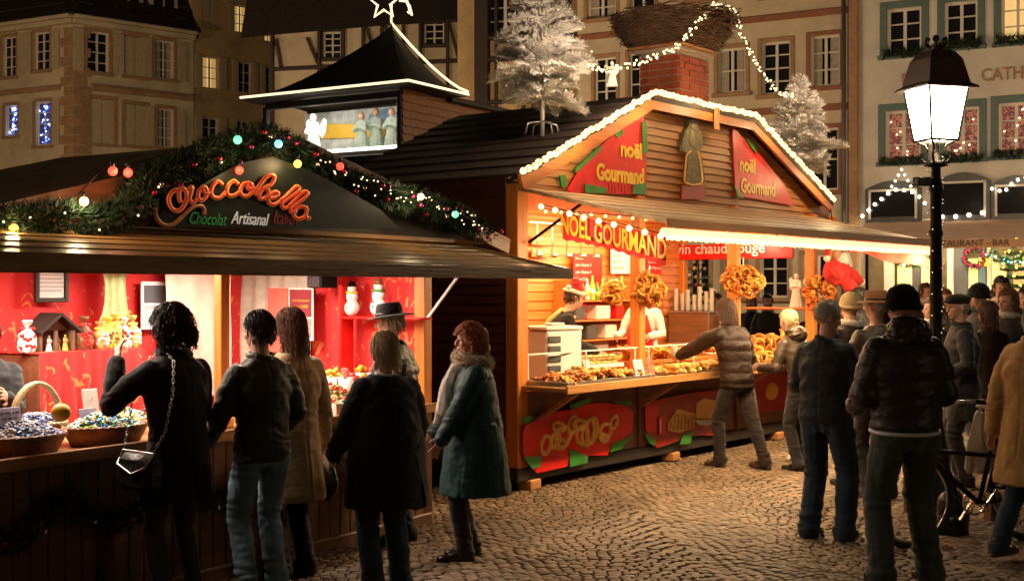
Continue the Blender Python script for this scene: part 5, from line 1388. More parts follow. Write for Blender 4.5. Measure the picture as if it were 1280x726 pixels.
for k, (u, h) in enumerate(((30, 44), (101, 48), (122, 40), (131, 46), (141, 50), (151, 44), (161, 47))):
    x, z = F1.hit(u, 438, 1.45); hh = h*.0048; n_, m = names[k]; t = thing('sweets_bag', ['tied bag of sweets left of the nativity hut', 'tall pale bag of sweets right of the nativity hut', 'small brown bag of sweets, first of the row', 'bag of sweets, second of the row right of the hut', 'tallest golden bag of sweets in the row', 'pale bag of sweets near the right end of the row', 'bag of sweets at the right end beside the raised hand'][k], 'sweets bag', F1.w(x, 1.42, zt_+.006), F1.a+rnd.uniform(-.3, .3), 'bags of sweets on the red table')
    b = MB(); b.lathe([(.05, 0), (.062, .04), (.058, hh*.55), (.028, hh*.72), (.012, hh*.76), (.04, hh)], 12); me = remesh(b, .009, 1); displace(me, lambda p, n: .008*noise.noise(p*40)); setm(me, m); part('bag', me, None, t, 1)
    b = MB(); b.tube([(.018*math.cos(a), .018*math.sin(a), hh*.76) for a in [6.283*j/10 for j in range(10)]], .006, 6, closed=True); b.ball((.03, -.01, hh*.74), (.025, .01, .012)); b.ball((-.03, -.01, hh*.74), (.025, .01, .012)); part('bow', b, rnd.choice([m_redpaint, m_yel]), t, 1)
    b = MB()
    for j in range(14): a = rnd.uniform(3.6, 5.8); b.ball((.055*math.cos(a), .055*math.sin(a), rnd.uniform(.03, hh*.55)), .014, 6, 4)
    part('sweets', b, rnd.choice(pal), t, 1)
# picture-like coloured box row behind? baskets on the counter
def sweets_pile(label, cx, cy, rx, ry, z, n, mats, hgt, seed):
    r = random.Random(seed); b = MB()
    for k in range(n):
        a, q = r.uniform(0, 6.283), math.sqrt(r.random()); x, y = math.cos(a)*rx*q, math.sin(a)*ry*q; zz = hgt*(1-q**2)+r.uniform(-.01, .008); b.mi(r.randrange(len(mats)))
        rot = Matrix.Rotation(r.uniform(0, 3), 3, 'Z') @ Matrix.Rotation(r.uniform(-.7, .7), 3, 'X'); p = V((x, y, zz))
        b.ball(p, (.014, .010, .009), 6, 4, rot); w = rot @ V((.013, 0, 0)); u = rot @ V((.012, .009, 0)); u2 = rot @ V((.012, -.009, .002))
        for s in (1, -1):
            i = [b.av(p+w*s), b.av(p+(w+u)*s), b.av(p+(w+u2)*s)]; b.af(*i)
    o = part('wrapped_sweets', b, mats, None, 1, None, F1.w(cx, cy, z), F1.a); o['kind'] = 'stuff'; tag(o, label, 'sweets')
def basket(label, cx, cy, rx, ry, h, m, handle=0.):
    t = thing('wicker_basket', label, 'basket', F1.w(cx, cy, .917), F1.a); b = MB(); n = 48
    prof = [(.80, 0), (.84, h*.2), (.88, h*.4), (.93, h*.6), (.97, h*.8), (1., h), (.96, h), (.9, h*.6), (.8, .02)]
    G = []
    for kk, (f, z) in enumerate(prof): G.append([b.av(((rx*f+.004*(-1)**(k+kk))*math.cos(6.283*k/n), (ry*f+.004*(-1)**(k+kk))*math.sin(6.283*k/n), z)) for k in range(n)])
    for j in range(len(G)-1):
        for k in range(n): b.af(G[j][k], G[j][(k+1) % n], G[j+1][(k+1) % n], G[j+1][k])
    b.af(*G[0][::-1]); b.af(*G[-1]); part('bowl', b, m, t, 1)
    b = MB()
    for k in range(2): b.tube([(rx*math.cos(a), ry*math.sin(a), h+.006*math.sin(a*18+k*3.14)) for a in [6.283*j/90 for j in range(90)]], .008, 6, closed=True)
    part('rim', b, m, t, 1)
    if handle:
        b = MB()
        for k in range(2): b.tube([(rx*1.0*math.cos(a), (k-.5)*.022, h*.7+handle*math.sin(a)) for a in [math.pi*j/20 for j in range(21)]], .013, 8)
        part('handle', b, m, t, 1)
    return t
cols = [m_whitepl, m_slate, M('blue_foil', (.10, .22, .55), .25, metal=.5, var=.2), m_lavpaper, m_paper, M('navy_foil', (.03, .04, .12), .25, metal=.4, var=.2)]
cols2 = [M('green_foil', (.12, .40, .06), .25, metal=.4, var=.2), m_yel, m_whitepl, cols[2], M('aqua_foil', (.10, .42, .52), .25, metal=.5, var=.2), m_paper]
def bask_at(label, u, y, rx, ry, h, m, hd=0.): x = F1.hx(u, y); basket(label, x, y, rx, ry, h, m, hd); return x
x = bask_at('large brown wicker basket of blue and silver sweets at the left edge', 22, .12, .27, .20, .10, m_wicker); sweets_pile('blue and silver wrapped sweets heaped in the left basket', x, .12, .25, .18, 1.0, 620, cols, .09, 1)
x = bask_at('brown wicker basket of green and blue sweets beside the dark coat', 132, .12, .26, .19, .10, m_wicker); sweets_pile('green and blue wrapped sweets heaped in the right basket', x, .12, .24, .17, 1.0, 620, cols2, .09, 2)
x = bask_at('pale wicker basket with a tall hooped handle behind the sweets', 46, .40, .17, .15, .12, m_palewick, .26); sweets_pile('silver sweets heaped in the hooped basket', x, .40, .155, .135, 1.03, 320, cols, .06, 3)
x = F1.hx(150, .42); basket('pale low basket of sweets behind the lavender cards', x, .42, .2, .14, .09, m_palewick); sweets_pile('white and green sweets in the pale low basket', x, .42, .18, .12, 1.0, 320, cols2, .07, 4)
x, z = F1.hit(70, 515, .02); b = MB(); b.ball((0, 0, 0), (.052, .052, .050), 20, 14); b.ball((0, 0, .05), (.008, .008, .006)); solo('orange', 'single bright yellow orange perched on the blue and silver sweets', 'orange', b, m_yel, F1.w(x, -.02, z), 0, None, 1)
card('lavender card standing in the sweets of the left basket', 15, 517, .12, .14, .12, m_lavpaper, 3, F1, 'price cards in the sweets baskets', z=1.05)
card('tall white card left of the two behind the hooped basket', 116, 505, .35, .12, .19, m_paper, 0, F1, 'price cards in the sweets baskets', z=1.02, tilt=-.15, yaw=.1)
card('tall lavender card beside the white card', 144, 502, .35, .13, .20, m_lavpaper, 0, F1, 'price cards in the sweets baskets', z=1.05, tilt=-.15)
card('short lavender card low in the green and blue sweets', 112, 516, .16, .12, .09, m_lavpaper, 0, F1, 'price cards in the sweets baskets', z=1.03)
# open boxes to the right part of the counter
rnd = random.Random(8)
def box_of(label, u, y, w, d, h, m, seed, mats, n=160, hg=.05):
    x = F1.hx(u, y); t = thing('open_box', label, 'box', F1.w(x, y, .917), F1.a+.05)
    b = MB(); b.cbox(-w, w, -d, d, 0, .01, .002); b.cbox(-w, w, -d, -d+.012, .01, h, .003); b.cbox(-w, w, d-.012, d, .01, h+.02, .003); part('box', b, m, t); b = MB(); b.cbox(-w, -w+.012, -d+.012, d-.012, .01, h, .003); b.cbox(w-.012, w, -d+.012, d-.012, .01, h, .003); part('box_sides', b, m, t)
    sweets_pile(label.replace('box', 'sweets inside the box', 1) if 0 else 'sweets filling the '+label, x, y, w*.9, d*.85, .917+h*.8, n, mats, hg, seed)
box_of('cream lit box beside the beige coat', 420, .10, .17, .13, .09, m_paper, 5, [m_bread, m_yel, m_redpaint, m_green], 200, .12)
box_of('orange box in front of the blond head', 462, .16, .15, .12, .08, m_gold, 6, [m_redpaint, m_yel, m_green, m_whitepl], 180, .09)
box_of('brown box left of the middle post', 272, .15, .14, .12, .07, m_gold, 7, [m_whitepl, m_redpaint, m_gold], 160, .05)
box_of('pale box right of the middle post', 312, .25, .14, .12, .07, m_paper, 9, [m_whitepl, m_bread, m_lavpaper], 160, .05)
r = random.Random(77)
for k in range(12):   # paper roses/sweet bouquets behind the boxes
    u = 405+k*9; y = .42+.1*(k % 3); x = F1.hx(u, y); z = .917; t = thing('sweet_bouquet', ['red', 'yellow', 'orange', 'pink'][k % 4]+' bouquet of wrapped sweets behind the boxes, from the left: '+['first', 'second', 'third', 'fourth', 'fifth', 'sixth', 'seventh', 'eighth', 'ninth', 'tenth', 'eleventh', 'twelfth'][k], 'bouquet', F1.w(x, y, z), 0, 'bouquets of sweets behind the boxes')
    b = MB(); hh = .17+.05*(k % 2); b.lathe([(.03, 0), (.045, .10), (.06, hh)], 10); part('cone', b, m_paper, t, 1)
    b = MB()
    for j in range(9): a = r.uniform(0, 6.283); b.ball((.045*math.cos(a)*r.random(), .045*math.sin(a), hh+r.uniform(0, .05)), .019, 8, 6)
    part('sweets', b, [m_redpaint, m_yel, m_gold, m_pinkfab][k % 4], t, 1)
# ---------------------------------------------------------------- tower with the lit nativity window
FT = Frame((-1.38, 16.0), math.atan2(-.518, .855))
m_robe = cloth('pale_green_robe', (.30, .36, .30), .8)
def tower():
    T = thing('display_tower', 'wooden tower with pointed dark roof and a brightly lit nativity window', 'tower', FT.w(0, 0), FT.a)
    W, D = 2.25, 2.9; zb, ze = FT.hit(500, 187)[1], 4.22
    b = MB(); b.box(-W, 0, 0, D, 0, zb-.12); part('base_walls', b, m_maroon, T)
    b = MB(); siding(b, lambda z: .0, lambda z: D, zb-.15, ze+.1, .10, y=0, ax='y')
    b2 = MB(); # mirror onto +x side
    z = zb-.3
    while z < ze+.08:
        i = [b2.av(p) for p in ((.030, 0, z), (.030, D, z), (.010, D, z+.1), (.010, 0, z+.1), (0, 0, z), (0, D, z))]; b2.af(*i[:4]); b2.af(i[4], i[0], i[1], i[5]); z += .1
    b2.box(-.05, 0, .02, D, zb-.3, ze+.1); b2.box(-W, -.05, D-.05, D, zb-.3, ze+.1); part('side_wall', b2, m_slat, T)
    b = MB(); b.cbox(-W-.1, .02, -.12, .1, zb-.14, zb-.05); b.cbox(-.06, .01, -.03, .05, zb-.05, ze); b.cbox(-W-.04, -W+.04, -.03, .05, zb-.05, ze); b.cbox(-W, 0, -.02, .04, ze-.04, ze+.05); part('window_frame', b, m_slate, T)
    b = MB(); b.cbox(-W, -.05, -.01, D*.6, zb-.05, zb+.02); part('display_floor', b, m_whitepl, T)
    b = MB(); b.box(-W, -.06, .80, .82, zb, ze); part('display_backdrop', b, M('backdrop_grey', (.58, .60, .58), .8, var=.5, vs=4), T)
    b = MB(); b.prism([(-W+.1, zb+.42), (-.8, zb+.34), (-.85, zb+.16), (-W+.1, zb+.22)], .02); b.v = [(x, y+.79, z+.12) for x, y, z in b.v]; part('painted_roof', b, m_yel, T)
    b = MB()
    for i in range(6): b.ball((-1.0+i*.17, .78, zb+.55+.04*math.sin(i*2)), (.12, .012, .08))
    part('painted_clouds', b, M('cloud_blue', (.25, .36, .55), .8, var=.3), T, 1)
    # roof: concave pyramid
    C = [(-2.65, -.38), (.40, -.38), (.40, 1.1), (-2.65, D+.4)]; C = [(-2.35, -.38), (.38, -.38), (.38, .95), (-2.35, .95)]
    ap = V((-.42, .35, 0)); zr = ze+.06; b = MB(); rings = []
    for j in range(9):
        f = j/8; h = .88*(f**1.35); ring = []
        for k in range(4):
            a, c = V((C[k][0], C[k][1], 0)), V((C[(k+1) % 4][0], C[(k+1) % 4][1], 0))
            for m in range(6): p = a.lerp(c, m/6); q = p.lerp(ap, f**.92); ring.append(b.av((q.x, q.y, zr+h+.02*math.sin(m))))
        rings.append(ring)
    for A, B_ in zip(rings, rings[1:]):
        n = len(A)
        for k in range(n): b.af(A[k], A[(k+1) % n], B_[(k+1) % n], B_[k])
    b.af(*rings[0][::-1]); part('roof', b, m_tile, T, 35); b = MB(); b.cbox(-W-.1, .12, .955, D+.1, ze+.02, ze+.09); part('rear_roof', b, m_tile, T)
    def edge(k, f):
        p = V((C[k][0], C[k][1], 0)); q = p.lerp(ap, f**.92); return V((q.x, q.y, zr+.88*(f**1.35)+.03))
    top = [edge(2, f/8) for f in range(8, -1, -1)]
    path = [V((ap.x, ap.y, zr+1.45))]+top+[V((C[2][0], C[2][1], zr+.02))]
    rp = thing('rope_light', 'white rope light down the right edge of the tower roof and along its eaves', 'rope light', FT.w(0, 0), FT.a)
    m_rw = glow('rope_white', (1., .78, .45), 1.7)
    b = MB(); b.tube([edge(1, 0).lerp(edge(2, 0), 0)+V((0, 0, 0))]+[edge(0, 0)], .016, 6); part('eaves_rope', b, m_rw, rp, 1)
    b = MB(); b.tube([edge(1, 0), edge(2, 0)], .016, 6); part('side_rope', b, m_rw, rp, 1)
    e = edge(2, 0)*1.; tt = V((ap.x, ap.y, zr+.91)); b = MB(); pts = []
    for k in range(9): f = k/8; q = tt.lerp(e, f); q.z = tt.z+(e.z-tt.z)*(1-(1-f)**1.35)+.03; pts.append(q)
    b.tube([tt+V((0, 0, .28))]+pts, .016, 6); part('ridge_rope', b, m_rw, rp, 1)
    # comet star
    s = thing('comet_star', 'white rope light shooting star on a pole above the tower roof', 'light figure', FT.w(ap.x, ap.y, zr+.90), FT.a+.3)
    b = MB(); b.tube([(0, 0, -.05), (0, 0, .3)], .015, 6); part('pole', b, m_black, s, 1)
    b = MB(); pts = []
    for k in range(10): a = 6.283*k/10+.3; r_ = .24 if k % 2 == 0 else .10; pts.append((r_*math.cos(a)*.9-.10, 0, .30+r_*math.sin(a)*.9))
    b.tube(pts, .018, 6, closed=True); part('star', b, m_rw, s, 1)
    for q in (0, 1, 2): b = MB(); b.tube([(.05+.03*q, 0, .42-.05*q), (.16+.03*q, 0, .36-.03*q), (.25, 0, .24-.03*q), (.28-.03*q, 0, .12+.02*q)], .015, 6); part('tail', b, m_rw, s, 1)
    # figures in the window
    for k, (u, y, h, m, lab) in enumerate(((392, .30, .60, glow('angel_lit', (1., .93, .8), .5), 'glowing white angel at the left of the lit tower window'), (452, .5, .60, m_robe, 'pale robed figure, left of the group in the tower window'), (470, .6, .66, m_robe, 'taller pale robed figure in the middle of the tower window group'), (490, .5, .62, m_robe, 'pale robed figure at the right edge of the tower window'))):
        x = FT.hx(u, y); robed(lab, FT.w(x, y, zb+.02), h, m, FT.a, group='figures in the tower window', wings=(k == 0), head=m_skin if k else None)
    # strip light inside
    t = thing('strip_light', 'bright strip light along the floor of the tower window', 'strip light', FT.w(0, 0, zb+.03), FT.a); b = MB(); b.cbox(-W+.1, -.1, .03, .07, 0, .035); part('tube', b, glow('strip', (1., .95, .82), 5.), t)
    lamp('AREA', FT.w(-W/2, .12, ze-.10), 11, (1., .93, .78), 1.9, (R(30), 0, FT.a), .3, name='display_lamp')
    return zb, ze
tower()
# dark roof of another stall at the far left
FL = Frame((-8.6, 19.5), R(25))
t = thing('market_stall', 'dark roofed stall behind at the left edge, its slope below the blue lit windows', 'market stall', FL.w(0, 0), FL.a)
b = MB(); b.box(-3, 0, 0, 2.5, 0, 2.4); part('walls', b, m_maroon, t)
b = MB(); b.bar((.5, 1.1, 2.95-.8), (-1.7, 1.1, 3.75), 3.2, .10, up=(0, 0, 1)); b.bar((-1.65, 1.1, 3.75), (-4.0, 1.1, 2.95-.8), 3.2, .10); part('roof', b, m_tile, t)
b = MB(); b.bar((.52, -.52, 2.12), (-1.7, -.52, 3.72), .05, .16); part('bargeboard', b, m_roof2, t)

# ---------------------------------------------------------------- white trees, nest, fairy lights on the snack stall roof
def white_tree(label, x, y, H, Rr, seed, zb, lights):
    p = F2.w(x, y, zb); t = thing('white_tree', label, 'artificial tree', p, 0, 'white trees on the roof'); r = random.Random(seed)
    tips = conifer(t, H, Rr, r, m_tinsel, m_whitepl, .34 if seed == 2 else .62, 14, 11, 13, .085, .0065, lights, True)
    b = MB()
    for k in range(4): a = k*1.571+.5; b.tube([(0, 0, .14), (.16*math.cos(a), .16*math.sin(a), .11), (.19*math.cos(a), .19*math.sin(a), .0)], .009, 6)
    part('stand', b, m_steel, t, 1); return t
xt = F2.hx(678, .45); white_tree('large white tinsel tree on a metal stand at the left slope of the stall roof', xt, .45, 1.75, .54, 2, Az+S_L*(xt-Ax)+.04, 30)
xt2 = F2.hx(1000, .55); white_tree('smaller white tinsel tree on the right slope of the stall roof', xt2, .55, 1.80, .56, 4, Cz-S_R*(xt2-Cx)+.02, 20)
def nest():
    p = F2.w(3.44, .47, 4.41); t = thing('stork_nest', 'wide bowl shaped nest of dark twigs on top of the brick chimney', 'nest', p); r = random.Random(12)
    b = MB(); b.cbox(-.42, .42, -.34, .34, .0, .03); part('platform', b, m_slat, t, None, None, (0, 0, 0), F2.a)
    b = MB()
    for k in range(1500):
        f = r.random(); a = r.uniform(0, 6.283); R_ = .40+.27*f**.6; q = V((R_*math.cos(a), R_*math.sin(a)*.9, .04+.36*f))*1.
        q += V((r.uniform(-.03, .03), r.uniform(-.03, .03), r.uniform(-.02, .02))); d = V((-math.sin(a), math.cos(a)*.9, r.uniform(-.3, .3)))+V((r.uniform(-.35, .35), r.uniform(-.35, .35), 0)); d.normalize(); L = r.uniform(.10, .24)
        b.tube([q-d*L, q+V((r.uniform(-.01, .01),)*3), q+d*L], [.003, .006, .003], 4, cap=False)
    part('twigs', b, m_twig, t); b = MB(); b.lathe([(.3, .03), (.42, .06), (.60, .33), (.5, .33), (.2, .2)], 24, sy=.9); part('nest_core', b, m_twig, t, 1)
nest()
def w2(u, v, y): x, z = F2.hit(u, v, y); return F2.w(x, y, z)
r = random.Random(4)
Lp = [w2(722, 78, .3), w2(745, 87, .3), w2(775, 84, .2), w2(805, 76, .1), w2(840, 62, .05), w2(862, 42, .0), w2(880, 20, -.05), w2(890, 6, 0)]
string_lights('dense fairy lights from the large white tree up to the nest', 'fairy lights', Lp, 90, .012, m_bulbc, 'fairy lights over the stall roof', .025, .004, (0, 0, 0), r)
Lp = [w2(890, 6, 0), w2(918, 12, .1), w2(925, 40, .2), w2(938, 68, .3), w2(955, 95, .4), w2(972, 116, .45), w2(992, 120, .5)]
string_lights('fairy lights from the nest down to the smaller white tree', 'fairy lights', Lp, 80, .012, m_bulbc, 'fairy lights over the stall roof', .025, .004, (0, 0, 0), r)
x, z = F2.hit(765, 108, .2); robed('small pale angel ornament dangling from the fairy lights left of the chimney', F2.w(x, .2, z), .26, m_paper, 0, cat='ornament')
# ---------------------------------------------------------------- buildings
def building(label, fr, x0, x1, ztop, zbase=0., group='houses around the square'):
    return thing('building', label, 'building', fr.w(0, 0), fr.a, group)
def wall(root, x0, x1, z0, z1, ops, mat, rev=.22, y=0., name='wall'):
    xs = sorted({x0, x1, *[q for o in ops for q in o[:2]]}); zs = sorted({z0, z1, *[q for o in ops for q in o[2:4]]})
    xs = [x for x in xs if x0 <= x <= x1]; zs = [z for z in zs if z0 <= z <= z1]; b = MB()
    for a, c in zip(xs, xs[1:]):
        for d, e in zip(zs, zs[1:]):
            mx, mz = (a+c)/2, (d+e)/2
            if any(o[0] < mx < o[1] and o[2] < mz < o[3] for o in ops): continue
            b.quad((a, y, d), (c, y, d), (c, y, e), (a, y, e))
    for o in ops:
        a, c, d, e = o[:4]
        b.quad((a, y, d), (a, y+rev, d), (a, y+rev, e), (a, y, e)); b.quad((c, y, d), (c, y, e), (c, y+rev, e), (c, y+rev, d))
        b.quad((a, y, d), (c, y, d), (c, y+rev, d), (a, y+rev, d)); b.quad((a, y, e), (a, y+rev, e), (c, y+rev, e), (c, y, e))
    b.box(x0, x1, y+rev+.01, y+rev+.3, z0, z1)
    return part(name, b, mat, root)
def window(root, o, pane=None, frame=None, sur=None, sw=.14, shut=None, bars=3, closed=False, curt=None, sill=True, rev=.22, fairy=None, box_=None, seed=0):
    a, c, d, e = o; w, h = c-a, e-d; y = rev-.07; fw = min(.09, w*.08); b = MB(); mid = (a+c)/2
    b.box(a, a+fw, y-.03, y, d, e); b.box(c-fw, c, y-.03, y, d, e); b.box(a+fw, c-fw, y-.03, y, e-fw, e); b.box(a+fw, c-fw, y-.03, y, d, d+fw); b.box(mid-fw*.6, mid+fw*.6, y-.045, y-.002, d+fw, e-fw)
    for k in range(1, bars):
        z = d+h*k/bars
        for p, q in ((a+fw, mid-fw*.6), (mid+fw*.6, c-fw)): b.box(p, q, y-.022, y-.004, z-.02, z+.02)
    win = part('window', b, frame or m_wframe, root)
    b = MB(); b.box(a, c, y+.005, y+.015, d, e); part('pane', b, pane or m_pane, win)
    if curt:
        b = MB(); n = 12
        for s, t in ((a+fw, a+w*.36), (c-w*.36, c-fw)):
            P = [(b.av((s+(t-s)*k/n, y-.006+.0*k-.0015*(k % 2), d+fw)), b.av((s+(t-s)*k/n, y-.006-.0015*(k % 2), e-fw))) for k in range(n+1)]
            for k in range(n): b.af(P[k][0], P[k+1][0], P[k+1][1], P[k][1])
        part('curtain', b, curt, win)
    if sur:
        b = MB(); p = .035; b.cbox(a-sw, a-.002, -p, .012, d-.002, e+sw); b.cbox(c+.002, c+sw, -p, .012, d-.002, e+sw); b.cbox(a-.002, c+.002, -p, .012, e+.002, e+sw); b.cbox(a-sw-.04, c+sw+.04, -p-.08, .012, d-.12, d-.002); part('surround', b, sur, win)
    if shut:
        sw_ = w*.52
        if closed:
            b = MB()
            for s, t in ((a+.01, mid-.01), (mid+.01, c-.01)):
                b.box(s, t, .02, .045, d+.02, e-.02)
                for k in range(int(h/.1)): b.box(s+.07, t-.07, .008, .02, d+.08+k*.1, d+.15+k*.1) if d+.15+k*.1 < e-.06 else None
            part('shutter', b, shut, win)
        else:
            for s, t in ((a-sw-sw_ if sur else a-sw_, a-sw-.02 if sur else a-.02), (c+sw+.02 if sur else c+.02, c+sw+sw_ if sur else c+sw_)):
                b = MB(); b.box(s, t, -.07, -.04, d-.02, e+.02)
                for k in range(int(h/.12)):
                    if d+.16+k*.12 < e-.05: b.box(s+.06, t-.06, -.082, -.07, d+.07+k*.12, d+.15+k*.12)
                part('shutter', b, shut, win)
    if box_:
        r = random.Random(seed); b = MB()
        for k in range(150): needles(b, (r.uniform(a-.1, c+.1), -.16+r.uniform(-.1, .05), d-.05+r.uniform(-.06, .16)), (r.uniform(-1, 1), -.6, r.uniform(-.3, 1)), 8, .12, 1, r, .012, .8)
        part('window_greenery', b, m_needle, win)
    if fairy:
        r = random.Random(seed)
        for k in range(fairy[1]): link('fairy_bulb', bulb_mesh(.028, fairy[0][k % len(fairy[0])]), win, (r.uniform(a+.12, c-.12), y-.06, r.uniform(d+.1, e-.1)))
    return win
def PX(fr, u0, u1, v0, v1, um=None):
    um = (u0+u1)/2; a, c = fr.hx(u0), fr.hx(u1); return (a, c, fr.hit(um, v1)[1], fr.hit(um, v0)[1])
# --- A: corner house on the left
FA = Frame((gx(92, 55), 55), math.atan2(.673, .74)); FAl = Frame((gx(92, 55), 55), math.atan2(-.475, .88))
A = building('cream corner house with shutters and stone quoins at the top left', FA, 0, 0, 0)
xe = FA.hx(242); zc = FA.hit(100, 31)[1]
opsR = [(109,136,40,91,0), (156,182,46,96,1), (194,217,51,99,0), (113,142,124,180,1), (156,183,131,182,1), (197,217,136,184,0)]
O_ = [PX(FA, *q[:4]) for q in opsR]
wall(A, 0, xe, 0, zc, O_, m_cream)
for o, q in zip(O_, opsR): window(A, o, sur=m_sand, shut=m_shut if not q[4] else m_shut, closed=bool(q[4]), sw=.16, bars=4, curt=m_curtain if q[0] in (194, 197) else None)
opsL = [(4,20,46,96), (43,62,40,88), (7,22,132,170), (45,63,127,182)]
# left face as child in its own frame
dA = FAl.a-FA.a; LW = link('left_face', None, A, (0, 0, 0), dA)
O_ = [PX(FAl, *q) for q in opsL]; 
def reloc(o): o.parent = LW; return o
bl = [glow('fairy_blue', (.12, .25, 1.), 6.), glow('fairy_white_blue', (.6, .75, 1.), 6.)]
wl = wall(A, -14, 0, 0, zc, O_, m_cream, name='wall')
wins = [window(A, o, sur=m_sand, shut=m_shut, sw=.14, bars=4, fairy=(bl, 26) if k > 1 else None, seed=k, pane=m_pane if k < 2 else glow('blue_glow', (.04, .07, .4), .10)) for k, o in enumerate(O_)]
bpy.data.objects.remove(LW)
for o in [wl]+wins: o.rotation_euler = (0, 0, dA)
b = MB()
k = 0; z = 0
while z < zc-.3:   # quoins on the corner
    w = .75 if k % 2 == 0 else .55; b.cbox(-.04, w, -.05, .0, z+.01, z+.40, .015); z += .42; k += 1
part('quoins', b, m_sand, A)
b = MB(); z = 0; k = 0
while z < zc-.3: w = .55 if k % 2 == 0 else .75; b.cbox(-w, .04, -.05, .0, z+.01, z+.40, .015); z += .42; k += 1
part('quoins', b, m_sand, A, rz=dA)
zb_ = FA.hit(104, 109)[1]
b = MB(); b.cbox(.76, xe, -.10, .0, zb_-.12, zb_+.12, .03); b.cbox(.76, xe, -.14, -.002, zb_+.12, zb_+.18, .02); part('string_course', b, m_sand, A)
b = MB(); b.cbox(-14, -.76, -.10, .0, zb_-.12, zb_+.12, .03); part('string_course', b, m_sand, A, rz=dA)
b = MB(); b.cbox(-.1, xe, -.3, .3, zc, zc+.22, .04); b.cbox(-.1, xe, -.45, .3, zc+.22, zc+.38, .04); part('cornice', b, m_cream, A)
b = MB(); b.cbox(-14, .1, -.3, .3, zc, zc+.22, .04); b.cbox(-14, .1, -.45, .3, zc+.22, zc+.38, .04); part('cornice', b, m_cream, A, rz=dA)
def roofslope(root, x0, x1, z0, run, rise, mat, y=-.4, rz=0., name='roof'):
    b = MB(); n = 12
    for k in range(n):
        f, g = k/n, (k+1)/n; b.quad((x0, y+run*f, z0+rise*f), (x1, y+run*f, z0+rise*f), (x1, y+run*g, z0+rise*g-.03), (x0, y+run*g, z0+rise*g-.03))
    b.quad((x0, y, z0), (x0, y+run, z0+rise), (x0, y+run*2, z0), (x0, y+run*2, z0)) if 0 else None
    return part(name, b, mat, root, rz=rz)
rA = roofslope(A, -.5, xe, zc+.38, 4, 7, m_tile); roofslope(A, -14, .5, zc+.38, 4, 7, m_tile, rz=dA)
for u in (163, 207):
    x = FA.hx(u); zz = FA.hit(u, 8)[1]; b = MB(); b.box(x-.7, x+.7, .2, 2.2, zz-.8, zz+1.2); b.cbox(x-.8, x+.8, .0, 2.2, zz+1.2, zz+1.35); part('dormer', b, m_shut, rA)
    b = MB(); b.box(x-.5, x-.06, .17, .19, zz-.6, zz+1.0); b.box(x+.06, x+.5, .17, .19, zz-.6, zz+1.0); part('dormer_pane', b, m_pane, rA)
# --- B: plainer yellowish house next to it
FB = Frame(tuple(FA.w(xe, .05)[:2]), FA.a+.02)
Bd = building('ochre house with two lit windows between the corner house and the dark gables', FB, 0, 0, 0)
q = [(253,273,71,111,1), (298,314,78,116,0), (293,309,7,41,1), (253,274,-5,36,0), (253,273,147,184,0), (296,311,151,186,0), (332,345,84,118,0), (330,342,30,52,1)]
O_ = [PX(FB, *p[:4]) for p in q]; xw = FB.hx(352); wall(Bd, 0, xw, 0, FB.hit(300, -60)[1], O_, m_ochre)
mc = M('lit_curtain', (.7, .5, .25), .8, var=.2, emit=(1, .62, .22), es=.35)
for k, (o, p) in enumerate(zip(O_, q)): window(Bd, o, pane=m_litpane if p[4] else m_pane, curt=mc if p[4] else None, shut=m_shut, sw=.1, bars=3, closed=(k == 3))
# --- TH: timbered dark gabled house
FT2 = Frame((gx(465, 47), 47), math.atan2(-.12, 1))
TH = building('half timbered house with big dark roof behind the tower', FT2, 0, 0, 0)
q = [(404,426,40,73), (530,555,22,56)]; O_ = [PX(FT2, *p) for p in q]; x0, x1 = FT2.hx(338), FT2.hx(596); z1 = FT2.hit(470, 8)[1]
wall(TH, x0, x1, 0, z1, O_, m_cream)
for o in O_: window(TH, o, sw=.1, bars=4, frame=m_wframe, sur=m_timber)
b = MB()
def beam(u0, v0, u1, v1, w=.28, fr=FT2):
    p, q = fr.hit(u0, v0), fr.hit(u1, v1); b.bar((p[0], -.03, p[1]), (q[0], -.03, q[1]), w, .10, up=(0, 0, 1) if abs(p[1]-q[1]) < abs(p[0]-q[0]) else (1, 0, 0))
for u in (341, 400, 430, 455, 478, 505, 526, 560, 594): beam(u, 4, u, 200, .30)
for v in (33, 84, 120): beam(338, v+4, 596, v-8, .36)
for a_ in ((346,50,352,84), (385,48,398,80), (460,36,470,78), (482,34,500,76), (562,30,574,76), (580,20,592,70)): beam(*a_, .24)
part('timber_frame', b, m_timber, TH)
zr = FT2.hit(470, 34)[1]
b = MB()
for k in range(14):
    f, g = k/14, (k+1)/14; b.quad((x0-.6, -1.6+3.6*f, zr+8*f-.6), (x1+.2, -1.6+3.6*f, zr+8*f-.1), (x1+.2, -1.6+3.6*g, zr+8*g-.1), (x0-.6, -1.6+3.6*g, zr+8*g-.6))
part('roof', b, m_tile, TH)
# --- H2: timber house with white tree in front, yellow corner strip
FH = Frame((gx(572, 44), 44), math.atan2(-.30, .95))
H2 = building('tall dark timbered house with a yellow corner between the tower and the pale row', FH, 0, 0, 0)
q = [(609,652,-8,43), (675,706,-12,40)]; O_ = [PX(FH, *p) for p in q]; x0, x1 = 0, FH.hx(733); zt2 = FH.hit(640, -70)[1]
wall(H2, x0, x1, 0, zt2, O_, m_ochre)
for o in O_: window(H2, o, sw=.14, bars=3, sur=m_timber)
b = MB()
for u in (598, 621, 655, 668, 712, 731): beam(u, -70, u, 260, .34 if u != 621 else .2, FH)
for v in (50, 77, 130, 190): beam(597, v, 733, v-6, .5, FH)
part('timber_frame', b, m_timber, H2)
b = MB(); xx = FH.hx(596); b.cbox(xx, xx+.5, -.3, -.0, 0, zt2, .03); part('corner_board', b, m_timber, H2)
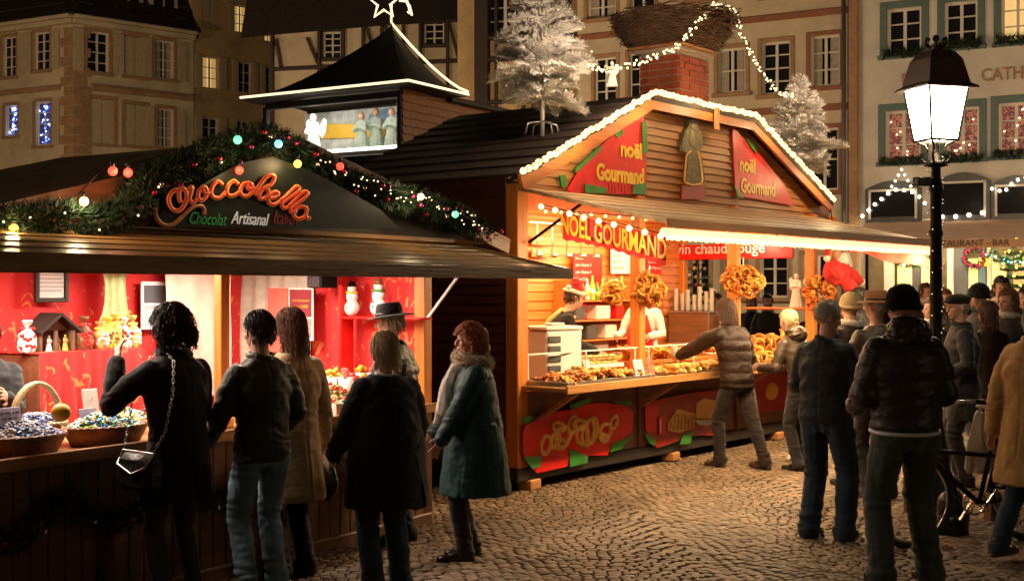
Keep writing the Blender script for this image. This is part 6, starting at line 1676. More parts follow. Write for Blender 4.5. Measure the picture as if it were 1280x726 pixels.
# --- C: cream house with red-brown bands
Cb = building('cream house with red brown bands behind the chimney and white trees', FD, 0, 0, 0)
q = [(734,770,-20,23), (788,818,-24,14), (743,770,72,128), (786,812,66,124), (897,932,60,116), (952,988,52,118), (1013,1050,44,108), (1012,1048,160,238), (860,890,-40,0), (954,990,-40,-6), (862,886,322,372), (905,930,318,372), (950,985,318,372), (1005,1040,318,372), (1013,1050,-50,-10), (900,934,170,238)]
O_ = [PX(FD, *p) for p in q]; xa, xb = FD.hx(722), FD.hx(1076); zt3 = FD.hit(900, -70)[1]
wall(Cb, xa, xb, 0, zt3, O_, m_cream)
for k, o in enumerate(O_): window(Cb, o, sur=m_fband if k in (6, 7) else m_sand, sw=.12, bars=(3, 2, 4)[k % 3], curt=m_curtain if k in (0, 4, 6, 9) else None)
b = MB()
for (u, v) in ((1000, 19), (1040, 134), (1000, -62)): z = FD.hit(u, v)[1]; b.cbox(xa, xb-.35, -.06, -.0, z-.10, z+.10, .02)
part('painted_bands', b, m_fband, Cb)
b = MB(); b.cbox(xb-.32, xb-.05, -.14, .0, 0, zt3, .03); part('pilaster', b, m_sand, Cb)
b = MB(); b.tube([(xb-.45, -.12, 0), (xb-.45, -.12, zt3)], .06, 10); part('drainpipe', b, m_slate, Cb, 1)
# --- D: pale house with blue-green frames and the restaurant below
Db = building('pale house with blue green window surrounds above the restaurant awning', FD, 0, 0, 0)
m_pinkp = patterned('decorated_pane', (.10, .03, .04), (.60, .30, .25), 9., .50)
m_pinkp.node_tree.nodes['Principled BSDF'].inputs['Emission Color'].default_value = (1, .35, .25, 1); m_pinkp.node_tree.nodes['Principled BSDF'].inputs['Emission Strength'].default_value = .08
q = [(1109,1152,10,68), (1181,1222,2,58), (1252,1292,-8,52), (1107,1151,138,202), (1182,1224,134,198), (1248,1292,128,194)]
O_ = [PX(FD, *p) for p in q]; xa, xb2 = FD.hx(1076), FD.hx(1076)+9.5; zt4 = FD.hit(1180, -70)[1]; zaw = FD.hit(1150, 222)[1]
sh = [PX(FD, 1086, 1150, 238, 272), PX(FD, 1174, 1236, 228, 270), PX(FD, 1243, 1300, 232, 268)]
wall(Db, xa+.003, xb2, 3.4, zt4, O_, m_whiter)
for k, o in enumerate(O_):
    window(Db, o, sur=m_bluef, sw=.20, bars=3, pane=m_pane if k in (0, 1) else m_litpane if k == 2 else m_pinkp, fairy=(([m_bulbc], 8) if k > 2 else None), box_=True, seed=k)
def wtext(t, u0, u1, v0, v1, m):
    a, c = FD.hit(u0, v1), FD.hit(u1, v0); me = fat_text(t, 1., depth=.1, off=.01); xs = [v.co.x for v in me.vertices]; w = max(xs)-min(xs)
    for v in me.vertices: v.co = V(((v.co.x-min(xs))/w*(c[0]-a[0])+a[0], -.02+v.co.y*.1, a[1]+v.co.z/.72*(FD.hit(u0, v0)[1]-a[1])))
    setm(me, m); link('wall_lettering', me, Db)
wtext('CATHÉ', 1227, 1290, 86, 102, m_sand); wtext('E', 1128, 1137, 92, 106, m_sand)
# ground-floor bays
b = MB()
for o in sh:
    a, c, d, e = o; n = 10
    pts = [(a-.06, d-.3)]+[(a-.06+(c-a+.12)*k/n, e+.05+.22*math.sin(math.pi*k/n)) for k in range(n+1)]+[(c+.06, d-.3)]
    q = MB(); q.prism(pts, .16); b2 = part('arched_bay', q, m_slate, Db)
    q = MB(); q.box(a+.10, c-.10, -.185, -.165, d+.02, e-.04); part('bay_pane', q, m_pane, b2)
    q = MB(); q.box(a+.04, a+.10, -.22, -.165, d-.05, e); q.box(c-.10, c-.04, -.22, -.165, d-.05, e); q.box(a+.04, c-.04, -.22, -.165, e-.04, e+.02); part('bay_frame', q, m_wframe, b2)
za = FD.hit(1150, 276)[1]; AWY = -2.6
b = MB()
FDa = Frame(FD.w(0, AWY), FD.a); zf = FDa.hit(1200, 299)[1]; zv = FDa.hit(1200, 310)[1]
n = 36
P = {}
for i in range(n+1):
    for j in range(7): f = j/6; P[i, j] = b.av((xa+.2+9*i/n, -.05+(AWY+.05)*f, za+(zf-za)*f-.03*math.sin(f*3.14)+.01*math.sin(i*2)))
for i in range(n):
    for j in range(6): b.af(P[i, j], P[i, j+1], P[i+1, j+1], P[i+1, j])
for i in range(n):
    x_, y_ = xa+.2+9*i/n, xa+.2+9*(i+1)/n; b.quad((x_, AWY-.01, zf-.005), (y_, AWY-.01, zf-.005), (y_, AWY-.02, zv), (x_, AWY-.02, zv))
aw = part('awning', b, m_awn, Db, 40)
a_, c_ = FDa.hx(1160), FDa.hx(1262); me = fat_text('RESTAURANT - BAR', 1., depth=.05, off=.0); xs = [v.co.x for v in me.vertices]; w = max(xs)-min(xs)
for v in me.vertices: v.co = V(((v.co.x-min(xs))/w*(c_-a_)+a_, AWY-.03+v.co.y*.1, zv+.05+v.co.z*(c_-a_)/w*1.0))
setm(me, M('awning_print', (.06, .03, .02), .8, var=0)); link('awning_lettering', me, aw)
# shopfront
b = MB(); b.box(xa, xb2, .9, 1.1, 0, 3.4); part('shop_wall', b, M('shop_interior', (.5, .40, .24), .8, var=.4, vs=1.5), Db)
shp = [(1105,1118,m_wframe), (1122,1140,m_litpane), (1141,1150,m_slate), (1152,1163,m_litpane), (1184,1192,m_wframe), (1193,1210,m_slate), (1211,1222,m_litpane), (1223,1232,M('door_blue', (.12, .22, .26), .5)), (1234,1239,m_wframe), (1240,1258,m_litpane), (1260,1264,m_bluef), (1265,1285,m_litpane)]
for u0, u1, m in shp:
    b = MB(); b.box(FD.hx(u0), FD.hx(u1), -.02, .05, .1, 3.0 if m is not m_litpane else 2.6); part('shop_pane' if m is m_litpane else 'shop_pillar', b, m, Db)
b = MB(); b.box(xa, xb2, -.03, .9, 3.0, 3.4); part('shop_beam', b, m_slate, Db)
b = MB(); p, q = FD.hit(1224, 333, -.3), FD.hit(1236, 322, -.3); b.cbox(p[0], q[0], -.34, -.30, p[1], q[1]); part('hanging_sign', b, glow('yellow_sign', (1., .65, .03), .9), Db)
# fairy lights and garlands on D
def wd(u, v, y=-.3): x, z = FD.hit(u, v, y); return FD.w(x, y, z)
r = random.Random(9)
m_b2 = glow('bulb_far', (1., .84, .58), 6.)
string_lights('looped bulbs around the first dark arched bay right of the snack stall', 'string lights', [wd(1078,270), wd(1094,255), wd(1103,248), wd(1111,241), wd(1122,236), wd(1140,240), wd(1149,246), wd(1156,254)], 10, .05, m_b2, 'bulb strings over the restaurant', off=(0, 0, 0))
string_lights('bulbs along the sill of the arched bay beside the lamp post', 'string lights', [wd(1178,271), wd(1192,271), wd(1204,270), wd(1228,266)], 4, .06, m_b2, 'bulb strings over the restaurant', off=(0, 0, 0))
string_lights('tall peak of small bulbs above the first arched bay', 'string lights', [wd(1110,240), wd(1118,228), wd(1127,212), wd(1136,228), wd(1142,240)], 9, .035, m_b2, 'bulb strings over the restaurant', off=(0, 0, 0))
string_lights('bulbs running to the right edge above the last dark bay', 'string lights', [wd(1240,236), wd(1255,240), wd(1268,226), wd(1282,222)], 6, .045, m_b2, 'bulb strings over the restaurant', off=(0, 0, 0))
for k, (u0, u1, v, lab) in enumerate(((1112, 1160, 318, 'pale green garland under the restaurant awning left of the lamp post'), (1236, 1290, 316, 'green and blue lit garland under the awning at the right edge'))):
    pts = catenary(wd(u0, v, -2.2), wd(u1, v, -2.2), .25, 8); t = thing('garland', lab, 'garland', pts[0], 0, 'garlands of the restaurant')
    part('foliage', garland_mb([p-pts[0] for p in pts], .09, 170, r, .12, .012), m_green, t); bulbs(t, [p-pts[0] for p in resample(pts, 18)], .025, [glow('aqua_bulb', (.3, .9, 1.), 3.), m_bulbc], .08, r)
for k, (u, lab) in enumerate(((1218, 'round wreath of red baubles hanging in the restaurant door'), (1266, 'decorated tree with yellow lights inside the restaurant at the right edge'))):
    p = wd(u, 345 if k == 0 else 372, -.6); t = thing('christmas_tree' if k else 'wreath', lab, 'Christmas tree' if k else 'wreath', p)
    b = MB()
    if k: 
        tips = conifer(t, 1.7, .5, r, m_needle, m_twig, .1, 9, 8, 6, .1, .01); 
        for q in r.sample(tips, 28): bulbs(t, [q], .04, [m_bulby], .02, r)
    else:
        ring = [V((.26*math.cos(a), 0, .5+.26*math.sin(a))) for a in [6.283*j/24 for j in range(25)]]; part('foliage', garland_mb(ring, .07, 140, r, .08, .01), m_needle, t)
        bulbs(t, ring[:-1], .05, [m_bauR, m_bauM], .03, r, 'bauble')

# ---------------------------------------------------------------- street lantern
m_hood = M('brown_enamel', (.10, .055, .05), .4, var=.2)
def lantern(label, loc, rz, lit=True, wrap=True):
    t = thing('street_lamp', label, 'street lamp', loc, rz); Yd = 9.8; z = lambda v: CAMH+(HOR-v)*Yd/FPX; hz = lambda w: w
    b = MB(); b.lathe([(.15, 0), (.15, .08), (.12, .12), (.12, .55), (.09, .62), (.075, .70), (.055, .78), (.048, z(225)-.1), (.060, z(225)-.08), (.060, z(225)-.04), (.042, z(225)), (.04, z(204))], 14)
    for k in range(3): b.lathe([(.058, 1.2+k*.5), (.062, 1.22+k*.5), (.058, 1.24+k*.5)], 14)
    part('pole', b, m_iron, t, 40)
    b = MB(); zz0, zz1 = z(206), z(178)
    for k in range(4):
        a = math.pi/4+k*math.pi/2; c, s = math.cos(a), math.sin(a)
        b.tube([(.03*c, .03*s, zz0), (.10*c, .10*s, zz0+.02), (.13*c, .13*s, zz0+.07), (.07*c, .07*s, zz0+.11), (.09*c, .09*s, zz0+.15), (.15*c, .15*s, zz1)], .011, 6)
    b.lathe([(.05, zz0-.02), (.10, zz0-.01), (.085, zz0+.02), (.03, zz0+.03), (.03, zz1-.02), (.05, zz1)], 12); part('scroll_bracket', b, m_iron, t, 1)
    # glass
    r0, r1 = .128, .188; z0, z1 = z(175), z(111)
    g = MB(); w = .012
    for k in range(4):
        q = Matrix.Rotation(k*math.pi/2, 4, 'Z'); g.xf(q); g.quad((-r0+w, -r0, z0), (r0-w, -r0, z0), (r1-w, -r1, z1), (-r1+w, -r1, z1))
    g.xf(); part('glass', g, m_lamp if lit else m_whitepl, t)
    f = MB()
    for k in range(4):
        a = [(-1, -1), (1, -1), (1, 1), (-1, 1)][k]; c = [(-1, -1), (1, -1), (1, 1), (-1, 1)][(k+1) % 4]
        f.bar((a[0]*r0, a[1]*r0, z0-.01), (a[0]*r1, a[1]*r1, z1), .018); f.bar((a[0]*r0, a[1]*r0, z0-.008), (c[0]*r0, c[1]*r0, z0-.008), .018)
    part('frame', f, m_iron, t)
    h = MB(); s2 = math.sqrt(2); h.lathe([(.262*s2*.95, z1-.015), (.262*s2*.95, z1), (.20*s2, z1+.03), (.155*s2, z(76)), (.11*s2, z(66)), (.05, z(62)), (.04, z(56)), (.02, z(54))], 4, rot0=math.pi/4); part('hood', h, m_hood, t)
    c = MB(); zt = z(60)
    for k in range(6): a = k*1.047; c.tube([(.05*math.cos(a), .05*math.sin(a), zt), (.10*math.cos(a), .10*math.sin(a), zt+.03), (.09*math.cos(a), .09*math.sin(a), zt+.07), (.06*math.cos(a), .06*math.sin(a), zt+.06)], .009, 5)
    c.ball((0, 0, zt+.07), .03, 10, 8); part('crown_ornament', c, m_iron, t, 1)
    b = MB(); b.cbox(-.20, -.07, -.05, .05, z(233), z(222), .008); part('control_box', b, m_black, t)
    t.scale = (.9, .9, 1)
    return t
lp = lantern('cast iron street lamp with blazing square lantern at the right of the square', (gx(1170, 9.8), 9.8, 0), R(16))
hx_ = [V((lp.location.x+.062*math.cos(a), 9.8+.062*math.sin(a), 1.0+a*.026)) for a in [k*.5 for k in range(150)]]
string_lights('string of tiny bulbs wound round the lamp post', 'fairy lights', hx_, 60, .0038, glow('bulb_dim', (1., .8, .5), 2.), off=(0, 0, 0), cable=.002)
lantern('street lamp near the left front corner of the square, beyond the chocolate stall', (-8.5, 1.5, 0), 0); lantern('street lamp near the right front corner of the square, beyond the bicycle', (9.5, 2.5, 0), .3)
# ---------------------------------------------------------------- people
def bag_strap(root, inf, m, off=1):
    pass
D_ = dict
# left stall customers (58 deg = facing the counter)
def crossbag():
    pass
p1, i1 = person('woman seen from behind in short black coat and dark tights with curly black hair', 222, 7.05, 1.70, 50, 'woman', None, lean=.07, head=(.12, .18), build=1.02, top='wool', topm=m_blackwool, hem=.66, skirt=True, hair='curlybun', hairm=m_blackhair, collar='roll',
    hands=((.16, .34, 1.12), (-.20, .30, 1.42)), seed=3, flare=.8, feet=((.12, .02), (-.10, -.02)))
p2, i2 = person('man with short dark hair in dark olive jacket and pale blue jeans', 327, 7.45, 1.66, 40, 'man', None, lean=.03, head=(.35, .10), build=1.0, top='leather', topm=m_olive, hem=.84, legm=m_jeans, hair='short', hairm=m_blackhair, collar='stand', fl=1.05,
    hands=((.24, .22, .98), (-.24, .24, .96)), seed=5)
p3, i3 = person('woman with wavy auburn hair in long beige coat beside the man in jeans', 366, 7.95, 1.66, 48, 'woman', None, lean=.02, head=(.1, .12), build=1.0, top='coat', topm=m_beige, hem=.52, legm=m_trous, hair='wavy', hairm=m_auburn,
    hands=((.30, .04, .86), (-.20, .28, 1.0)), seed=7, flare=.7)
p4, i4 = person('short blond person in wide black coat and dark jeans seen from behind', 483, 7.55, 1.53, 30, 'woman', None, lean=.03, head=(.2, .12), build=1.12, top='cape', topm=m_blackwool, hem=.60, legm=m_darkjeans, hair='bob', hairm=m_blond, collar='white', fl=1.15,
    hands=((.26, .14, .90), (-.30, .20, .94)), seed=9, flare=.55)
p5, i5 = person('man in broad black hat leaning toward the counter behind the blond head', 500, 9.0, 1.68, 70, 'man', None, lean=.10, head=(.15, .10), build=1.02, top='leather', topm=m_blackleather, hem=.58, legm=m_trous, hair='short', hairm=m_grey, hat=('brim', m_felt), collar='stand',
    hands=((.22, .30, 1.02), (-.22, .30, 1.02)), seed=11, flare=.6)
def teal_extra(root, q):
    U, nb = q['U'], q['nb']; t = MB(); n = 14
    for s in (1, -1):
        pts = [nb+V((s*.07, .06, .02)), nb+V((s*.05, .13, -.06)), U((s*.045, .195, 1.30)), U((s*.05, .225, 1.15)), U((s*.055, .25, 1.00 if s > 0 else 1.08))]
        t.tube(pts, [.035, .042, .048, .052, .056], 10, sy=.35)
    me = remesh(t, .009, 2); displace(me, lambda p, n: .006*noise.noise(V((p.x*60, p.y*60, p.z*6)))); setm(me, m_white); part('scarf', me, None, root, 1)
p6, i6 = person('elderly woman with curly red hair in wide teal coat with fur collar', 592, 8.50, 1.56, 100, 'woman', None, lean=.02, head=(.10, .02), build=1.12, top='cape', topm=m_teal, hem=.50, legm=m_trous, hair='curly', hairm=m_redhair, collar='fur',
    hands=((.20, .26, .94), (-.20, .26, .92)), seed=13, flare=.75, extra=teal_extra, feet=((.10, .02), (-.10, .10)))
# snack stall customers
p7, i7 = person('person with ginger hair in quilted brown jacket reaching over the snack counter', 921, 12.75, 1.70, 38, 'person', None, lean=.20, head=(.15, .05), build=1.02, top='puffer', topm=m_brownpuff, hem=.84, legm=m_browntrous, hair='wavy', hairm=m_brownhair, collar='stand', shoem=m_brownshoe,
    hands=((.18, .30, 1.12), (-.22, .62, 1.13)), feet=((.12, -.26), (-.10, .16)), seed=15)
p8, i8 = person('stocky grey haired man with glasses in black jacket and dark jeans', 1032, 9.15, 1.71, -38, 'man', None, lean=.04, head=(-.7, .26), build=1.10, top='jacket', topm=m_darkjacket, hem=.86, legm=m_darkjeans, hair='crop', hairm=m_grey, collar='stand', glasses=True, fl=1.2,
    hands=((.16, .26, 1.12), (-.16, .26, 1.12)), seed=17, feet=((.14, .04), (-.12, 0)))
p9, i9 = person('tall man in dark beanie, dark brown down jacket and grey green jeans', 1131, 7.75, 1.80, 8, 'man', None, lean=.03, head=(.1, .12), build=1.14, top='puffer', topm=m_darkpuff, hem=.93, legm=m_greyjeans, hair=None, hat=('beanie', m_felt), collar='hood', fl=1.2,
    hands=((.20, .24, 1.04), (-.20, .24, 1.04)), seed=19, feet=((.16, .02), (-.15, 0)))
def belt(root, q):
    t = MB(); U = q['U']; t.tube([U((.178*1.14*math.cos(a), .135*1.14*math.sin(a), .912+.012*math.sin(a))) for a in [6.283*k/36 for k in range(36)]], .012, 8, closed=True); part('shirt_hem', t, m_whitepl, root, 1)
belt(p9, i9 | {})
p10, i10 = person('person in a long camel coat with grey hair striding past at the right edge', 1292, 8.45, 1.72, -55, 'person', None, lean=.05, head=(0, .05), build=1.12, top='coat', topm=m_camel, hem=.52, legm=m_darkjeans, hair='short', hairm=m_grey, shoem=m_brownshoe, collar='stand',
    hands=((.26, .10, .88), (-.28, -.05, .86)), feet=((.10, .20), (-.08, -.26, .05)), seed=21, flare=.9)
p11, i11 = person('older man in black flat cap and long black coat facing left by the lamp post', 1203, 11.6, 1.74, 82, 'man', None, lean=.03, head=(.3, .0), build=1.12, top='leather', topm=m_darkjacket, hem=.62, legm=m_trous, hair='crop', hairm=m_grey, hat=('cap', m_felt), collar='stand',
    hands=((.20, .20, 1.0), (-.20, .22, 1.0)), seed=23, flare=.5)
p12, i12 = person('man in brown brimmed hat and tan jacket between the grey man and the beanie', 1097, 10.9, 1.76, 15, 'man', None, lean=.02, head=(.4, .0), top='jacket', topm=m_tanpuff, hem=.84, legm=m_trous, hair='crop', hairm=m_grey, hat=('brim', m_brownfelt), seed=25, near=False, hands=((.2, .25, 1.0), (-.2, .25, 1.0)))
p13, i13 = person('man in a tan knitted cap and brown anorak behind the grey haired man', 1066, 11.6, 1.74, 20, 'man', None, top='jacket', topm=m_brownpuff, hem=.80, legm=m_trous, hair=None, hat=('beanie', m_beige), collar='scarf', seed=27, near=False)
p14, i14 = person('person in a pale fleece bending over the counter behind the grey haired man', 1003, 12.6, 1.60, 40, 'person', None, lean=.25, top='jacket', topm=m_tanpuff, hem=.84, legm=m_trous, hair='short', hairm=m_blond, collar='hood', seed=28, near=False, hands=((.2, .4, 1.1), (-.2, .4, 1.1)))
# sellers
p15, i15 = person('seller in red and white pointed hat bending over the near end of the snack counter', 683, 12.75, 1.66, -80, 'seller', None, lean=.42, head=(.0, .1), top='jacket', topm=m_blackwool, hem=.84, legm=m_trous, hair='short', hairm=m_brownhair, hat=('santa', None), seed=31, z0=.22, near=False, hands=((.1, .5, 1.0), (-.1, .5, 1.0)), wide=.95,
    extra=lambda root, q: (lambda t: part('apron_strap', t, m_bread, root, 1))((lambda t: (t.tube([q['U']((.10, -.16, 1.12)), q['U']((.11, -.16, 1.30)), q['U']((.09, -.08, 1.46)), q['U']((.06, .10, 1.44))], .022, 8, sy=.4), t)[1])(MB())))
p16, i16 = person('seller in a white shirt and red apron behind the pretzel bunch', 806, 14.6, 1.66, 150, 'seller', None, lean=.06, top='shirt', topm=m_whitepl, hem=.84, legm=m_trous, hair='short', hairm=m_brownhair, seed=33, z0=.22, near=False, hands=((.2, .35, 1.1), (-.2, .3, 1.1)),
    extra=lambda root, q: (lambda t: part('apron', t, m_redcloth, root, 1))((lambda t: (t.loft([(q['U']((0, .12, .66)), .19, .03), (q['U']((0, .13, .95)), .18, .035), (q['U']((0, .135, 1.15)), .16, .03), (q['U']((0, .13, 1.36)), .10, .02)], 16), t)[1])(MB())))
p17, i17 = person('dark haired seller in dark grey inside the chocolate stall at the left edge', -18, 7.95, 1.60, 215, 'seller', None, lean=.05, head=(.2, .1), top='jacket', topm=m_blackwool, hem=.84, legm=m_trous, hair='short', hairm=m_blackhair, seed=35, hands=((.10, .34, 1.30), (-.06, .34, 1.22)), z0=.02)
# passers-by behind, seen between stall end and lamp post and inside the stall opening
CR = [(960, 20.5, 1.70, 160, m_darkjacket, 'short', m_blackhair, None, 'dark haired man in black seen through the stall end beside the white figurine'),
 (1076, 15.5, 1.80, 70, m_darkjacket, 'short', m_blackhair, None, 'dark haired man in black walking behind the plush father Christmas'),
 (1106, 22, 1.68, 180, m_darkjacket, 'crop', m_blackhair, None, 'small distant figure with dark hair left of the beanie, facing us'),
 (1124, 21, 1.84, 175, m_blackwool, 'short', m_blackhair, None, 'taller distant figure rising above the beanie'),
 (1156, 17.5, 1.86, 200, m_brownpuff, 'short', m_brownhair, None, 'figure in brown just left of the lamp post'),
 (1182, 16.0, 1.78, 150, m_brownpuff, 'short', m_auburn, None, 'brown haired figure just right of the lamp post'),
 (1196, 19.0, 1.70, 170, m_redcloth, 'short', m_brownhair, None, 'figure in dark red far behind the flat cap'),
 (1226, 13.6, 1.83, 100, m_blackwool, None, None, ('beanie', m_felt), 'figure in a black hood with face turned left behind the flat cap man'),
 (1251, 14.6, 1.92, 170, m_darkjacket, 'short', m_blackhair, None, 'tall dark figure with short hair above the crowd on the right'),
 (1236, 12.6, 1.66, 20, m_brownpuff, 'wavy', m_brownhair, None, 'person with wavy brown hair between the flat cap and the camel coat'),
 (1262, 12.9, 1.78, 120, m_blackwool, 'bob', m_auburn, None, 'person with smooth auburn hair behind the camel coat'),
 (1282, 15.0, 1.80, 150, m_tanpuff, 'short', m_brownhair, None, 'figure in tan half cut by the right edge of the photo'),
 (1170, 13.0, 1.70, 90, m_darkjacket, 'short', m_brownhair, None, 'dark coated figure mostly hidden by the lamp post'),
 (1212, 24, 1.7, 190, m_darkjacket, 'short', m_blackhair, None, 'distant dark figure in front of the restaurant door'),
 (1240, 23, 1.76, 170, m_brownpuff, 'crop', m_blackhair, None, 'distant brown figure near the blue restaurant door'),
 (896, 19.5, 1.72, 130, m_pinkfab, 'short', m_brownhair, None, 'figure in a pinkish sweater behind the cups at the stall end'),
 (940, 22.5, 1.66, 150, m_darkjacket, 'bob', m_brownhair, None, 'small distant woman seen through the stall end left of the dark haired man'),
 (1018, 17.8, 1.62, 160, m_brownpuff, 'short', m_blackhair, None, 'dark figure just outside the far end of the snack stall')]
for k, (u, Y, H, f, tm, hr, hm, ht, lab) in enumerate(CR):
    person(lab, u, Y, H, f, 'person', 'passers-by behind the stalls', top='jacket', topm=tm, hem=.76+.03*(k % 4), legm=(m_trous, m_darkjeans, m_browntrous)[k % 3], hair=hr, hairm=hm, hat=ht, seed=50+k, near=False, collar='stand' if k % 2 else 'scarf', lean=.02, build=1.05, hands=((.2, .2, .98), (-.24, .05, .86)) if k % 2 else (None, None))

# things people carry
def shoulder_bag():
    root, inf = p1, i1; s = root.scale.x; t = thing('shoulder_bag', 'black handbag on a pale chain at the hip of the woman in black', 'handbag', wpos(root, (-.24, -.02, .82)), root.rotation_euler.z)
    b = MB(); b.cbox(-.07, .05, -.14, .14, -.08, .12, .03); part('bag', b, m_blackleather, t, 40)
    b = MB(); b.tube([(-.075, -.13, .06), (-.075, .0, .015), (-.075, .13, .06), (-.03, .14, .13), (-.03, -.14, .13), (-.075, -.13, .06)], .007, 6); part('flap_edge', b, m_steel, t, 1)
    b = MB(); U = inf['U']; base = V((-.24, -.02, .82))
    pts = [V((-.24, -.10, .93)), U((-.19, -.155, 1.05)), U((-.14, -.17, 1.25)), U((-.10, -.13, 1.42)), U((-.085, -.03, 1.49)), U((-.10, .10, 1.44)), U((-.16, .17, 1.25)), V((-.25, .14, .95))]
    q = resample(pts, 60)
    for k, p in enumerate(q[:-1]):
        d = (q[k+1]-p); a = d.normalized(); u = a.orthogonal().normalized(); v = a.cross(u)
        if k % 2: u, v = v, u
        b.tube([(p-base)+a*.014*math.cos(x)+u*.007*math.sin(x) for x in [6.283*j/8 for j in range(8)]], .0028, 5, closed=True)
    part('chain_strap', b, m_steel, t, 1)
shoulder_bag()
t = thing('handbag', 'soft black handbag held low by the woman in the beige coat', 'handbag', wpos(p3, (.31, .05, .60)), p3.rotation_euler.z)
b = MB(); b.ball((0, 0, 0), (.05, .13, .13)); me = remesh(b, .01, 1); displace(me, lambda p, n: .012*noise.noise(p*12)); setm(me, m_blackleather); part('bag', me, None, t, 1)
b = MB()
for q in (-.02, .02): b.tube([(q, -.07, .10), (q, -.05, .20), (q, .03, .20), (q, .06, .10)], .006, 6)
part('handles', b, m_blackleather, t, 1)
# cup held by the customer in the brown jacket
b = MB(); b.lathe([(.028, 0), (.036, .09), (.038, .095), (.033, .09), (.026, .01)], 14); w = wpos(p7, i7['wr'][-1]); solo('paper_cup', 'white paper cup held over the counter by the person in the quilted brown jacket', 'cup', b, m_paper, w+F2.x*0+V((-.07, .02, -.01)), 0, None, 1)

# ---------------------------------------------------------------- bicycle
def bicycle():
    rear, front = V((gx(1290, 9.1), 9.12, 0)), V((gx(1142, 8.8), 8.85, 0)); d = (front-rear); Lw = d.length; ang = math.atan2(d.y, d.x)
    t = thing('bicycle', 'dark city bicycle leaning behind the beanie man, front wheel to the left', 'bicycle', rear, ang)
    Rw = .335
    def wheel(x, steer=0.):
        o = MB(); X = Matrix.Translation((x, 0, Rw)) @ Matrix.Rotation(steer, 4, 'Z'); o.xf(X); n = 40
        o.tube([((Rw-.02)*math.cos(a), 0, (Rw-.02)*math.sin(a)) for a in [6.283*k/n for k in range(n)]], .021, 8, closed=True); ty = part('wheel', o, M('tyre', (.015, .015, .015), .7, var=.2) if x == 0 else bpy.data.materials['tyre'], t, 1)
        o = MB(); o.xf(X); o.tube([((Rw-.045)*math.cos(a), 0, (Rw-.045)*math.sin(a)) for a in [6.283*k/n for k in range(n)]], .011, 6, closed=True); part('rim', o, m_chrome, ty, 1)
        o = MB(); o.xf(X)
        for k in range(28): a = 6.283*k/28; o.tube([(.02*math.cos(a+.5), .02*(-1)**k, .02*math.sin(a+.5)), ((Rw-.05)*math.cos(a), 0, (Rw-.05)*math.sin(a))], .0013, 4)
        o.tube([(0, -.04, 0), (0, .04, 0)], .022, 10); part('spokes', o, m_chrome, ty)
        o = MB(); o.xf(X); n = 24; rr = Rw+.018
        o.tube([(rr*math.cos(a), 0, rr*math.sin(a)) for a in [math.pi*(.02+.86*k/n) if x == 0 else math.pi*(.12+.86*k/n) for k in range(n+1)]][:], .024, 6, sy=.5); part('mudguard', o, m_black, t, 1)
    wheel(0); wheel(Lw)
    bb = V((.43, 0, .29)); st = V((.30, 0, .80)); ht = V((Lw-.20, 0, .84)); hb = V((Lw-.14, 0, .62)); fa = V((Lw, 0, Rw)); ra = V((0, 0, Rw))
    b = MB()
    b.tube([bb, st], .017, 8); b.tube([ht, hb], .020, 8); b.tube([bb, hb], .020, 8); b.tube([st-V((0, 0, .18)), hb+V((0, 0, .05))], .017, 8)
    for q in (-.05, .05): b.tube([bb+V((0, q*.5, 0)), ra+V((0, q, 0))], .010, 6); b.tube([st-V((0, 0, .05)), ra+V((0, q, 0))], .009, 6); b.tube([hb, hb+V((.02, q, -.08)), fa+V((0, q, 0))], .011, 6)
    part('frame', b, m_black, t, 1)
    b = MB(); b.tube([st, st+V((-.035, 0, .14))], .013, 8); part('seat_post', b, m_chrome, t, 1)
    b = MB(); b.ball(st+V((-.05, 0, .17)), (.11, .085, .035)); b.ball(st+V((.06, 0, .17)), (.10, .035, .025)); me = remesh(b, .01, 2); setm(me, m_whitepl); part('saddle', me, None, t, 1)
    b = MB(); h = ht+V((-.03, 0, .16)); b.tube([ht, h], .014, 8); b.tube([h+V((-.20, -.26, .02)), h+V((-.10, -.25, .03)), h+V((.03, -.12, .02)), h, h+V((.03, .12, .02)), h+V((-.10, .25, .03)), h+V((-.20, .26, .02))], .012, 8); part('handlebar', b, m_chrome, t, 1)
    b = MB()
    for q in (-.26, .26): b.tube([h+V((-.22, q, .02)), h+V((-.10, q*.98, .03))], .018, 8)
    part('grips', b, m_black, t, 1)
    b = MB(); b.ball(h+V((.10, 0, -.02)), (.04, .04, .045)); part('headlight', b, m_chrome, t, 1)
    b = MB(); b.tube([(bb.x+.09*math.cos(a), -.05, bb.z+.09*math.sin(a)) for a in [6.283*k/26 for k in range(26)]], .008, 6, closed=True); 
    for k in range(5): a = 6.283*k/5; b.bar(bb+V((0, -.05, 0)), bb+V((.09*math.cos(a), -.05, .09*math.sin(a))), .012, .005)
    b.tube([bb+V((0, -.09, 0)), bb+V((0, .09, 0))], .018, 8); b.bar(bb+V((0, -.08, 0)), bb+V((.10, -.08, -.13)), .02, .012); b.bar(bb+V((0, .08, 0)), bb+V((-.10, .08, .13)), .02, .012); part('crankset', b, m_chrome, t)
    for q, s in ((V((.10, -.13, -.13)), 1), (V((-.10, .13, .13)), 1)): b = MB(); b.cbox(-.045, .045, -.04, .04, -.012, .012, .004); part('pedal', b, m_black, t, None, None, bb+q)
    b = MB(); b.tube([bb+V((0, -.05, .09)), ra+V((0, -.05, .035))], .004, 4); b.tube([bb+V((0, -.05, -.09)), ra+V((0, -.05, -.035))], .004, 4); part('chain', b, m_steel, t)
    b = MB(); b.box(-.22, .20, -.06, .06, .70, .712)
    for q in (-.06, .06): b.tube([(-.15, q, .70), (0, q, Rw)], .006, 6)
    part('rear_rack', b, m_black, t)
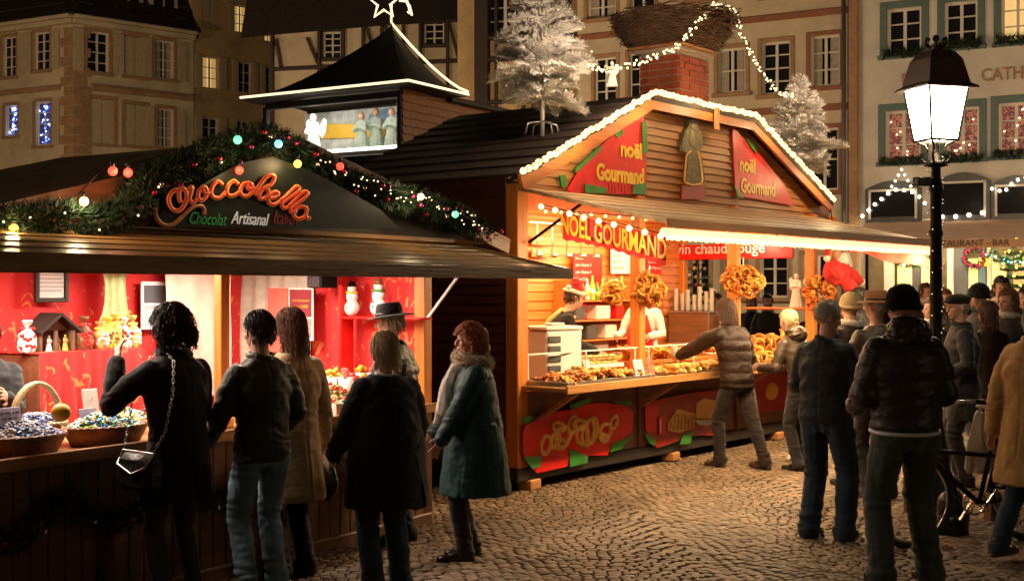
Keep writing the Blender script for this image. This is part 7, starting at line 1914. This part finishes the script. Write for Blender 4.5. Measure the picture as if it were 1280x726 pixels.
    b = MB(); b.tube([bb+V((-.08, .05, 0)), bb+V((-.16, .20, -.28))], .008, 6); part('kickstand', b, m_chrome, t)
    # bag hung from the saddle
    g = Matrix.Rotation(ang, 3, 'Z'); bl = rear+g @ V((.33, -.12, .90)); t2 = thing('plastic_bag', 'translucent white plastic bag hanging from the bicycle saddle', 'plastic bag', bl, ang)
    b = MB(); b.loft([((0, 0, -.42), .10, .03), ((0, 0, -.38), .115, .045), ((0, 0, -.2), .105, .04), ((0, 0, -.03), .07, .02), ((0, 0, .02), .03, .012)], 20); me = remesh(b, .010, 1)
    displace(me, lambda p, n: .02*noise.noise(V((p.x*22, p.y*22, p.z*5)))); setm(me, M('thin_plastic', (.80, .76, .70), .3, var=.2, vs=12, trans=.25)); part('bag', me, None, t2, 1)
    b = MB()
    for q in (-.03, .03): b.tube([(q, 0, .0), (q*.6, .05, .06), (q*.6, .10, .05)], .006, 6)
    part('bag_handles', b, m_whitepl, t2)
bicycle()
for k, (u, Y, w, h, m, lab) in enumerate(((1140, 10.2, .05, .30, m_brownwood, 'short brown wooden post seen behind the front wheel'), (1241, 9.9, .05, .22, m_brownwood, 'short brown wooden post below the bicycle rear wheel'))):
    b = MB(); b.cbox(-w, w, -w, w, 0, h, .008); b.cbox(-w*.8, w*.8, -w*.8, w*.8, h, h+.012, .004); solo('wooden_post', lab, 'post', b, m, (gx(u, Y), Y, 0), .3, 'short wooden posts by the bicycle')
b = MB(); b.loft([((0, 0, .0), .12, .10), ((0, 0, .05), .13, .11), ((0, 0, .22), .115, .10), ((0, 0, .30), .07, .06), ((0, 0, .33), .03, .03)], 18); me = remesh(b, .012, 1); displace(me, lambda p, n: .02*noise.noise(p*9)); setm(me, m_blackleather)
o = part('black_bag', me, None, None, 1, None, (gx(1190, 9.35), 9.35, 0)); tag(o, 'full black bag standing on the cobbles behind the front wheel', 'bag')
# crumpled napkin on the ground by the stall
b = MB(); b.ball((0, 0, .03), (.05, .04, .03)); me = remesh(b, .006, 1); displace(me, lambda p, n: .012*noise.noise(p*40)); setm(me, m_paper); o = part('crumpled_napkin', me, None, None, 1, None, (gx(988, 13.2), 13.2, .02)); tag(o, 'white crumpled napkin on the cobbles beside the snack stall', 'litter')
# ---------------------------------------------------------------- world, lights, camera
w = bpy.data.worlds.new('World'); SC.world = w; w.use_nodes = True; nt = w.node_tree
sky = nt.nodes.new('ShaderNodeTexSky'); sky.sky_type = 'NISHITA'; sky.sun_disc = False; sky.sun_elevation = R(2); sky.sun_rotation = R(200)
nt.links.new(sky.outputs[0], nt.nodes['Background'].inputs[0]); nt.nodes['Background'].inputs[1].default_value = .006
s = lamp('SUN', (0, 0, 20), .02, (1., .8, .6), name='moon'); s.data.angle = R(20); s.rotation_euler = (R(50), 0, R(-20))
fa = F2.a
# snack stall
for x in (.9, 2.2, 3.5, 4.8): lamp('AREA', F2.w(x, .9, 2.60), 50, (1., .62, .28), .9, (0, 0, fa), .5, name='stall_ceiling_lamp')
lamp('AREA', F2.w(3.0, -1.42, 2.20), 290, (1., .70, .36), 5.6, (R(22), 0, fa), .08, name='flap_tube_lamp')
lamp('AREA', F2.w(3.2, 1.6, 2.50), 75, (1., .62, .30), 4., (R(60), 0, fa), .3, name='back_lamp')
lamp('POINT', F2.w(6.2, 1.0, 2.4), 18, (1., .75, .45), .1, name='end_lamp')
# chocolate stall
for x in (-3.1, -1.2): lamp('AREA', F1.w(x, 1.0, 2.02), 62, (1., .84, .68), .9, (0, 0, F1.a), .3, name='stall_tube_lamp')
lamp('AREA', F1.w(-2.0, .25, 1.98), 60, (1., .84, .66), 3.2, (R(-10), 0, F1.a), .1, name='counter_lamp')
for s_ in (.75, 1.3): lamp('POINT', F2.w(-.28, -s_, 2.42-.2*s_), 8, (1., .76, .42), .04, name='banner_bulb_light')
for x_, y_, z_, e in ((xt-.6, -.3, 4.0, 40), (xt+.45, -.2, 3.7, 24), (xt2-.6, -.3, 4.4, 60)): lamp('POINT', F2.w(x_, y_, z_), e, (1., .74, .50), .05, name='tree_fill_light')  # added fill beside the white trees, stronger than their small bulbs
for x_, z_ in ((.7, (Az+S_L*(.7-Ax))), (1.8, Bz-.15), (3.2, Bz+.02), (4.6, Bz-.1), (5.8, Dz+.25)): lamp('POINT', F2.w(x_, -.42, z_), 14, (1., .66, .30), .05, name='gable_bulb_light')
# street lamps of the square (the front two have posts)
for u, v, e, c in ((105, 252, 5, (1, .75, .4)), (372, 205, 4, (1, .7, .3)), (160, 216, 3, (1, .4, .2)), (526, 246, 5, (1, .75, .4)), (299, 213, 2.5, (1, .7, .3)), (17, 286, 2, (1, .7, .3))):
    x, z = F1.hit(u, v, -.42); lamp('POINT', F1.w(x, -.42, z), e, c, .03, name='bulb_light')
for u in (1110, 1150, 1200, 1250, 1290): x = FD.hx(u, -1.5); lamp('POINT', FD.w(x, -1.5, 2.7), 90, (1., .78, .48), .1, name='awning_light')
for (x, y, e) in ((-8.5, 1.5, 40), (9.5, 2.5, 60)):
    lamp('POINT', (x, y, 3.9), e, (1., .58, .26), .2, name='street_lamp_light')
for (x, y, z, e) in ((-14, 33, 5.5, 2400), (-2, 33, 5.5, 1400), (9, 26, 5.2, 1000), (20, 24, 5.2, 1200), (-26, 38, 6, 2600)):  # no posts: bare points for unseen lamps lighting the house fronts
    lamp('POINT', (x, y, z), e, (1., .68, .40), .3, name='square_light')
cam = bpy.data.cameras.new('camera'); cam.sensor_width = 36; cam.lens = FPX/1280*36; cam.clip_end = 600; cam.clip_start = .1; cam.shift_y = -3/1280
c = bpy.data.objects.new('camera', cam); COL.objects.link(c); c.location = (0, 0, CAMH); c.rotation_euler = (R(90), 0, 0); SC.camera = c
SC.view_settings.view_transform = 'Standard'; SC.view_settings.look = 'None'; SC.view_settings.exposure = 0; SC.view_settings.gamma = 1
SC.cycles.use_denoising = True; SC.cycles.max_bounces = 6; SC.cycles.diffuse_bounces = 3; SC.cycles.glossy_bounces = 3; SC.cycles.transmission_bounces = 3
SC.cycles.sample_clamp_indirect = 4; SC.cycles.use_adaptive_sampling = True; SC.cycles.adaptive_threshold = .02; SC.cycles.caustics_reflective = False; SC.cycles.caustics_refractive = False
bpy.data.scenes.remove(TMP)
